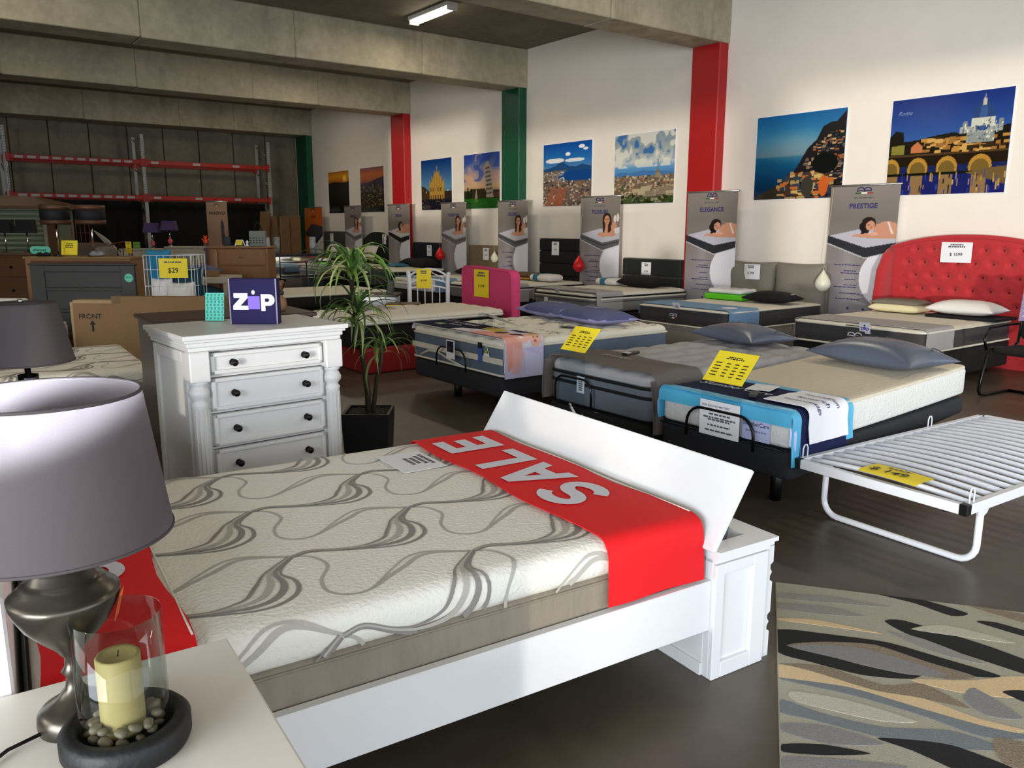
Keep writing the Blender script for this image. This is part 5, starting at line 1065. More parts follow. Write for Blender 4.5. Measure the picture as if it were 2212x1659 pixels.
def shade_mat(name, rgb, tr):
    m = bpy.data.materials.new(name); m.use_nodes = True; n = m.node_tree.nodes; l = m.node_tree.links
    for q in list(n):
        if q.type != 'OUTPUT_MATERIAL': n.remove(q)
    d = n.new('ShaderNodeBsdfDiffuse'); d.inputs[0].default_value = (*lin(rgb), 1); tl = n.new('ShaderNodeBsdfTranslucent'); tl.inputs[0].default_value = (*lin(rgb), 1)
    tc = n.new('ShaderNodeTexCoord'); w_ = n.new('ShaderNodeTexNoise'); w_.inputs['Scale'].default_value = 300; bp = n.new('ShaderNodeBump'); bp.inputs['Strength'].default_value = .15; bp.inputs['Distance'].default_value = .002
    l.new(tc.outputs['Object'], w_.inputs['Vector']); l.new(w_.outputs['Fac'], bp.inputs['Height']); l.new(bp.outputs['Normal'], d.inputs['Normal'])
    mx = n.new('ShaderNodeMixShader'); mx.inputs[0].default_value = tr; l.new(d.outputs[0], mx.inputs[1]); l.new(tl.outputs[0], mx.inputs[2]); l.new(mx.outputs[0], n['Material Output'].inputs[0]); MATS[name] = m
shade_mat('mauve_shade', (.42, .39, .395), .4); mat('shade_lining', (.93, .93, .95), .8)
mat('pewter', (.33, .31, .275), .3, .8, var=.12, vscale=9)
def shade(parent, r0, r1, z0, z1, m, name='lamp_shade', n=48, th=.003):
    if m == 'mauve_shade': o = MB().grid([[((r0 + (r1 - r0) * k / 4) * math.cos(a), (r0 + (r1 - r0) * k / 4) * math.sin(a), z0 + (z1 - z0) * k / 4) for a in np.linspace(0, 2 * PI, n + 1)] for k in range(5)]).build(name, m, parent)
    else: o = MB().shell([(r0, z0), (r1, z1), (r1 - th, z1), (r0 - th, z0)], n).build(name, m, parent)
    for r, z in ((r0 - .001, z0 + .002), (r1 - .001, z1 - .002)): MB().tube([(r * math.cos(a), r * math.sin(a), z) for a in np.linspace(0, 2 * PI, n + 1)[:-1]], .0035, 6, True).build('shade_rim', m, o)
    return o
t = thing('table_lamp', 'pewter urn table lamp with a large mauve-grey shade lit by an added spot', 'lamp', (.172, 1.645, .651))
MB().lathe([(.0, 0), (.068, 0), (.07, .012), (.068, .03), (.06, .04), (.052, .045), (.03, .06), (.016, .078), (.012, .10), (.02, .112), (.013, .122), (.012, .14), (.02, .15), (.024, .158), (.05, .185), (.075, .215), (.09, .245), (.096, .262), (.096, .274), (.088, .277), (.085, .284), (.075, .288), (.073, .296), (.064, .299), (.058, .305), (.052, .318), (.04, .333), (.022, .343), (.016, .36), (.013, .40), (0, .40)], 48).build('urn_base', 'pewter', t)
shade(t, .2, .163, .385, .655, 'mauve_shade', n=64)
MB().tube([(0, 0, .40), (0, 0, .43)], .012, 10).build('bulb_holder', 'black_plastic', t)
MB().lathe([(.012, .43), (.02, .45), (.03, .475), (.032, .485), (.026, .505), (0, .52)], 16).build('light_bulb', mat('added_bulb_glow', (1, 1, 1), .4, emit=(.85, .90, 1), estr=3), t)  # emission is added, the lamp itself is off
for a in (0, 2 * PI / 3, 4 * PI / 3): MB().tube([(.012 * math.cos(a), .012 * math.sin(a), .465), (.163 * math.cos(a), .163 * math.sin(a), .645)], .0018, 4).build('shade_spoke', 'chrome', t)
ld = bpy.data.lights.new('added_shade_spot', 'SPOT'); ld.energy = 34; ld.color = (.78, .88, 1); ld.spot_size = math.radians(150); ld.spot_blend = .45; ld.shadow_soft_size = .03  # added spot inside the unlit lamp, imitates daylight falling on the shade
o = bpy.data.objects.new('added_shade_spot', ld); COL.objects.link(o); o.parent = t; o.location = (0, 0, .53); o.rotation_euler = Vector((.30, .06, -1)).to_track_quat('Z', 'Y').to_euler()
MB().tube([(-.06, -.02, .012), (-.12, -.03, .006), (-.2, -.1, .006), (-.235, -.2, .006)], .004, 6).build('power_cord', 'black_plastic', t)
MB().xf(MB().box(-.018, .018, -.028, .028, 0, .001), Matrix.Translation((.086, -.034, .238)) @ facing(.93, -.37, -.25)).build('price_sticker', mat('sticker_orange', (.95, .45, .12), .6), t)
t = thing('candle_holder', 'glass hurricane candle holder on a round black base', 'candle holder', (.235, 1.515, .651))
MB().lathe([(0, 0), (.108, 0), (.113, .012), (.113, .042), (.104, .052), (.086, .052), (.082, .03), (0, .03)], 48).build('round_base', mat('black_wood', (.07, .07, .075), .55, bump=.2, bscale=60), t)
MB().shell([(.074, .034), (.077, .06), (.077, .262), (.0735, .262), (.0735, .06), (.071, .034)], 48).build('glass_cylinder', 'clear_glass', t)
t2 = thing('pillar_candle', 'cream pillar candle inside the glass cylinder', 'candle', (.232, 1.517, .682)); MB().lathe([(0, 0), (.038, 0), (.0385, .004), (.0385, .148), (.036, .152), (.03, .149), (0, .146)], 32).build('candle_wax', mat('wax', (.72, .63, .40), .55, var=.06, vscale=20), t2); MB().tube([(0, 0, .146), (.002, 0, .158)], .0012, 5).build('wick', 'ink', t2)
pm = mat('pebble', (.50, .44, .36), .5, var=.3, vscale=40); rnd = random.Random(3); pv = softbox(.026, .02, .015, .0095, .0072, (2, 2, 1), None, 3)
for k in range(26):
    a = 2 * PI * k / 13 + rnd.uniform(-.15, .15); r = .055 + (.004 if k < 13 else -.001)
    me = pv.mesh('pebble') if k == 0 else bpy.data.objects['pebble'].data
    o = bpy.data.objects.new('pebble', me); COL.objects.link(o)
    if k == 0: me.materials.append(pm)
    tag(o, 'small brown pebble in the glass candle holder', 'pebble', 'pebbles in the candle holder'); o.location = (.235 + r * math.cos(a), 1.515 + r * math.sin(a), .683 + (.017 if k >= 13 else 0) + rnd.uniform(0, .003)); o.rotation_euler = (rnd.uniform(-.5, .5), rnd.uniform(-.5, .5), rnd.uniform(0, 6)); s = rnd.uniform(.75, 1.1); o.scale = (s, s, s)
# far nightstand and lamp on the other side of the bed
t = thing('nightstand', 'white nightstand beyond the storage bed, mostly hidden by the lamps', 'nightstand', (.38, 4.0, 0), -.06)
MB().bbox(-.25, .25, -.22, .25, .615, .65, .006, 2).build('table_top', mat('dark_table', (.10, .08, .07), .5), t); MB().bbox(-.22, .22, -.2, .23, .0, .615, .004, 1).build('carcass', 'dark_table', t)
t = thing('table_lamp', 'clear glass table lamp with grey shade at the left edge', 'lamp', (.37, 3.96, .651))
shade(t, .185, .135, .385, .635, 'mauve_shade')
MB().shell([(.05, .01), (.115, .02), (.12, .06), (.12, .2), (.10, .26), (.035, .30), (.032, .30), (.096, .257), (.117, .198), (.117, .06), (.112, .024), (.05, .014)], 40).build('glass_body', 'clear_glass', t); MB().lathe([(0, .295), (.04, .295), (.04, .33), (.012, .335), (.012, .45), (0, .45)], 20).build('lamp_fitting', 'dark_chrome', t); MB().lathe([(0, 0), (.1, 0), (.1, .01), (0, .012)], 30).build('lamp_foot', 'dark_chrome', t); MB().lathe([(0, .635), (.012, .637), (.01, .65), (0, .655)], 10).build('finial', 'chrome', t)
# ------------------------------------------------------------------ white chest of drawers
mat('chest_white', (.86, .855, .845), .42, var=.03, vscale=3); mat('wear_line', (.30, .28, .26), .7)
t = thing('chest_of_drawers', 'distressed white tall chest of drawers with dark knobs and turned corner posts', 'chest of drawers', (1.47, 4.07, 0), math.radians(3.5))
car = MB().bbox(-.39, .39, .05, .60, .08, 1.0, .004, 1).build('carcass', 'chest_white', t)
for x in (-.392,):
    for y0, y1, z0, z1 in ((.09, .15, .1, .99), (.54, .6, .1, .99), (.15, .54, .93, .99), (.15, .54, .1, .16)): MB().bbox(x - .012, x + .004, y0, y1, z0, z1, .003, 1).build('side_frame', 'chest_white', car)
for z0, z1, o in ((1.0, 1.022, .012), (1.022, 1.045, .022), (1.045, 1.06, .034), (1.06, 1.085, .046)): MB().bbox(-.40 - o, .40 + o, .02 - o, .61, z0, z1, .005, 2).build('cornice' if z0 < 1.05 else 'chest_top', 'chest_white', t)
MB().bbox(-.42, .42, .0, .61, 0, .08, .006, 1).build('plinth', 'chest_white', t)
for s in (-1, 1):
    x = s * .365
    MB().bbox(x - .05, x + .05, -.005, .07, .845, 1.0, .006, 1).build('post_block', 'chest_white', t)
    MB().lathe([(.046, .08), (.046, .115), (.036, .125), (.040, .14)] + [(.039, .15), (.041, .72), (.045, .735), (.036, .745), (.034, .755), (.05, .775), (.052, .795), (.042, .815), (.036, .825), (.046, .835), (.046, .846)], 24, (x, .04, 0)).build('turned_post', 'chest_white', t)
    for k in range(-2, 3): MB().tube([(x + .041 * math.sin(k * .45), .04 - .041 * math.cos(k * .45), .16), (x + .041 * math.sin(k * .45), .04 - .041 * math.cos(k * .45), .71)], .003, 4).build('flute_bead', 'chest_white', t)
for z0, z1 in ((.875, .985), (.69, .855), (.505, .67), (.32, .485), (.135, .30)):
    d = MB().bbox(-.305, .305, .03, .06, z0, z1, .003, 1).build('drawer', 'chest_white', t)
    b = MB(); w_ = .022
    for x0, x1, a, c in ((-.305, .305, z0, z0 + w_), (-.305, .305, z1 - w_, z1), (-.305, -.305 + w_, z0, z1), (.305 - w_, .305, z0, z1)): MB().bbox(x0, x1, .018, .034, a, c, .006, 2).build('drawer_moulding', 'chest_white', d)
    for x0, x1, zz in ((-.31, .31, z0 - .004), (-.31, .31, z1 + .001)): MB().box(x0, x1, .046, .049, zz, zz + .003).build('wear_line', 'wear_line', d)
    for x in (-.19, .2): MB().lathe([(.018, 0), (.016, .006), (.009, .012), (.009, .02), (.017, .027), (.018, .034), (.012, .04), (0, .041)], 16).build('knob', 'bronze_knob', d).matrix_local = Matrix.Translation((x, .028, (z0 + z1) / 2)) @ Matrix.Rotation(PI / 2, 4, 'X')
# brown chest behind
mat('dark_brown_wood', (.17, .10, .085), .35, var=.15, vscale=5, stretch=(1, 1, 6)); mat('brown_top', (.31, .23, .20), .4, var=.1, vscale=5)
t = thing('wooden_chest', 'dark brown wooden chest standing behind the white chest of drawers', 'chest', (1.55, 4.78, 0), math.radians(-1))
MB().bbox(-.46, .46, 0, .5, 0, 1.06, .006, 1).build('carcass', 'dark_brown_wood', t); MB().bbox(-.48, .48, -.02, .52, 1.06, 1.085, .006, 1).build('chest_top', 'brown_top', t)
for z in (.1, .42, .74): MB().bbox(-.43, .43, .5, .515, z, z + .28, .004, 1).build('drawer_front', 'dark_brown_wood', t)
# ZIP box
t = thing('display_box', 'dark purple box with white and violet ZIP logo on the white chest', 'box', (1.485, 4.33, 1.086), math.radians(-36.5))
MB().bbox(-.128, .128, -.0, .07, 0, .245, .003, 1).build('box_body', mat('zip_navy', (.125, .10, .28), .7, spec=.2), t)
for x in (-.129, .122): MB().box(x, x + .007, -.003, .0, .0, .245).build('flap_edge', mat('flap_violet', (.22, .18, .42), .35), t)
M = lambda x, z: Matrix.Translation((x, -.002, z)) @ facing(0, -1)
def zletter(b): return b
b = MB().prism([(-.035, .045), (.04, .045), (.04, .02), (0, -.022), (.042, -.022), (.042, -.045), (-.04, -.045), (-.04, -.022), (.0, .02), (-.035, .02)], 0, .0015); b.build('logo_z', 'white_paper', t).matrix_local = M(-.068, .122)
MB().prism(rrect(.064, .07, .003, 2), 0, .0018).build('logo_square', 'zip_violet', t).matrix_local = M(.005, .117)
MB().prism([(.009 * math.cos(a), .012 * math.sin(a)) for a in np.linspace(0, 2 * PI, 17)[:-1]], 0, .0015).build('logo_dot', 'white_paper', t).matrix_local = M(.003, .172)
outer = [(-.03, .04), (.012, .04)] + [(.012 + .026 * math.sin(a), .014 + .026 * math.cos(a)) for a in np.linspace(.2, PI - .2, 9)] + [(.012, -.012), (-.008, -.012), (-.008, -.045), (-.03, -.045)]
b = MB(); b.prism([(-.03, .045), (-.03, -.045), (-.008, -.045), (-.008, .045)], 0, .0015); b.prism([(-.008, .045), (-.008, .022), (.01, .022), (.016, .014), (.01, .004), (-.008, .004), (-.008, -.017), (.014, -.017)] + [(.014 + .03 * math.sin(a), .014 - .031 * math.cos(a)) for a in np.linspace(.2, PI - .2, 9)] + [(.014, .045)], 0, .0015); b.build('logo_p', 'white_paper', t).matrix_local = M(.073, .117)
# teal card
t = thing('display_card', 'turquoise patterned card in a clear stand beside the purple box', 'card', (1.355, 4.6, 1.086), math.radians(-36.5), rx=-.0)
MB().box(-.062, .062, -.03, .03, 0, .003).build('stand_foot', 'clear_acrylic', t); P_ = MB().box(-.052, .052, -.002, .002, 0, .155).build('card_face', mat('turquoise', (.45, .95, .86), .45), t); P_.rotation_euler = (-.18, 0, .0); P_.location = (0, 0, .003)
b = MB()
for i in range(5):
    for j in range(8):
        x, z = -.042 + i * .021 + (j % 2) * .004, .012 + j * .0185
        b.tube([(x - .005, -.0025, z - .004), (x + .004, -.0025, z - .004), (x + .004, -.0025, z), (x - .004, -.0025, z + .001), (x - .004, -.0025, z + .005), (x + .005, -.0025, z + .005)], .0012, 4)
o = b.build('card_pattern', mat('teal_dark', (.05, .42, .42), .5), P_); o['kind'] = 'stuff'
# wooden ornament
t = thing('wooden_jug', 'small carved wooden jug with two handles behind the purple box', 'ornament', (1.86, 4.95, 1.086), .3)
MB().lathe([(0, 0), (.034, 0), (.042, .012), (.05, .04), (.046, .07), (.028, .09), (.024, .105), (.03, .12), (0, .12)], 24).build('bulb_body', mat('pale_wood', (.52, .38, .26), .5, var=.2, vscale=25), t); MB().lathe([(0, .118), (.026, .118), (.03, .15), (.042, .185), (.038, .19), (0, .186)], 6).build('flared_neck', mat('mid_wood', (.40, .27, .17), .5), t); MB().lathe([(.03, .1), (.034, .105), (.034, .122), (.03, .126)], 16).build('neck_ring', 'dark_brown_wood', t)
for s in (-1, 1): MB().tube([(s * .036, 0, .18), (s * .055, 0, .17), (s * .052, 0, .15), (s * .03, 0, .135)], .006, 6).build('handle', 'dark_brown_wood', t)

# ------------------------------------------------------------------ potted plant
def plant():
    t = thing('potted_plant', 'artificial dracaena with three leafy heads in a square black pot', 'plant', (2.59, 5.22, 0), -.62)
    b = MB(); o_, i_ = .17, .15
    q = lambda h, z: [(-h, -h, z), (h, -h, z), (h, h, z), (-h, h, z)]
    b.add(q(.155, 0) + q(o_, .30) + q(i_, .30) + q(i_, .27), [(3, 2, 1, 0)] + [(i, (i + 1) % 4, (i + 1) % 4 + 4, i + 4) for i in range(4)] + [(4 + i, 4 + (i + 1) % 4, 8 + (i + 1) % 4, 8 + i) for i in range(4)] + [(8 + i, 8 + (i + 1) % 4, 12 + (i + 1) % 4, 12 + i) for i in range(4)]); b.build('square_pot', mat('pot_black', (.05, .05, .055), .5, bump=.1, bscale=80), t)
    g = softbox(.298, .298, .03, .01, .01, (20, 20, 1), lambda x, y: .012 * math.sin(90 * x) * math.sin(84 * y)).deform(lambda x, y, z: (x, y, z + .25)); g.build('gravel', mat('dark_gravel', (.16, .14, .12), .8, var=.4, vscale=60, bump=.6, bscale=120), t)['kind'] = 'stuff'
    bark = mat('bark', (.20, .17, .11), .9, var=.3, vscale=30, bump=.6, bscale=90)
    R = Matrix.Rotation(.62, 3, 'Z')
    def wp(dx, dz): return R @ Vector((.80 * dx, -.60 * dx, 0)) + Vector((0, 0, dz))
    tr = [wp(.0, .26), wp(.0, .42), wp(-.02, .6), wp(-.04, .8), wp(-.07, 1.0), wp(-.09, 1.2), wp(-.085, 1.34)]
    MB().tube(tr, [.024, .022, .02, .019, .018, .017, .015], 10).build('trunk', bark, t)
    tr2 = [wp(.03, .26), wp(.05, .4), wp(.065, .52), wp(.10, .66), wp(.11, .72)]
    MB().tube(tr2, [.018, .016, .015, .014, .013], 10).build('trunk', bark, t)
    meshes = []; rnd = random.Random(11)
    gm = [mat('leaf_green_%d' % k, c, .45, var=.15, vscale=12) for k, c in enumerate(((.42, .56, .24), (.28, .42, .18), (.54, .66, .34), (.24, .36, .18), (.62, .68, .42)))]
    for k in range(10):
        L = rnd.uniform(.38, .50) ; up = rnd.uniform(.35, .95); pts_l, pts_r = [], []; wd = rnd.uniform(.021, .031); x = z = 0; a = up * 1.5
        n = 12; dl = L / n; mid = []
        for i in range(n + 1):
            s = i / n; w_ = wd * (s * 6 if s < .16 else 1) * (1 - max(0, (s - .35) / .65) ** 1.6) + .001
            mid.append((x, 0, z, w_)); a -= rnd.uniform(.14, .25) * (1 + s * .3); a = max(a, -1.45); x += dl * math.cos(a); z += dl * math.sin(a)
        g = [[(p[0], -p[3] / 2, p[2] + p[3] * .2), (p[0], 0, p[2]), (p[0], p[3] / 2, p[2] + p[3] * .2)] for p in mid]
        me = MB().grid(g).mesh('leaf'); me.materials.append(gm[k % 5]); meshes.append(me)
    def crown(c, n, scale, zr=.1):
        for k in range(n):
            o = bpy.data.objects.new('leaf', meshes[rnd.randrange(10)]); COL.objects.link(o); o.parent = t
            o.location = c + Vector((0, 0, rnd.uniform(-zr, .04))); o.rotation_euler = (rnd.uniform(-.25, .25), rnd.uniform(-.5, .35), 2.4 * k + rnd.uniform(-.3, .3)); s = scale * rnd.uniform(.8, 1.15); o.scale = (s, s, s)
    crown(wp(-.085, 1.33), 54, 1.02, .14); crown(wp(-.07, 1.0), 46, .95, .1); crown(wp(.11, .74), 30, .78, .05)
    o = bpy.data.objects.new('leaf', meshes[4]); COL.objects.link(o); o.parent = t; o.location = wp(-.09, 1.36); o.rotation_euler = (0, -.75, 2); o.scale = (.75, .75, .75)
plant()

# ------------------------------------------------------------------ trundle bed frame
t = thing('trundle_frame', 'white metal pop-up trundle bed frame with slats and folding leg', 'bed frame', (3.79, 2.025, 0), math.radians(-3))
TW, TL = .9, 1.95
for s in (-1, 1): MB().bbox(.02, TL - .02, s * TW / 2 - .018, s * TW / 2 + .018, .315, .365, .003, 1).build('side_rail', 'white_metal', t)
for x in (0, TL): MB().bbox(x - .018, x + .018, -TW / 2 + .02, TW / 2 - .02, .315, .365, .003, 1).build('end_rail', 'white_metal', t)
for x in (0, TL):
    for s in (-1, 1): MB().bbox(x - .02, x + .02, s * TW / 2 - .02, s * TW / 2 + .02, .313, .367, .003, 1).build('corner_cap', 'black_plastic', t)
for k in range(19):
    x = .09 + k * .1; n = 9
    MB().tube([(x, -TW / 2 + .012 + (TW - .024) * i / n, .348 + .022 * math.sin(PI * i / n)) for i in range(n + 1)], .0145, 8).build('slat', 'white_metal', t)
for x, s in ((.05, 1), (.05, -1), (1.3, 1), (1.3, -1)):
    MB().tube([(x - .02, s * (TW / 2 - .0), .36), (x - .02, s * (TW / 2), .415), (x - .01, s * TW / 2, .435), (x + .01, s * TW / 2, .435), (x + .02, s * TW / 2, .415), (x + .02, s * TW / 2, .36)], .004, 6).build('wire_loop', 'white_metal', t)
def hoop(x):
    w_ = TW / 2 - .03; R = .09; pts = [(x, w_, .3), (x, w_, R + .02)] + [(x, w_ - R + R * math.cos(a), .018 + R - R * math.sin(a)) for a in np.linspace(0, PI / 2, 6)] + [(x, -w_ + R - R * math.cos(a), .018 + R - R * math.sin(a)) for a in np.linspace(PI / 2, 0, 6)] + [(x, -w_, R + .02), (x, -w_, .3)]
    MB().tube(pts, .017, 10).build('folding_leg', 'white_metal', t)
hoop(.21); hoop(1.6)
for s in (-1, 1): MB().prism([(.17, .33), (.30, .33), (.26, .27), (.22, .25), (.19, .26)], s * (TW / 2 - .022), s * (TW / 2 - .03), 'y').build('leg_bracket', 'white_metal', t); MB().lathe([(.008, 0), (.008, .01), (0, .012)], 8).build('pivot_bolt', 'chrome', t).matrix_local = Matrix.Translation((.28, s * TW / 2, .335)) @ Matrix.Rotation(-s * PI / 2, 4, 'X')
for x, y in ((.09, .33), (.07, -.33)): MB().lathe([(.02, 0), (.022, .006), (.01, .02), (.006, .03), (0, .03)], 10, (x, y, .285)).build('rubber_stop', 'black_plastic', t)
c = tag(MB().grid([[(x_, y_, .393 + .012 * math.sin(PI * (y_ + .2) / .4) * .4 - (.008 if x_ < .02 else 0)) for y_ in np.linspace(.1, -.21, 8)] for x_ in (.0, .03, .07, .11, .15, .17)]).build('price_card', 'yellow_paper'), 'curved yellow price card reading $ 149 lying on the trundle slats', 'price card'); place(c, (3.79, 2.025, .0), math.radians(-3))
MB().xf(text_mb('$ 149', .085, .015), Matrix.Translation((.068, -.03, .4015)) @ Matrix.Rotation(-PI / 2, 4, 'Z')).build('price_lettering', 'ink', c); MB().xf(lines_mb(.22, .02, 1, 3, .3), Matrix.Translation((.135, -.05, .4015)) @ Matrix.Rotation(-PI / 2, 4, 'Z')).build('heading_print', 'grey_ink', c)

# ------------------------------------------------------------------ rug (carved pile shapes)
RX, RY = Vector((.589, -.808)), Vector((-.805, -.593)); RO = Vector((3.04, 2.05))
def pile(name, rgb, sp=.18): return mat(name, rgb, .95, var=sp, vscale=160, bump=.7, bscale=260)
pg = pile('pile_grey', (.70, .68, .61)); pg.node_tree.nodes['Principled BSDF'].inputs['Specular IOR Level'].default_value = .1
pile('pile_black', (.10, .095, .095)); pile('pile_slate', (.55, .545, .54)); pile('pile_blue', (.49, .515, .525)); pile('pile_cream', (.88, .77, .60)); pile('pile_fleck', (.56, .50, .42), .6); pile('pile_light', (.78, .75, .68)); pile('pile_dark_grey', (.60, .585, .555))
t = thing('area_rug', 'grey wave-patterned rug with black and cream leaf shapes', 'rug', (RO.x, RO.y, 0), math.atan2(RX.y, RX.x))
MB().bbox(0, 1.6, -2.3, 0, .0, .012, .005, 2).build('rug_base', 'pile_grey', t)
def rug_poly(pts, m, lvl=0):
    P = [Vector((p[0] - RO.x, p[1] - RO.y)) for p in pts]; P = [(v.dot(RX), -v.dot(RY)) for v in P]; n = len(P); out = []
    for i in range(n):
        a, b_, c, d = [Vector(P[(i + k) % n]) for k in (-1, 0, 1, 2)]
        for s in (0, .25, .5, .75): out.append(.5 * ((2 * b_) + (c - a) * s * .8 + (2 * a * .8 + (-5 + .0) * b_ * .9 + 4 * c * .9 - d * .8 - .1 * b_ * 0) * 0 * s) if False else b_.lerp(c, s) + ((c - a) * .5 - (c - b_)) * s * (1 - s) * (1 - s) * .7 - ((d - b_) * .5 - (c - b_)) * s * s * (1 - s) * .7)
    out = [(max(.004, min(1.596, a)), max(-2.296, min(-.004, b_))) for a, b_ in out]
    return MB().prism(out, .010, .0128 + .0008 * lvl).build('pile_shape', m, t)
S_ = [([(3.29, 1.72), (3.39, 1.6), (3.43, 1.38), (3.35, 1.41), (3.34, 1.56)], 'pile_black'), ([(3.08, 1.55), (3.15, 1.5), (3.21, 1.2), (3.21, .95), (3.13, .93), (3.07, 1.23), (3.05, 1.44)], 'pile_black'), ([(3.38, 1.32), (3.44, 1.27), (3.47, 1.10), (3.42, 1.1)], 'pile_black'),
      ([(2.66, 1.77), (2.81, 1.6), (2.92, 1.45), (2.97, 1.28), (3.02, 1.08), (2.94, 1.13), (2.86, 1.24), (2.74, 1.26), (2.62, 1.38), (2.55, 1.54), (2.51, 1.66)], 'pile_black'), ([(2.58, 1.67), (2.72, 1.6), (2.86, 1.47), (2.90, 1.28), (2.94, 1.13), (2.84, 1.18), (2.70, 1.38), (2.65, 1.5)], 'pile_fleck', 1), ([(2.58, 1.66), (2.70, 1.585), (2.80, 1.47), (2.86, 1.28), (2.86, 1.19), (2.76, 1.28), (2.70, 1.38), (2.65, 1.5)], 'pile_slate', 2),
      ([(2.44, 1.61), (2.56, 1.5), (2.62, 1.3), (2.74, 1.22), (2.72, 1.05), (2.65, 1.17), (2.56, 1.3), (2.49, 1.51)], 'pile_fleck'), ([(2.43, 1.61), (2.49, 1.51), (2.56, 1.3), (2.65, 1.17), (2.68, 1.01), (2.74, .88), (2.66, .94), (2.6, 1.1), (2.51, 1.37), (2.35, 1.55)], 'pile_cream'), ([(2.36, 1.55), (2.5, 1.37), (2.58, 1.16), (2.65, .98), (2.72, .85), (2.59, .95), (2.55, 1.11), (2.48, 1.31), (2.37, 1.51)], 'pile_blue'),
      ([(2.25, 1.46), (2.29, 1.33), (2.38, 1.17), (2.54, 1.03), (2.58, .88), (2.43, 1.0), (2.32, 1.15), (2.23, 1.33), (2.18, 1.42)], 'pile_blue'), ([(2.31, 1.15), (2.40, 1.07), (2.47, .98), (2.50, .80), (2.37, .85), (2.34, 1.05)], 'pile_black'), ([(2.04, 1.31), (2.14, 1.235), (2.22, 1.12), (2.10, 1.2), (2.01, 1.285)], 'pile_black'), ([(2.73, 1.26), (2.9, 1.13), (3.08, 1.03), (3.06, .88), (2.95, .95), (2.80, 1.1)], 'pile_cream'), ([(2.91, 1.03), (2.99, .98), (3.0, .85), (2.92, .9)], 'pile_black'),
      ([(2.95, 1.97), (3.12, 1.8), (3.22, 1.6), (3.12, 1.7), (2.92, 1.92)], 'pile_dark_grey'), ([(2.86, 1.92), (3.02, 1.75), (3.05, 1.62), (2.92, 1.74), (2.82, 1.88)], 'pile_dark_grey'), ([(2.74, 1.83), (2.86, 1.72), (2.97, 1.5), (2.88, 1.62), (2.73, 1.82)], 'pile_cream'), ([(3.1, 1.45), (3.25, 1.38), (3.32, 1.15), (3.2, 1.3)], 'pile_light'), ([(3.0, 1.5), (3.06, 1.38), (3.06, 1.15), (2.99, 1.3)], 'pile_dark_grey'), ([(2.13, 1.38), (2.24, 1.28), (2.3, 1.12), (2.16, 1.22), (2.1, 1.34)], 'pile_slate'), ([(2.32, 1.47), (2.43, 1.32), (2.5, 1.12), (2.4, 1.2), (2.28, 1.42)], 'pile_light'), ([(1.99, 1.27), (2.1, 1.18), (2.25, 1.02), (2.12, 1.04), (1.94, 1.22)], 'pile_slate'), ([(3.5, 1.42), (3.6, 1.25), (3.64, 1.05), (3.54, 1.15)], 'pile_fleck'), ([(2.86, 1.1), (2.8, .92), (2.72, 1.0), (2.76, 1.09)], 'pile_slate'), ([(2.2, 1.0), (2.3, .9), (2.32, .75), (2.2, .8), (2.08, .95)], 'pile_cream'), ([(1.9, 1.15), (2.05, 1.05), (2.1, .85), (1.95, .9), (1.8, 1.05)], 'pile_fleck'), ([(2.62, .93), (2.7, .75), (2.6, .7), (2.5, .85)], 'pile_fleck')]
for k_, q in enumerate(S_): rug_poly(q[0], q[1], .05 * k_ + (1 if len(q) > 2 else 0))

# ------------------------------------------------------------------ black cantilever chair at the right edge
fd = Vector((-.994, .107)).normalized()
t = thing('office_chair', 'black cantilever chair with purple zigzag throw at the right edge', 'chair', (8.508, 3.146, 0), math.atan2(fd.y, fd.x) - PI / 2)
for s in (-.26, .26):
    MB().tube([(s, -.20, .018), (s, .22, .018), (s, .30, .03), (s, .325, .07), (s, .30, .2), (s, .25, .44), (s, .2, .47), (s, -.2, .45), (s, -.28, .5), (s, -.31, .7), (s, -.33, 1.0)], .016, 8).build('tube_frame', 'black_tube', t)
    MB().tube([(s * 1.1, .22, .45), (s * 1.15, .25, .56), (s * 1.15, .18, .66), (s * 1.15, -.1, .68), (s * 1.1, -.3, .68)], .014, 8).build('armrest', 'black_tube', t)
MB().tube([(-.26, -.2, .018), (.26, -.2, .018)], .016, 8).build('floor_tube', 'black_tube', t)
softbox(.5, .48, .07, .08, .03, (8, 8, 1)).deform(lambda x, y, z: (x, y, z + .42 - .2 * max(0, y - .1) ** 2)).build('seat', 'black_fabric', t); softbox(.5, .5, .05, .06, .02, (8, 8, 1)).deform(lambda x, y, z: (x, -.27 - z - .1 * (y + .25) ** 2, y + .78)).build('backrest', 'black_fabric', t)
T = thing('knitted_throw', 'lilac throw with white zigzag stripes over the black chair back', 'throw', (8.508, 3.146, 0), t.rotation_euler[2]); b = cloth([(-.20, .72), (-.215, .85), (-.235, 1.0)] + arc(-.285, 1.03, .055, 0, 180, 6)[::1] + [(-.36, .85), (-.37, .74)], -.24, .24, .012, 6); b.v = [(p[1], p[0], p[2]) for p in b.v]; b.build('throw_cloth', mat('lilac_knit', (.62, .55, .72), .9, bump=.5, bscale=60), T)
for k in range(5): MB().tube([(-.23 + .0383 * i, -.190 - .025 * (.76 + k * .055 - .72) / .28, .76 + k * .055 + (.012 if i % 2 else -.012)) for i in range(13)], .006, 5).build('zigzag_stripe', 'white_knit', T)
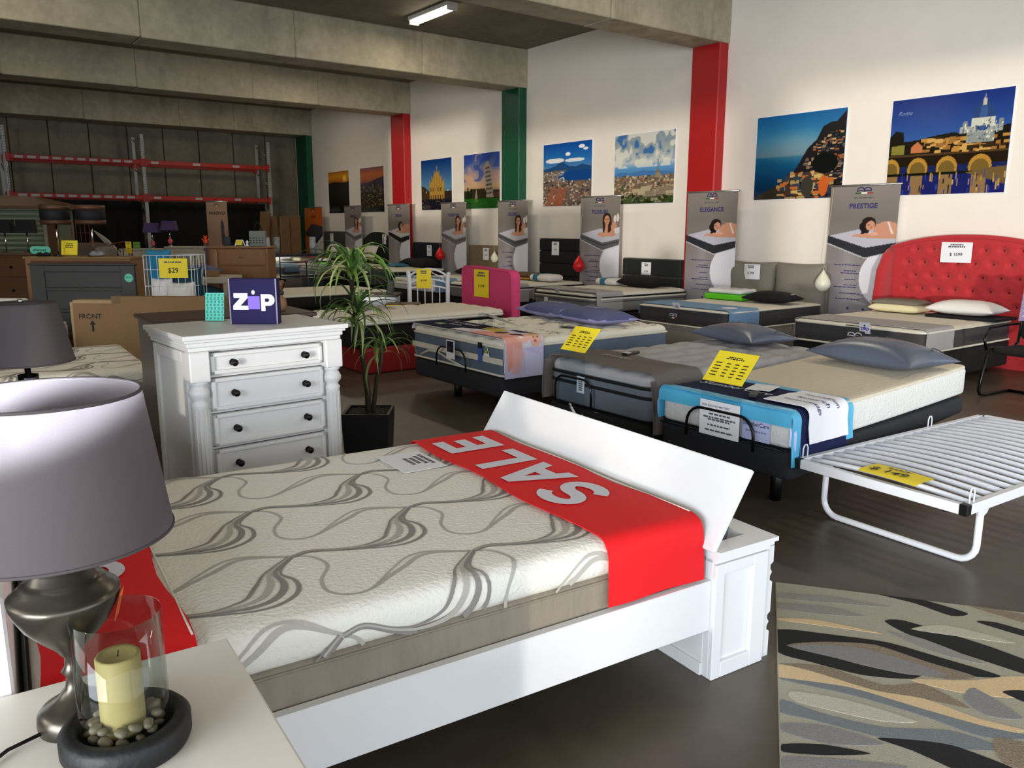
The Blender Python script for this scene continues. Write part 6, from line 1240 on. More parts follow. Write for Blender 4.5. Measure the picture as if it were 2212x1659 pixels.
# ------------------------------------------------------------------ wardrobe added out of view beyond the left edge to shade the chest
t = thing('shading_wardrobe', 'tall dark brown block added out of view to shade the white chest', 'shading_wardrobe', (-.95, 3.9, 0))
MB().bbox(-.3, .3, -.9, .9, .06, 2.05, .006, 1).build('carcass', 'dark_brown_wood', t); MB().bbox(-.33, .33, -.93, .93, 2.05, 2.1, .008, 1).build('cornice', 'dark_brown_wood', t); MB().box(-.28, .28, -.88, .88, 0, .06).build('plinth', 'dark_brown_wood', t)
for y in (-.45, .45): MB().bbox(.3, .32, y - .42, y + .42, .1, 2.0, .006, 1).build('door', 'dark_brown_wood', t)
# ------------------------------------------------------------------ second swirl mattress and boxes on the left
t = thing('mattress', 'grey swirl patterned mattress on a tan base beside the dark brown chest', 'mattress', (1.42, 6.42, 0), math.radians(-3)); swirl_mattress(t, 1.95, 0, 1.5, .29, .57, .41)
base('tan divan under the swirl mattress beside the dark brown chest', (-.53, 7.17 + .05), math.radians(-3), 1.93, 1.48, .02, .285, mat('tan_fabric', (.50, .46, .40), .85))
mat('cardboard', (.53, .41, .27), .8, var=.08, vscale=6, bump=.1, bscale=40); mat('cardboard_light', (.66, .55, .40), .8, var=.08, vscale=8)
R37 = math.radians(-36.7)
t = thing('cardboard_box', 'upright cardboard box printed FRONT with an arrow', 'box', (1.545, 9.60, 0), R37)
MB().bbox(-.2, .235, 0, .16, 0, .80, .004, 1).build('box_body', 'cardboard', t); MB().bbox(-.235, -.2, .01, .17, 0, .815, .004, 1).build('box_side_flap', 'cardboard_light', t); MB().box(-.2, .235, .012, .16, .80, .835).build('box_top_flap', 'cardboard_light', t)
MB().xf(text_mb('FRONT', .075, .012), Matrix.Translation((-.02, -.002, .66)) @ facing(0, -1)).build('front_lettering', 'ink', t); MB().prism([(-.032, .575), (0, .62), (.032, .575), (.011, .575), (.011, .50), (-.011, .50), (-.011, .575)], -.003, -.001, 'y').build('arrow_print', 'ink', t)
t = thing('cardboard_box', 'wide plain flat cardboard carton beside the box printed FRONT', 'box', (2.2, 9.11, 0), R37)
MB().bbox(-.6, .6, 0, .12, 0, .875, .004, 1).build('box_body', 'cardboard', t); MB().box(-.58, -.5, -.002, 0, .80, .87).build('tape_patch', mat('tape', (.45, .34, .2), .4), t); MB().box(-.6, .6, .055, .065, .872, .877).build('top_tape', 'tape', t)
mattress('cream mattress low behind the box printed FRONT', (-.7, 10.55), math.radians(-20), 2.05, 1.2, .36, .56, 'ivory_quilt', 'ivory_quilt', .05, None, n=(8, 6, 1)); base('navy divan under the cream mattress behind the box printed FRONT', (-.7, 10.55), math.radians(-20), 2.03, 1.18, 0, .355, 'navy_velvet')
o = thing('pillow_stack', 'pale upholstered panel at the left edge behind the glass lamp', 'panel', (.78, 11.55, 0), R37); softbox(.9, .1, .76, .04, .04, (8, 2, 6)).build('padded_panel', 'ivory_quilt', o)
# grey panelled bedhead
mat('grey_paint', (.235, .23, .225), .55, var=.06, vscale=3)
t = thing('bed_headboard', 'dark grey panelled wooden bedhead with round turquoise sticker', 'headboard', (1.7, 10.96, 0), R37)
for x0, x1, z0, z1 in ((-.63, -.46, 0, 1.15), (.46, .63, 0, 1.15), (-.46, .46, 1.07, 1.15), (-.46, .46, .84, .88), (-.46, .46, .58, .62), (-.46, .46, .3, .36)): MB().bbox(x0, x1, 0, .05, z0, z1, .006, 1).build('panel_stile', 'grey_paint', t)
for z0, z1 in ((.88, 1.07), (.62, .84), (.36, .58)): MB().bbox(-.46, .46, .018, .034, z0, z1, .004, 1).build('inset_panel', 'grey_paint', t)
MB().bbox(-.65, .65, -.01, .06, 1.15, 1.17, .006, 1).build('top_cap', 'grey_paint', t)
MB().prism([(.56 + .052 * math.cos(a), 1.0 + .052 * math.sin(a)) for a in np.linspace(0, 2 * PI, 25)[:-1]], -.004, -.001, 'y').build('round_sticker', mat('mint', (.40, .78, .66), .5), t); MB().xf(text_mb('afterpay', .02, .01), Matrix.Translation((.56, -.006, 1.01)) @ facing(0, -1)).build('sticker_lettering', 'ink', t)
# pale wood cabinet with copper lamps
mat('pale_pine', (.55, .41, .25), .5, var=.15, vscale=5, stretch=(1, 1, 5)); mat('pine_dark', (.36, .23, .13), .5, var=.15, vscale=5)
t = thing('wooden_cabinet', 'pale pine cabinet behind the grey bedhead, topped by two drum lamps', 'cabinet', (1.83, 12.12, 0), R37)
MB().bbox(-.72, .72, 0, .45, 1.185, 1.215, .005, 1).build('cabinet_top', 'pale_pine', t); MB().bbox(-.70, .70, .02, .43, .0, 1.185, .004, 1).build('carcass', 'pale_pine', t); MB().bbox(-.62, .70, .0, .02, 1.06, 1.16, .004, 1).build('frieze_rail', 'pine_dark', t)
for x in (-.31, .31): MB().bbox(x - .29, x + .29, .005, .022, .12, 1.03, .004, 1).build('door', 'pine_dark', t)
mat('copper_band', (.36, .23, .16), .5, .3, var=.2, vscale=10); mat('dark_shade', (.035, .035, .045), .7)
def drum_lamp(label, x, y):
    t = thing('drum_lamp', label, 'lamp', (x, y, 1.216), 0, 'copper banded drum lamps'); MB().lathe([(0, 0), (.075, 0), (.075, .01), (.02, .016), (.012, .02), (0, .02)], 24).build('round_foot', 'dark_chrome', t); MB().tube([(0, 0, .015), (0, 0, .55)], .012, 10).build('chrome_pole', 'chrome', t)
    s = shade(t, .182, .182, .42, .675, 'dark_shade', n=40)
    for z0, z1 in ((.425, .475), (.615, .67)): MB().shell([(.185, z0), (.185, z1), (.183, z1), (.183, z0)], 40).build('copper_band', 'copper_band', s)
    MB().shell([(.178, .5), (.178, .67), (.177, .67), (.177, .5)], 32).build('pale_lining', 'copper_band', s)
drum_lamp('black drum lamp with copper bands, the left of the two on the pine cabinet', 1.68, 12.49); drum_lamp('black drum lamp with copper bands, the right of the two on the pine cabinet', 2.06, 12.21)
o = tag(softbox(.2, .12, .06, .05, .03, (8, 6, 2), lambda x, y: .02 * math.sin(60 * x) * math.sin(55 * y)).build('plastic_bag', mat('bag_film', (.55, .55, .55), .2, bump=.5, bscale=30)), 'crumpled clear plastic bag on the pine cabinet beside the right drum lamp', 'bag'); place(o, (2.08, 12.1, 1.217), R37)
o = tag(softbox(.2, .1, .04, .04, .02, (8, 6, 2), lambda x, y: .02 * math.sin(60 * x) * math.sin(55 * y)).build('plastic_bag', 'dark_shade'), 'dark crumpled bag on the pine cabinet beside the left drum lamp', 'bag'); place(o, (1.5, 12.52, 1.217), R37)
t = thing('leaning_sign', 'yellow price card leaning behind the left drum lamp', 'sign', (1.80, 12.55, 1.216), R37, rx=-.2); MB().box(-.11, .11, 0, .004, 0, .2).build('card', 'yellow_paper', t); MB().xf(lines_mb(.17, .07, 3, 1, .4), Matrix.Translation((0, -.001, .13)) @ facing(0, -1)).build('card_print', 'ink', t); t.location = (1.82, 12.6, 1.225)
t = thing('oval_sign', 'turquoise pill-shaped afterpay sign left of the yellow card', 'sign', (1.47, 12.62, 1.216), R37); MB().prism([(a, b_ + .075) for a, b_ in rrect(.28, .1, .049, 8)], 0, .006, 'y').build('sign_board', 'mint', t); MB().xf(text_mb('afterpay', .055, .01), Matrix.Translation((-.01, -.002, .078)) @ facing(0, -1)).build('sign_lettering', 'ink', t); MB().box(-.05, .05, .0, .05, 0, .026).build('sign_foot', 'clear_acrylic', t); t.location = (1.5, 12.78, 1.217)
MB().bbox(1.1, 1.75, 12.7, 13.1, .0, 1.215, .004, 1).build('x', 'dark_brown_wood') if False else None
# brown drawers at far left with black lamps
t = thing('brown_dresser', 'brown wooden dresser at the left edge under two black lamps', 'dresser', (1.18, 14.85, 0), R37)
MB().bbox(-.75, .5, 0, .5, .05, 1.17, .005, 1).build('carcass', 'pine_dark', t); MB().bbox(-.78, .53, -.03, .52, 1.17, 1.205, .006, 1).build('dresser_top', mat('mid_brown', (.36, .26, .18), .5, var=.12, vscale=5), t)
for x0, x1 in ((-.72, -.14), (-.1, .47)):
    for z in (.12, .48, .84):
        d = MB().bbox(x0, x1, -.02, .0, z, z + .30, .006, 1).build('drawer', 'pine_dark', t); MB().lathe([(.018, 0), (.012, .02), (.02, .03), (0, .035)], 10).build('knob', 'bronze_knob', d).matrix_local = Matrix.Translation(((x0 + x1) / 2, -.02, z + .15)) @ Matrix.Rotation(PI / 2, 4, 'X')
for lab, x, y in (('black rectangular lamp cut by the left edge of the picture', 1.32, 15.22), ('black rectangular lamp, second from the left edge', 1.60, 15.02)):
    q = thing('black_lamp', lab, 'lamp', (x, y, 1.206), R37, 'black rectangular lamps'); MB().bbox(-.06, .06, -.04, .04, 0, .012, .003, 1).build('lamp_foot', 'chrome', q); MB().tube([(0, 0, .01), (0, 0, .34)], .012, 8).build('chrome_pole', 'chrome', q)
    b = MB(); a_, c_ = .14, .12; k = lambda s, z: [(-s, -.07, z), (s, -.07, z), (s, .07, z), (-s, .07, z)]
    b.add(k(a_, .30) + k(c_, .51), [(i, (i + 1) % 4, (i + 1) % 4 + 4, i + 4) for i in range(4)] + [(0, 1, 2, 3), (7, 6, 5, 4)]); b.build('lamp_shade', 'dark_shade', q)
# corrugated green shed with brown roof
t = thing('garden_shed', 'pale green corrugated shed with brown roof at the far left', 'shed', (1.62, 17.55, 0), R37)
gm = mat('shed_green', (.42, .46, .36), .5, var=.06)
MB().box(-2.0, .63, .03, 1.0, 0, 1.98).build('shed_wall', gm, t)
for k in range(22): MB().tube([(-2.0, .03, .06 + k * .089), (.62, .03, .06 + k * .089)], .038, 6).deform(lambda x, y, z: (x, .03 + (y - .03) * .6, z)).build('corrugation', gm, t)
MB().bbox(.6, .66, 0, .06, 0, 1.98, .004, 1).build('corner_trim', mat('shed_trim', (.55, .55, .48), .5), t)
MB().add([(-2.05, -.1, 1.98), (.9, -.1, 1.98), (.9, 1.1, 1.98), (-2.05, 1.1, 1.98), (-1.6, .4, 2.22), (.25, .4, 2.16), (.25, .6, 2.16), (-1.6, .6, 2.22), (-2.05, -.1, 1.93), (.9, -.1, 1.93), (.9, 1.1, 1.93), (-2.05, 1.1, 1.93)], [(0, 1, 5, 4), (1, 2, 6, 5), (2, 3, 7, 6), (3, 0, 4, 7), (4, 5, 6, 7), (8, 9, 1, 0), (9, 10, 2, 1), (10, 11, 3, 2), (11, 8, 0, 3), (11, 10, 9, 8)]).build('roof', mat('shed_roof', (.40, .28, .19), .6, var=.1), t)
MB().box(.66, .85, .02, .06, 0, 1.93).build('timber_post', 'pine_dark', t)
# pallet rack on the back wall
mat('rack_red', (.62, .13, .09), .5); mat('rack_grey', (.62, .63, .62), .5, .3)
t = thing('pallet_rack', 'tall pallet rack with grey uprights and red beams against the back wall', 'rack', (0, 24.0, 0))
for x in (2.27, 5.46, 8.93):
    for y in (0, 1.0): 
        u = MB().bbox(x - .045, x + .045, y - .03, y + .03, 0, 4.06, .004, 1).build('upright', 'rack_grey', t)
        if y == 0:
            for k in range(26):
                z = 2.35 + k * .066
                for s in (-.022, .022): MB().prism([(x + s - .009, z + .012), (x + s + .009, z + .012), (x + s + .005, z - .012), (x + s - .005, z - .012)], -.032, -.0302, 'y').build('slot', 'ink', u)
    for z in (.4, 1.2, 2.0, 2.8, 3.6): MB().tube([(x, 0, z), (x, 1.0, z + .4)], .015, 6).build('brace', 'rack_grey', t)
for x0, x1, q in ((2.32, 5.41, 1), (5.51, 8.88, 0)):
    for z in (3.27, 2.34):
        for y in (-.03, 1.0):
            bm_ = MB().bbox(x0, x1, y - .025, y + .025, z, z + .11, .006, 1).build('beam', 'rack_red', t)
            for xe in (x0, x1): MB().bbox(xe - .04, xe + .04, y - .035, y + .03, z - .06, z + .16, .004, 1).build('beam_bracket', 'rack_red', bm_)
            if y < 0:
                for k in range(10 if q else 3): xx = x0 + .14 + k * (.28 if q else 1.1); MB().box(xx, xx + .19, y - .027, y - .0255, z + .025, z + .085).build('location_label', 'rack_grey', bm_)
for x0, x1, lab in ((2.35, 5.4, 'black sheet put in for the darkness below the left bay of the pallet rack'), (5.5, 8.85, 'black sheet put in for the darkness below the right bay of the pallet rack')):
    n = 40; o = MB().grid([[(x0 + (x1 - x0) * i / n, 24.25 + .03 * math.sin(i * 1.3) + .02 * math.sin(i * 2.9), z) for i in range(n + 1)] for z in np.linspace(.0, 2.3, 6)]); o.grid([[(x0 + (x1 - x0) * i / n, 24.262 + .03 * math.sin(i * 1.3) + .02 * math.sin(i * 2.9), z) for i in range(n + 1)] for z in np.linspace(.0, 2.3, 6)], True, True); tag(o.build('rack_dark_sheet', mat('rack_dark', (.018, .018, .022), .9)), lab, 'dark_sheet')  # folded black sheets stand in for the darkness under the rack
# dim items in front of the rack
t = thing('curved_board', 'long curved white board leaning in the dark under the rack', 'board', (4.0, 21.7, .9), R37); P_ = [(-.33 + .72 * s, .62 - .72 * s - .1 * math.sin(PI * (1 - s)) * -1) for s in np.linspace(0, 1, 14)]
MB().add([(x, 0, z) for x, z in P_] + [(x - .06 * math.sin(PI * i / 13), 0, z - .09 * math.sin(PI * i / 13) - .005) for i, (x, z) in enumerate(P_)] + [(x, .04, z) for x, z in P_] + [(x - .06 * math.sin(PI * i / 13), .04, z - .09 * math.sin(PI * i / 13) - .005) for i, (x, z) in enumerate(P_)], [(i, i + 1, i + 15, i + 14) for i in range(13)] + [(i + 28, i + 42, i + 43, i + 29) for i in range(13)] + [(i, i + 28, i + 29, i + 1) for i in range(13)] + [(i + 14, i + 15, i + 43, i + 42) for i in range(13)]).build('board_blade', 'ivory_piping', t); MB().box(-.02, .36, .05, .09, -.9, .1).build('board_stand', 'dark_base', t)
t = thing('red_metal_bedhead', 'dark red metal bedhead with hoops beside the curved white board', 'bedhead', (2.85, 15.5, 0), R37)
for k in range(7): MB().tube([(-.35 + k * .1, 0, .6), (-.35 + k * .1, 0, 1.25), (-.3 + k * .1, 0, 1.31), (-.25 + k * .1, 0, 1.25), (-.25 + k * .1, 0, .6)], .008, 6).build('hoop', mat('oxide_red', (.40, .09, .07), .5), t)
MB().tube([(-.4, 0, 0), (-.4, 0, 1.25), (-.3, 0, 1.36), (0, 0, 1.3), (.3, 0, 1.36), (.4, 0, 1.25), (.4, 0, 0)], .014, 8).build('outer_frame', 'oxide_red', t)
price_tag(t, Matrix.Translation((.36, -.02, 1.26)) @ facing(0, -1), .1, .2, '99', True)
t = thing('display_grid', 'red wire display panel behind the right drum lamp', 'display panel', (2.6, 16.5, 0), R37)
for k in range(5): MB().tube([(-.16 + k * .08, 0, .0), (-.16 + k * .08, 0, 1.75)], .006, 5).build('wire', 'oxide_red', t)
for k in range(7): MB().tube([(-.16, 0, .5 + k * .2), (.16, 0, .5 + k * .2)], .006, 5).build('wire', 'oxide_red', t)
o = thing('armchair', 'brown armchair back half hidden behind the yellow leaning card', 'armchair', (2.35, 14.6, 0), R37); softbox(.6, .5, .9, .08, .06, (6, 6, 6)).build('seat_block', mat('brown_leather', (.30, .24, .18), .5), o); softbox(.6, .2, .5, .06, .06, (6, 3, 4)).deform(lambda x, y, z: (x, y + .2, z + .85)).build('backrest', 'brown_leather', o); softbox(.2, .4, .45, .06, .06, (3, 4, 4)).deform(lambda x, y, z: (x + .32, y, z + .85)).build('armrest', 'taupe_cover', o)
# white dressers with purple lamps
mat('dresser_cream', (.74, .71, .63), .45, var=.03); mat('purple_shade', (.30, .22, .38), .8); mat('pink_glass', (.82, .36, .42), .2)
def dresser(label, x, y, w_, h, handle, cols):
    t = thing('white_dresser', label, 'dresser', (x, y, 0), R37); MB().bbox(-w_ / 2, w_ / 2, 0, .4, .04, h - .03, .004, 1).build('carcass', 'dresser_cream', t); MB().bbox(-w_ / 2 - .02, w_ / 2 + .02, -.03, .42, h - .03, h, .006, 1).build('dresser_top', 'dresser_cream', t)
    for c in range(cols):
        cw = (w_ - .06) / cols
        for r in range(4):
            z = .08 + r * (h - .16) / 4; d = MB().bbox(-w_ / 2 + .03 + c * cw + .006, -w_ / 2 + .03 + (c + 1) * cw - .006, -.018, .0, z + .006, z + (h - .16) / 4 - .006, .004, 1).build('drawer', 'dresser_cream', t)
            MB().tube([(-w_ / 2 + .03 + (c + .5) * cw - .05, -.03, z + .13), (-w_ / 2 + .03 + (c + .5) * cw + .05, -.03, z + .13)], .008, 5).build('handle', 'bronze_knob', d)
dresser('cream dresser under the left purple lamp', 3.98, 18.2, .9, 1.165, 0, 2); dresser('cream dresser under the right purple lamp', 4.72, 17.66, .86, 1.21, 0, 2)
for lab, x, y, z in (('purple shaded lamp with pink glass ball, left of the pair', 4.2, 18.2, 1.166), ('purple shaded lamp with pink glass ball, right of the pair', 4.5, 18.0, 1.211)):
    q = thing('purple_lamp', lab, 'lamp', (x, y, z), R37, 'purple lamps on cream dressers'); MB().lathe([(0, 0), (.055, 0), (.045, .02), (.014, .05), (.01, .06)], 16).build('lamp_foot', 'chrome', q); MB().lathe([(0, .05), (.03, .06), (.05, .1), (.05, .12), (.03, .155), (0, .165)], 18).build('glass_ball', 'pink_glass', q); MB().tube([(0, 0, .16), (0, 0, .34)], [.018, .01], 8).build('chrome_stem', 'chrome', q)
    b = MB(); k = lambda s, e, zz: [(-s, -e, zz), (s, -e, zz), (s, e, zz), (-s, e, zz)]; b.add(k(.155, .09, .33) + k(.125, .07, .525), [(i, (i + 1) % 4, (i + 1) % 4 + 4, i + 4) for i in range(4)] + [(0, 1, 2, 3), (7, 6, 5, 4)]); b.build('lamp_shade', 'purple_shade', q)
o = tag(MB().bbox(-.07, .07, 0, .02, 0, .14, .004, 1).build('green_card', mat('lime', (.45, .62, .22), .5)), 'small lime green card on the left cream dresser', 'card'); place(o, (3.9, 18.3, 1.166), R37, -.1)
t = thing('orange_toy', 'small orange bear figure on the mauve carton', 'toy', (5.06, 17.45, 1.262), R37)
of = mat('toy_orange', (.95, .32, .12), .4); MB().lathe([(0, 0), (.04, .01), (.05, .05), (.035, .09), (0, .1)], 14).build('body', of, t); MB().lathe([(0, .09), (.032, .11), (.035, .13), (.02, .16), (0, .165)], 12).build('head', of, t)  # plain orange of the toy, no emission
for s in (-1, 1): MB().lathe([(0, -.018), (.018, 0), (0, .018)], 8, (s * .028, 0, .165)).build('ear', of, t); MB().tube([(s * .04, 0, .08), (s * .075, 0, .11)], .014, 6).build('arm', of, t)
o = tag(MB().bbox(-.06, .06, 0, .1, 0, 1.26, .004, 1).build('tall_carton', mat('mauve_card', (.42, .34, .38), .6)), 'tall mauve carton beside the right cream dresser', 'carton'); place(o, (5.05, 17.4, 0), R37)
# wire basket with pillows
def basket():
    t = thing('wire_basket', 'white wire basket full of pillows with a yellow $29 sign', 'basket', (2.53, 10.34, 0), R37); w_, d, z0, z1 = .57, .45, .3, 1.27; b = {}
    def wire(p, q, r=.004): MB().tube([p, q], r, 5).build('wire', 'white_metal', t)
    for i in range(8):
        x = -w_ / 2 + w_ * i / 7
        for y in (0, d): wire((x, y, z0), (x, y, z1), .005 if i in (0, 7) else .0035)
    for i in range(1, 5):
        for x in (-w_ / 2, w_ / 2): wire((x, d * i / 5, z0), (x, d * i / 5, z1), .0035)
    for z in (.3, .45, .6, .75, .9, 1.1, 1.27):
        for y in (0, d): wire((-w_ / 2, y, z), (w_ / 2, y, z))
        for x in (-w_ / 2, w_ / 2): wire((x, 0, z), (x, d, z))
    for sx in (-w_ / 2, w_ / 2):
        for sy in (0, d): MB().tube([(sx, sy, 0), (sx, sy, z0)], .008, 6).build('leg', 'white_metal', t)
    s = MB().box(-.10, .245, -.008, -.005, 1.0, 1.235).build('sign_card', 'yellow_paper', t); MB().xf(text_mb('$29', .085, .014), Matrix.Translation((.07, -.0095, 1.09)) @ facing(0, -1)).build('price_lettering', 'ink', s); MB().xf(lines_mb(.26, .022, 1, 2, .2), Matrix.Translation((.07, -.0095, 1.19)) @ facing(0, -1)).build('heading_print', 'grey_ink', s)
    M = Matrix.Rotation(R37, 3, 'Z'); O = Vector((2.53, 10.34, 0))
    for lab, x, y, z, sx, sy, sz, m, rx, ry in (('white pillow in the basket below the $29 sign', .1, .2, .45, .34, .5, .22, 'white_knit', PI / 2, 0), ('white pillow at the left of the wire basket', -.13, .2, .5, .26, .5, .2, 'white_knit', PI / 2, .25), ('turquoise pillow leaning out at the left of the wire basket', -.17, .28, .85, .3, .5, .16, mat('turq_fabric', (.13, .47, .62), .8), PI / 2 + .1, .4), ('dark teal pillow at the back of the wire basket', .06, .33, .62, .5, .5, .16, mat('dark_teal', (.05, .25, .32), .8), PI / 2, 0)):
        p = O + M @ Vector((x, y, z)); o = thing('pillow', lab, 'pillow', p, R37, None, rx, 0); pillow_mb(sx, sy, sz, 12, .06, 3).deform(lambda a, b_, c: (a, b_ + sy / 2, c)).build('pillow_body', m, o)
basket()
t = thing('white_bedhead', 'white metal bed end with curled wire beside the basket', 'bed end', (2.22, 10.85, 0), R37); MB().tube([(0, 0, 0), (0, 0, 1.1)], .02, 8).build('post', 'white_metal', t); MB().lathe([(0, 0), (.028, .02), (0, .05)], 10, (0, 0, 1.1)).build('knob', 'white_metal', t); MB().tube([(0, 0, 1.0), (-.06, 0, 1.08), (-.1, 0, 1.12), (-.14, 0, 1.1)], .01, 6).build('scroll', 'white_metal', t); MB().tube([(0, 0, .8), (-.08, 0, .9), (-.1, 0, .82), (-.02, 0, .7)], .01, 6).build('scroll', 'white_metal', t)
# brown dresser in the middle
mat('chestnut', (.54, .37, .21), .4, var=.12, vscale=4, stretch=(6, 1, 1))
t = thing('chestnut_dresser', 'chestnut brown dresser with brass pulls and small goods on top', 'dresser', (4.6, 14.0, 0), R37)
MB().bbox(-.52, .5, 0, .45, .04, 1.25, .006, 1).build('carcass', 'chestnut', t); MB().bbox(-.54, .52, -.03, .47, 1.25, 1.285, .008, 1).build('dresser_top', 'chestnut', t)
for z in (.12, .40, .68, .965):
    d = MB().bbox(-.34, .46, -.02, .005, z, z + .265, .01, 2).build('drawer', 'chestnut', t); MB().tube([(0, -.03, z + .14), (.06, -.035, z + .135), (.12, -.03, z + .14)], .006, 6).build('pull', mat('brass', (.70, .56, .30), .3, .9), d)
MB().bbox(-.5, -.36, -.03, .0, .06, 1.24, .03, 3).build('front_pilaster', 'chestnut', t)
def on_dresser(name, label, cat, x, y, fn):
    p = Vector((4.6, 14.0, 1.286)) + Matrix.Rotation(R37, 3, 'Z') @ Vector((x, y, 0)); o = thing(name, label, cat, p, R37); fn(o)
on_dresser('dark_tablet', 'dark green standing tablet at the left of the chestnut dresser top', 'tablet', -.22, .1, lambda o: (MB().bbox(-.055, .055, 0, .02, 0, .16, .004, 1).build('tablet_body', mat('tablet_dark', (.06, .10, .09), .4), o), MB().box(-.045, .045, -.002, 0, .1, .14).build('tablet_screen', mat('tablet_screen', (.12, .2, .18), .3), o)))
on_dresser('tent_card', 'yellow folded tent card on the chestnut dresser', 'card', -.02, .1, lambda o: (MB().prism([(-.09, 0), (-.06, .11), (.06, .11), (.1, 0), (.085, 0), (.045, .095), (-.045, .095), (-.075, 0)], .04, .05, 'y').build('white_frame', 'white_paper', o), MB().box(-.06, .05, .03, .036, .02, .10).build('yellow_face', 'yellow_paper', o)))
on_dresser('white_figure', 'small round-headed white figure on the chestnut dresser', 'ornament', .13, .08, lambda o: (MB().lathe([(.03, 0), (.02, .03), (.012, .045), (0, .05)], 12).build('figure_base', 'white_paper', o), MB().lathe([(0, .04), (.025, .055), (.026, .075), (.012, .095), (0, .1)], 12).build('figure_head', 'white_paper', o)))
def bag(o):
    MB().bbox(-.14, .14, 0, .08, 0, .26, .006, 1).build('bag_body', mat('silver_bag', (.45, .47, .43), .35, var=.1, vscale=9), o)
    for i in range(5):
        for j in range(3): MB().prism([(-.11 + i * .05 + .016 * math.cos(a), .06 + j * .04 + .009 * math.sin(a)) for a in np.linspace(0, 2 * PI, 9)[:-1]], -.002, -.0005, 'y').build('oval_print', 'dark_base', o)
    MB().tube([(-.05, .04, .26), (-.03, .04, .36), (0, .04, .40), (.04, .04, .38), (.07, .04, .26)], .012, 6).build('bag_handle', 'dark_base', o)
on_dresser('carrier_bag', 'silver carrier bag with black handles on the chestnut dresser', 'bag', .3, .1, bag); on_dresser('small_card', 'small pale card at the right end of the chestnut dresser', 'card', .48, .1, lambda o: MB().bbox(-.03, .03, 0, .01, 0, .15, .003, 1).build('card_face', 'grey_runner', o))
# mirrored sideboard with glass vases
mat('mirror', (.88, .90, .90), .03, 1)
t = thing('mirrored_sideboard', 'mirrored glass sideboard behind the low white mattress', 'sideboard', (5.95, 14.35, 0), 0)
MB().bbox(-.6, .5, .0, .4, .0, 1.10, .004, 1).build('carcass', 'dark_chrome', t); MB().bbox(-.62, .52, -.02, .42, 1.10, 1.125, .004, 1).build('sideboard_top', 'dark_chrome', t)
for x0, x1, z0, z1 in ((-.5, .49, .99, 1.085), (-.5, -.01, .74, .97), (.01, .49, .74, .97), (-.5, .49, .40, .70)): MB().bbox(x0, x1, -.014, .0, z0, z1, .006, 1).build('mirror_panel', 'mirror', t)
MB().bbox(-.6, -.51, -.014, .0, .1, 1.085, .006, 1).build('mirror_panel', 'mirror', t)
for lab, x in (('clear glass cylinder vase at the left of the mirrored sideboard', -.5), ('clear glass cylinder vase in front of the orange banner', .19)):
    p = Vector((5.95, 14.35, 1.126)) + Matrix.Rotation(0, 3, 'Z') @ Vector((x, .12, 0)); q = thing('glass_vase', lab, 'vase', p); MB().shell([(.058, 0), (.058, .31), (.054, .31), (.054, .008)], 24).build('glass_wall', mat('vase_glass', (.93, .95, .95), .05, trans=.75, ior=1.3), q); MB().lathe([(0, 0), (.057, 0), (.057, .01), (0, .01)], 24).build('glass_floor', 'vase_glass', q)
o = tag(softbox(.16, .12, .09, .05, .04, (6, 6, 3), lambda x, y: .02 * math.sin(70 * x)).build('paper_heap', 'grey_runner'), 'crumpled pale paper at the left end of the mirrored sideboard', 'paper'); place(o, (5.24, 15.0, 1.001), R37)
t = thing('walnut_cupboard', 'narrow dark walnut cupboard with a yellow card beside the mirrored sideboard', 'cupboard', (5.18, 14.85, 0), R37); MB().bbox(-.1, .2, .05, .4, 0, 1.0, .004, 1).build('carcass', 'dark_brown_wood', t); MB().box(-.09, -.02, .045, .048, .78, .98).build('yellow_card', 'yellow_paper', t)
# low white bed in front of it
base('black divan under the low white mattress behind the purple box', (4.15, 12.1), 0, 2.0, 1.5, .02, .42, 'dark_base'); mattress('plain low white mattress behind the purple box', (4.1, 12.1), 0, 2.05, 1.55, .42, .64, 'black_border', 'ivory_quilt', .045, None, rp=.15, n=(12, 10, 1))
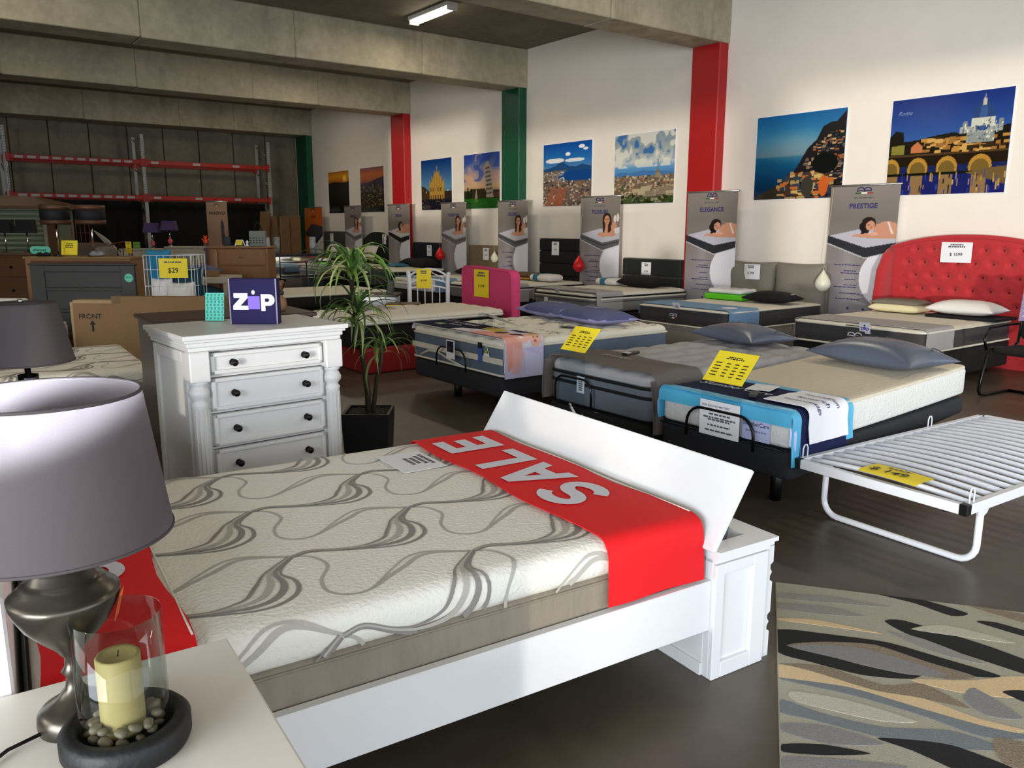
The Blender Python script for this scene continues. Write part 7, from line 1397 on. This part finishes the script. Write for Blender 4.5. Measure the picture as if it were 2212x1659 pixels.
# bunk stack with blue cushions
t = thing('bench_bed', 'cream slatted day bed behind the wire basket', 'day bed', (3.5, 13.2, 0), R37)
MB().bbox(-.5, .6, 0, .8, .74, .84, .01, 1).build('upper_board', 'dresser_cream', t); MB().bbox(-.5, .6, -.1, .8, .42, .52, .01, 1).build('lower_board', 'dresser_cream', t)
for x in (-.48, .56):
    for y in (.02, .74): MB().box(x, x + .05, y, y + .05, 0, .84).build('leg', 'dresser_cream', t)
M3 = Matrix.Rotation(R37, 3, 'Z'); O3 = Vector((3.5, 13.2, 0))
pillow('steel blue cushion with white label on the cream day bed', tuple(O3 + M3 @ Vector((.1, .3, .845))), R37, .6, .4, .17, 'denim_pillow'); o = tag(MB().box(-.06, .06, 0, .004, 0, .12).build('cushion_label', 'white_paper'), 'white card leaning on the steel blue cushion', 'card'); place(o, tuple(O3 + M3 @ Vector((.16, .06, .842))), R37, -.2); o = tag(MB().bbox(-.1, .1, 0, .1, 0, .1, .006, 1).build('brown_carton', 'cardboard'), 'small brown carton beside the steel blue cushion', 'carton'); place(o, tuple(O3 + M3 @ Vector((.36, .08, .842))), R37)
pillow('dark teal patterned cushion on the lower day bed board', tuple(O3 + M3 @ Vector((.15, .1, .525))), R37, .7, .4, .18, 'dark_teal')
# cardboard sheets leaning at the back
for k, (x, y, w_, h, lean, lab) in enumerate(((8.1, 22.8, .28, 2.05, .10, 'tall cardboard sheet leaning in front of the right rack upright'), (8.5, 22.75, .3, 1.92, -.02, 'cardboard sheet leaning right of the rack upright'), (8.78, 22.6, .28, 1.92, .0, 'middle cardboard sheet of those leaning beside the orange banner'), (9.05, 22.5, .3, 1.94, .0, 'cardboard sheet leaning closest to the orange banner'))):
    t = thing('cardboard_sheet', lab, 'cardboard', (x, y, 0), R37, 'leaning cardboard sheets', ry=lean); MB().bbox(-w_ / 2, w_ / 2, 0, .06, 0, h, .006, 1).build('sheet', mat('dark_card', (.40, .29, .17), .8, var=.12, vscale=5), t); MB().box(-w_ / 2 + .02, -w_ / 2 + .03, -.002, 0, .0, h).build('sheet_edge', 'cardboard', t)
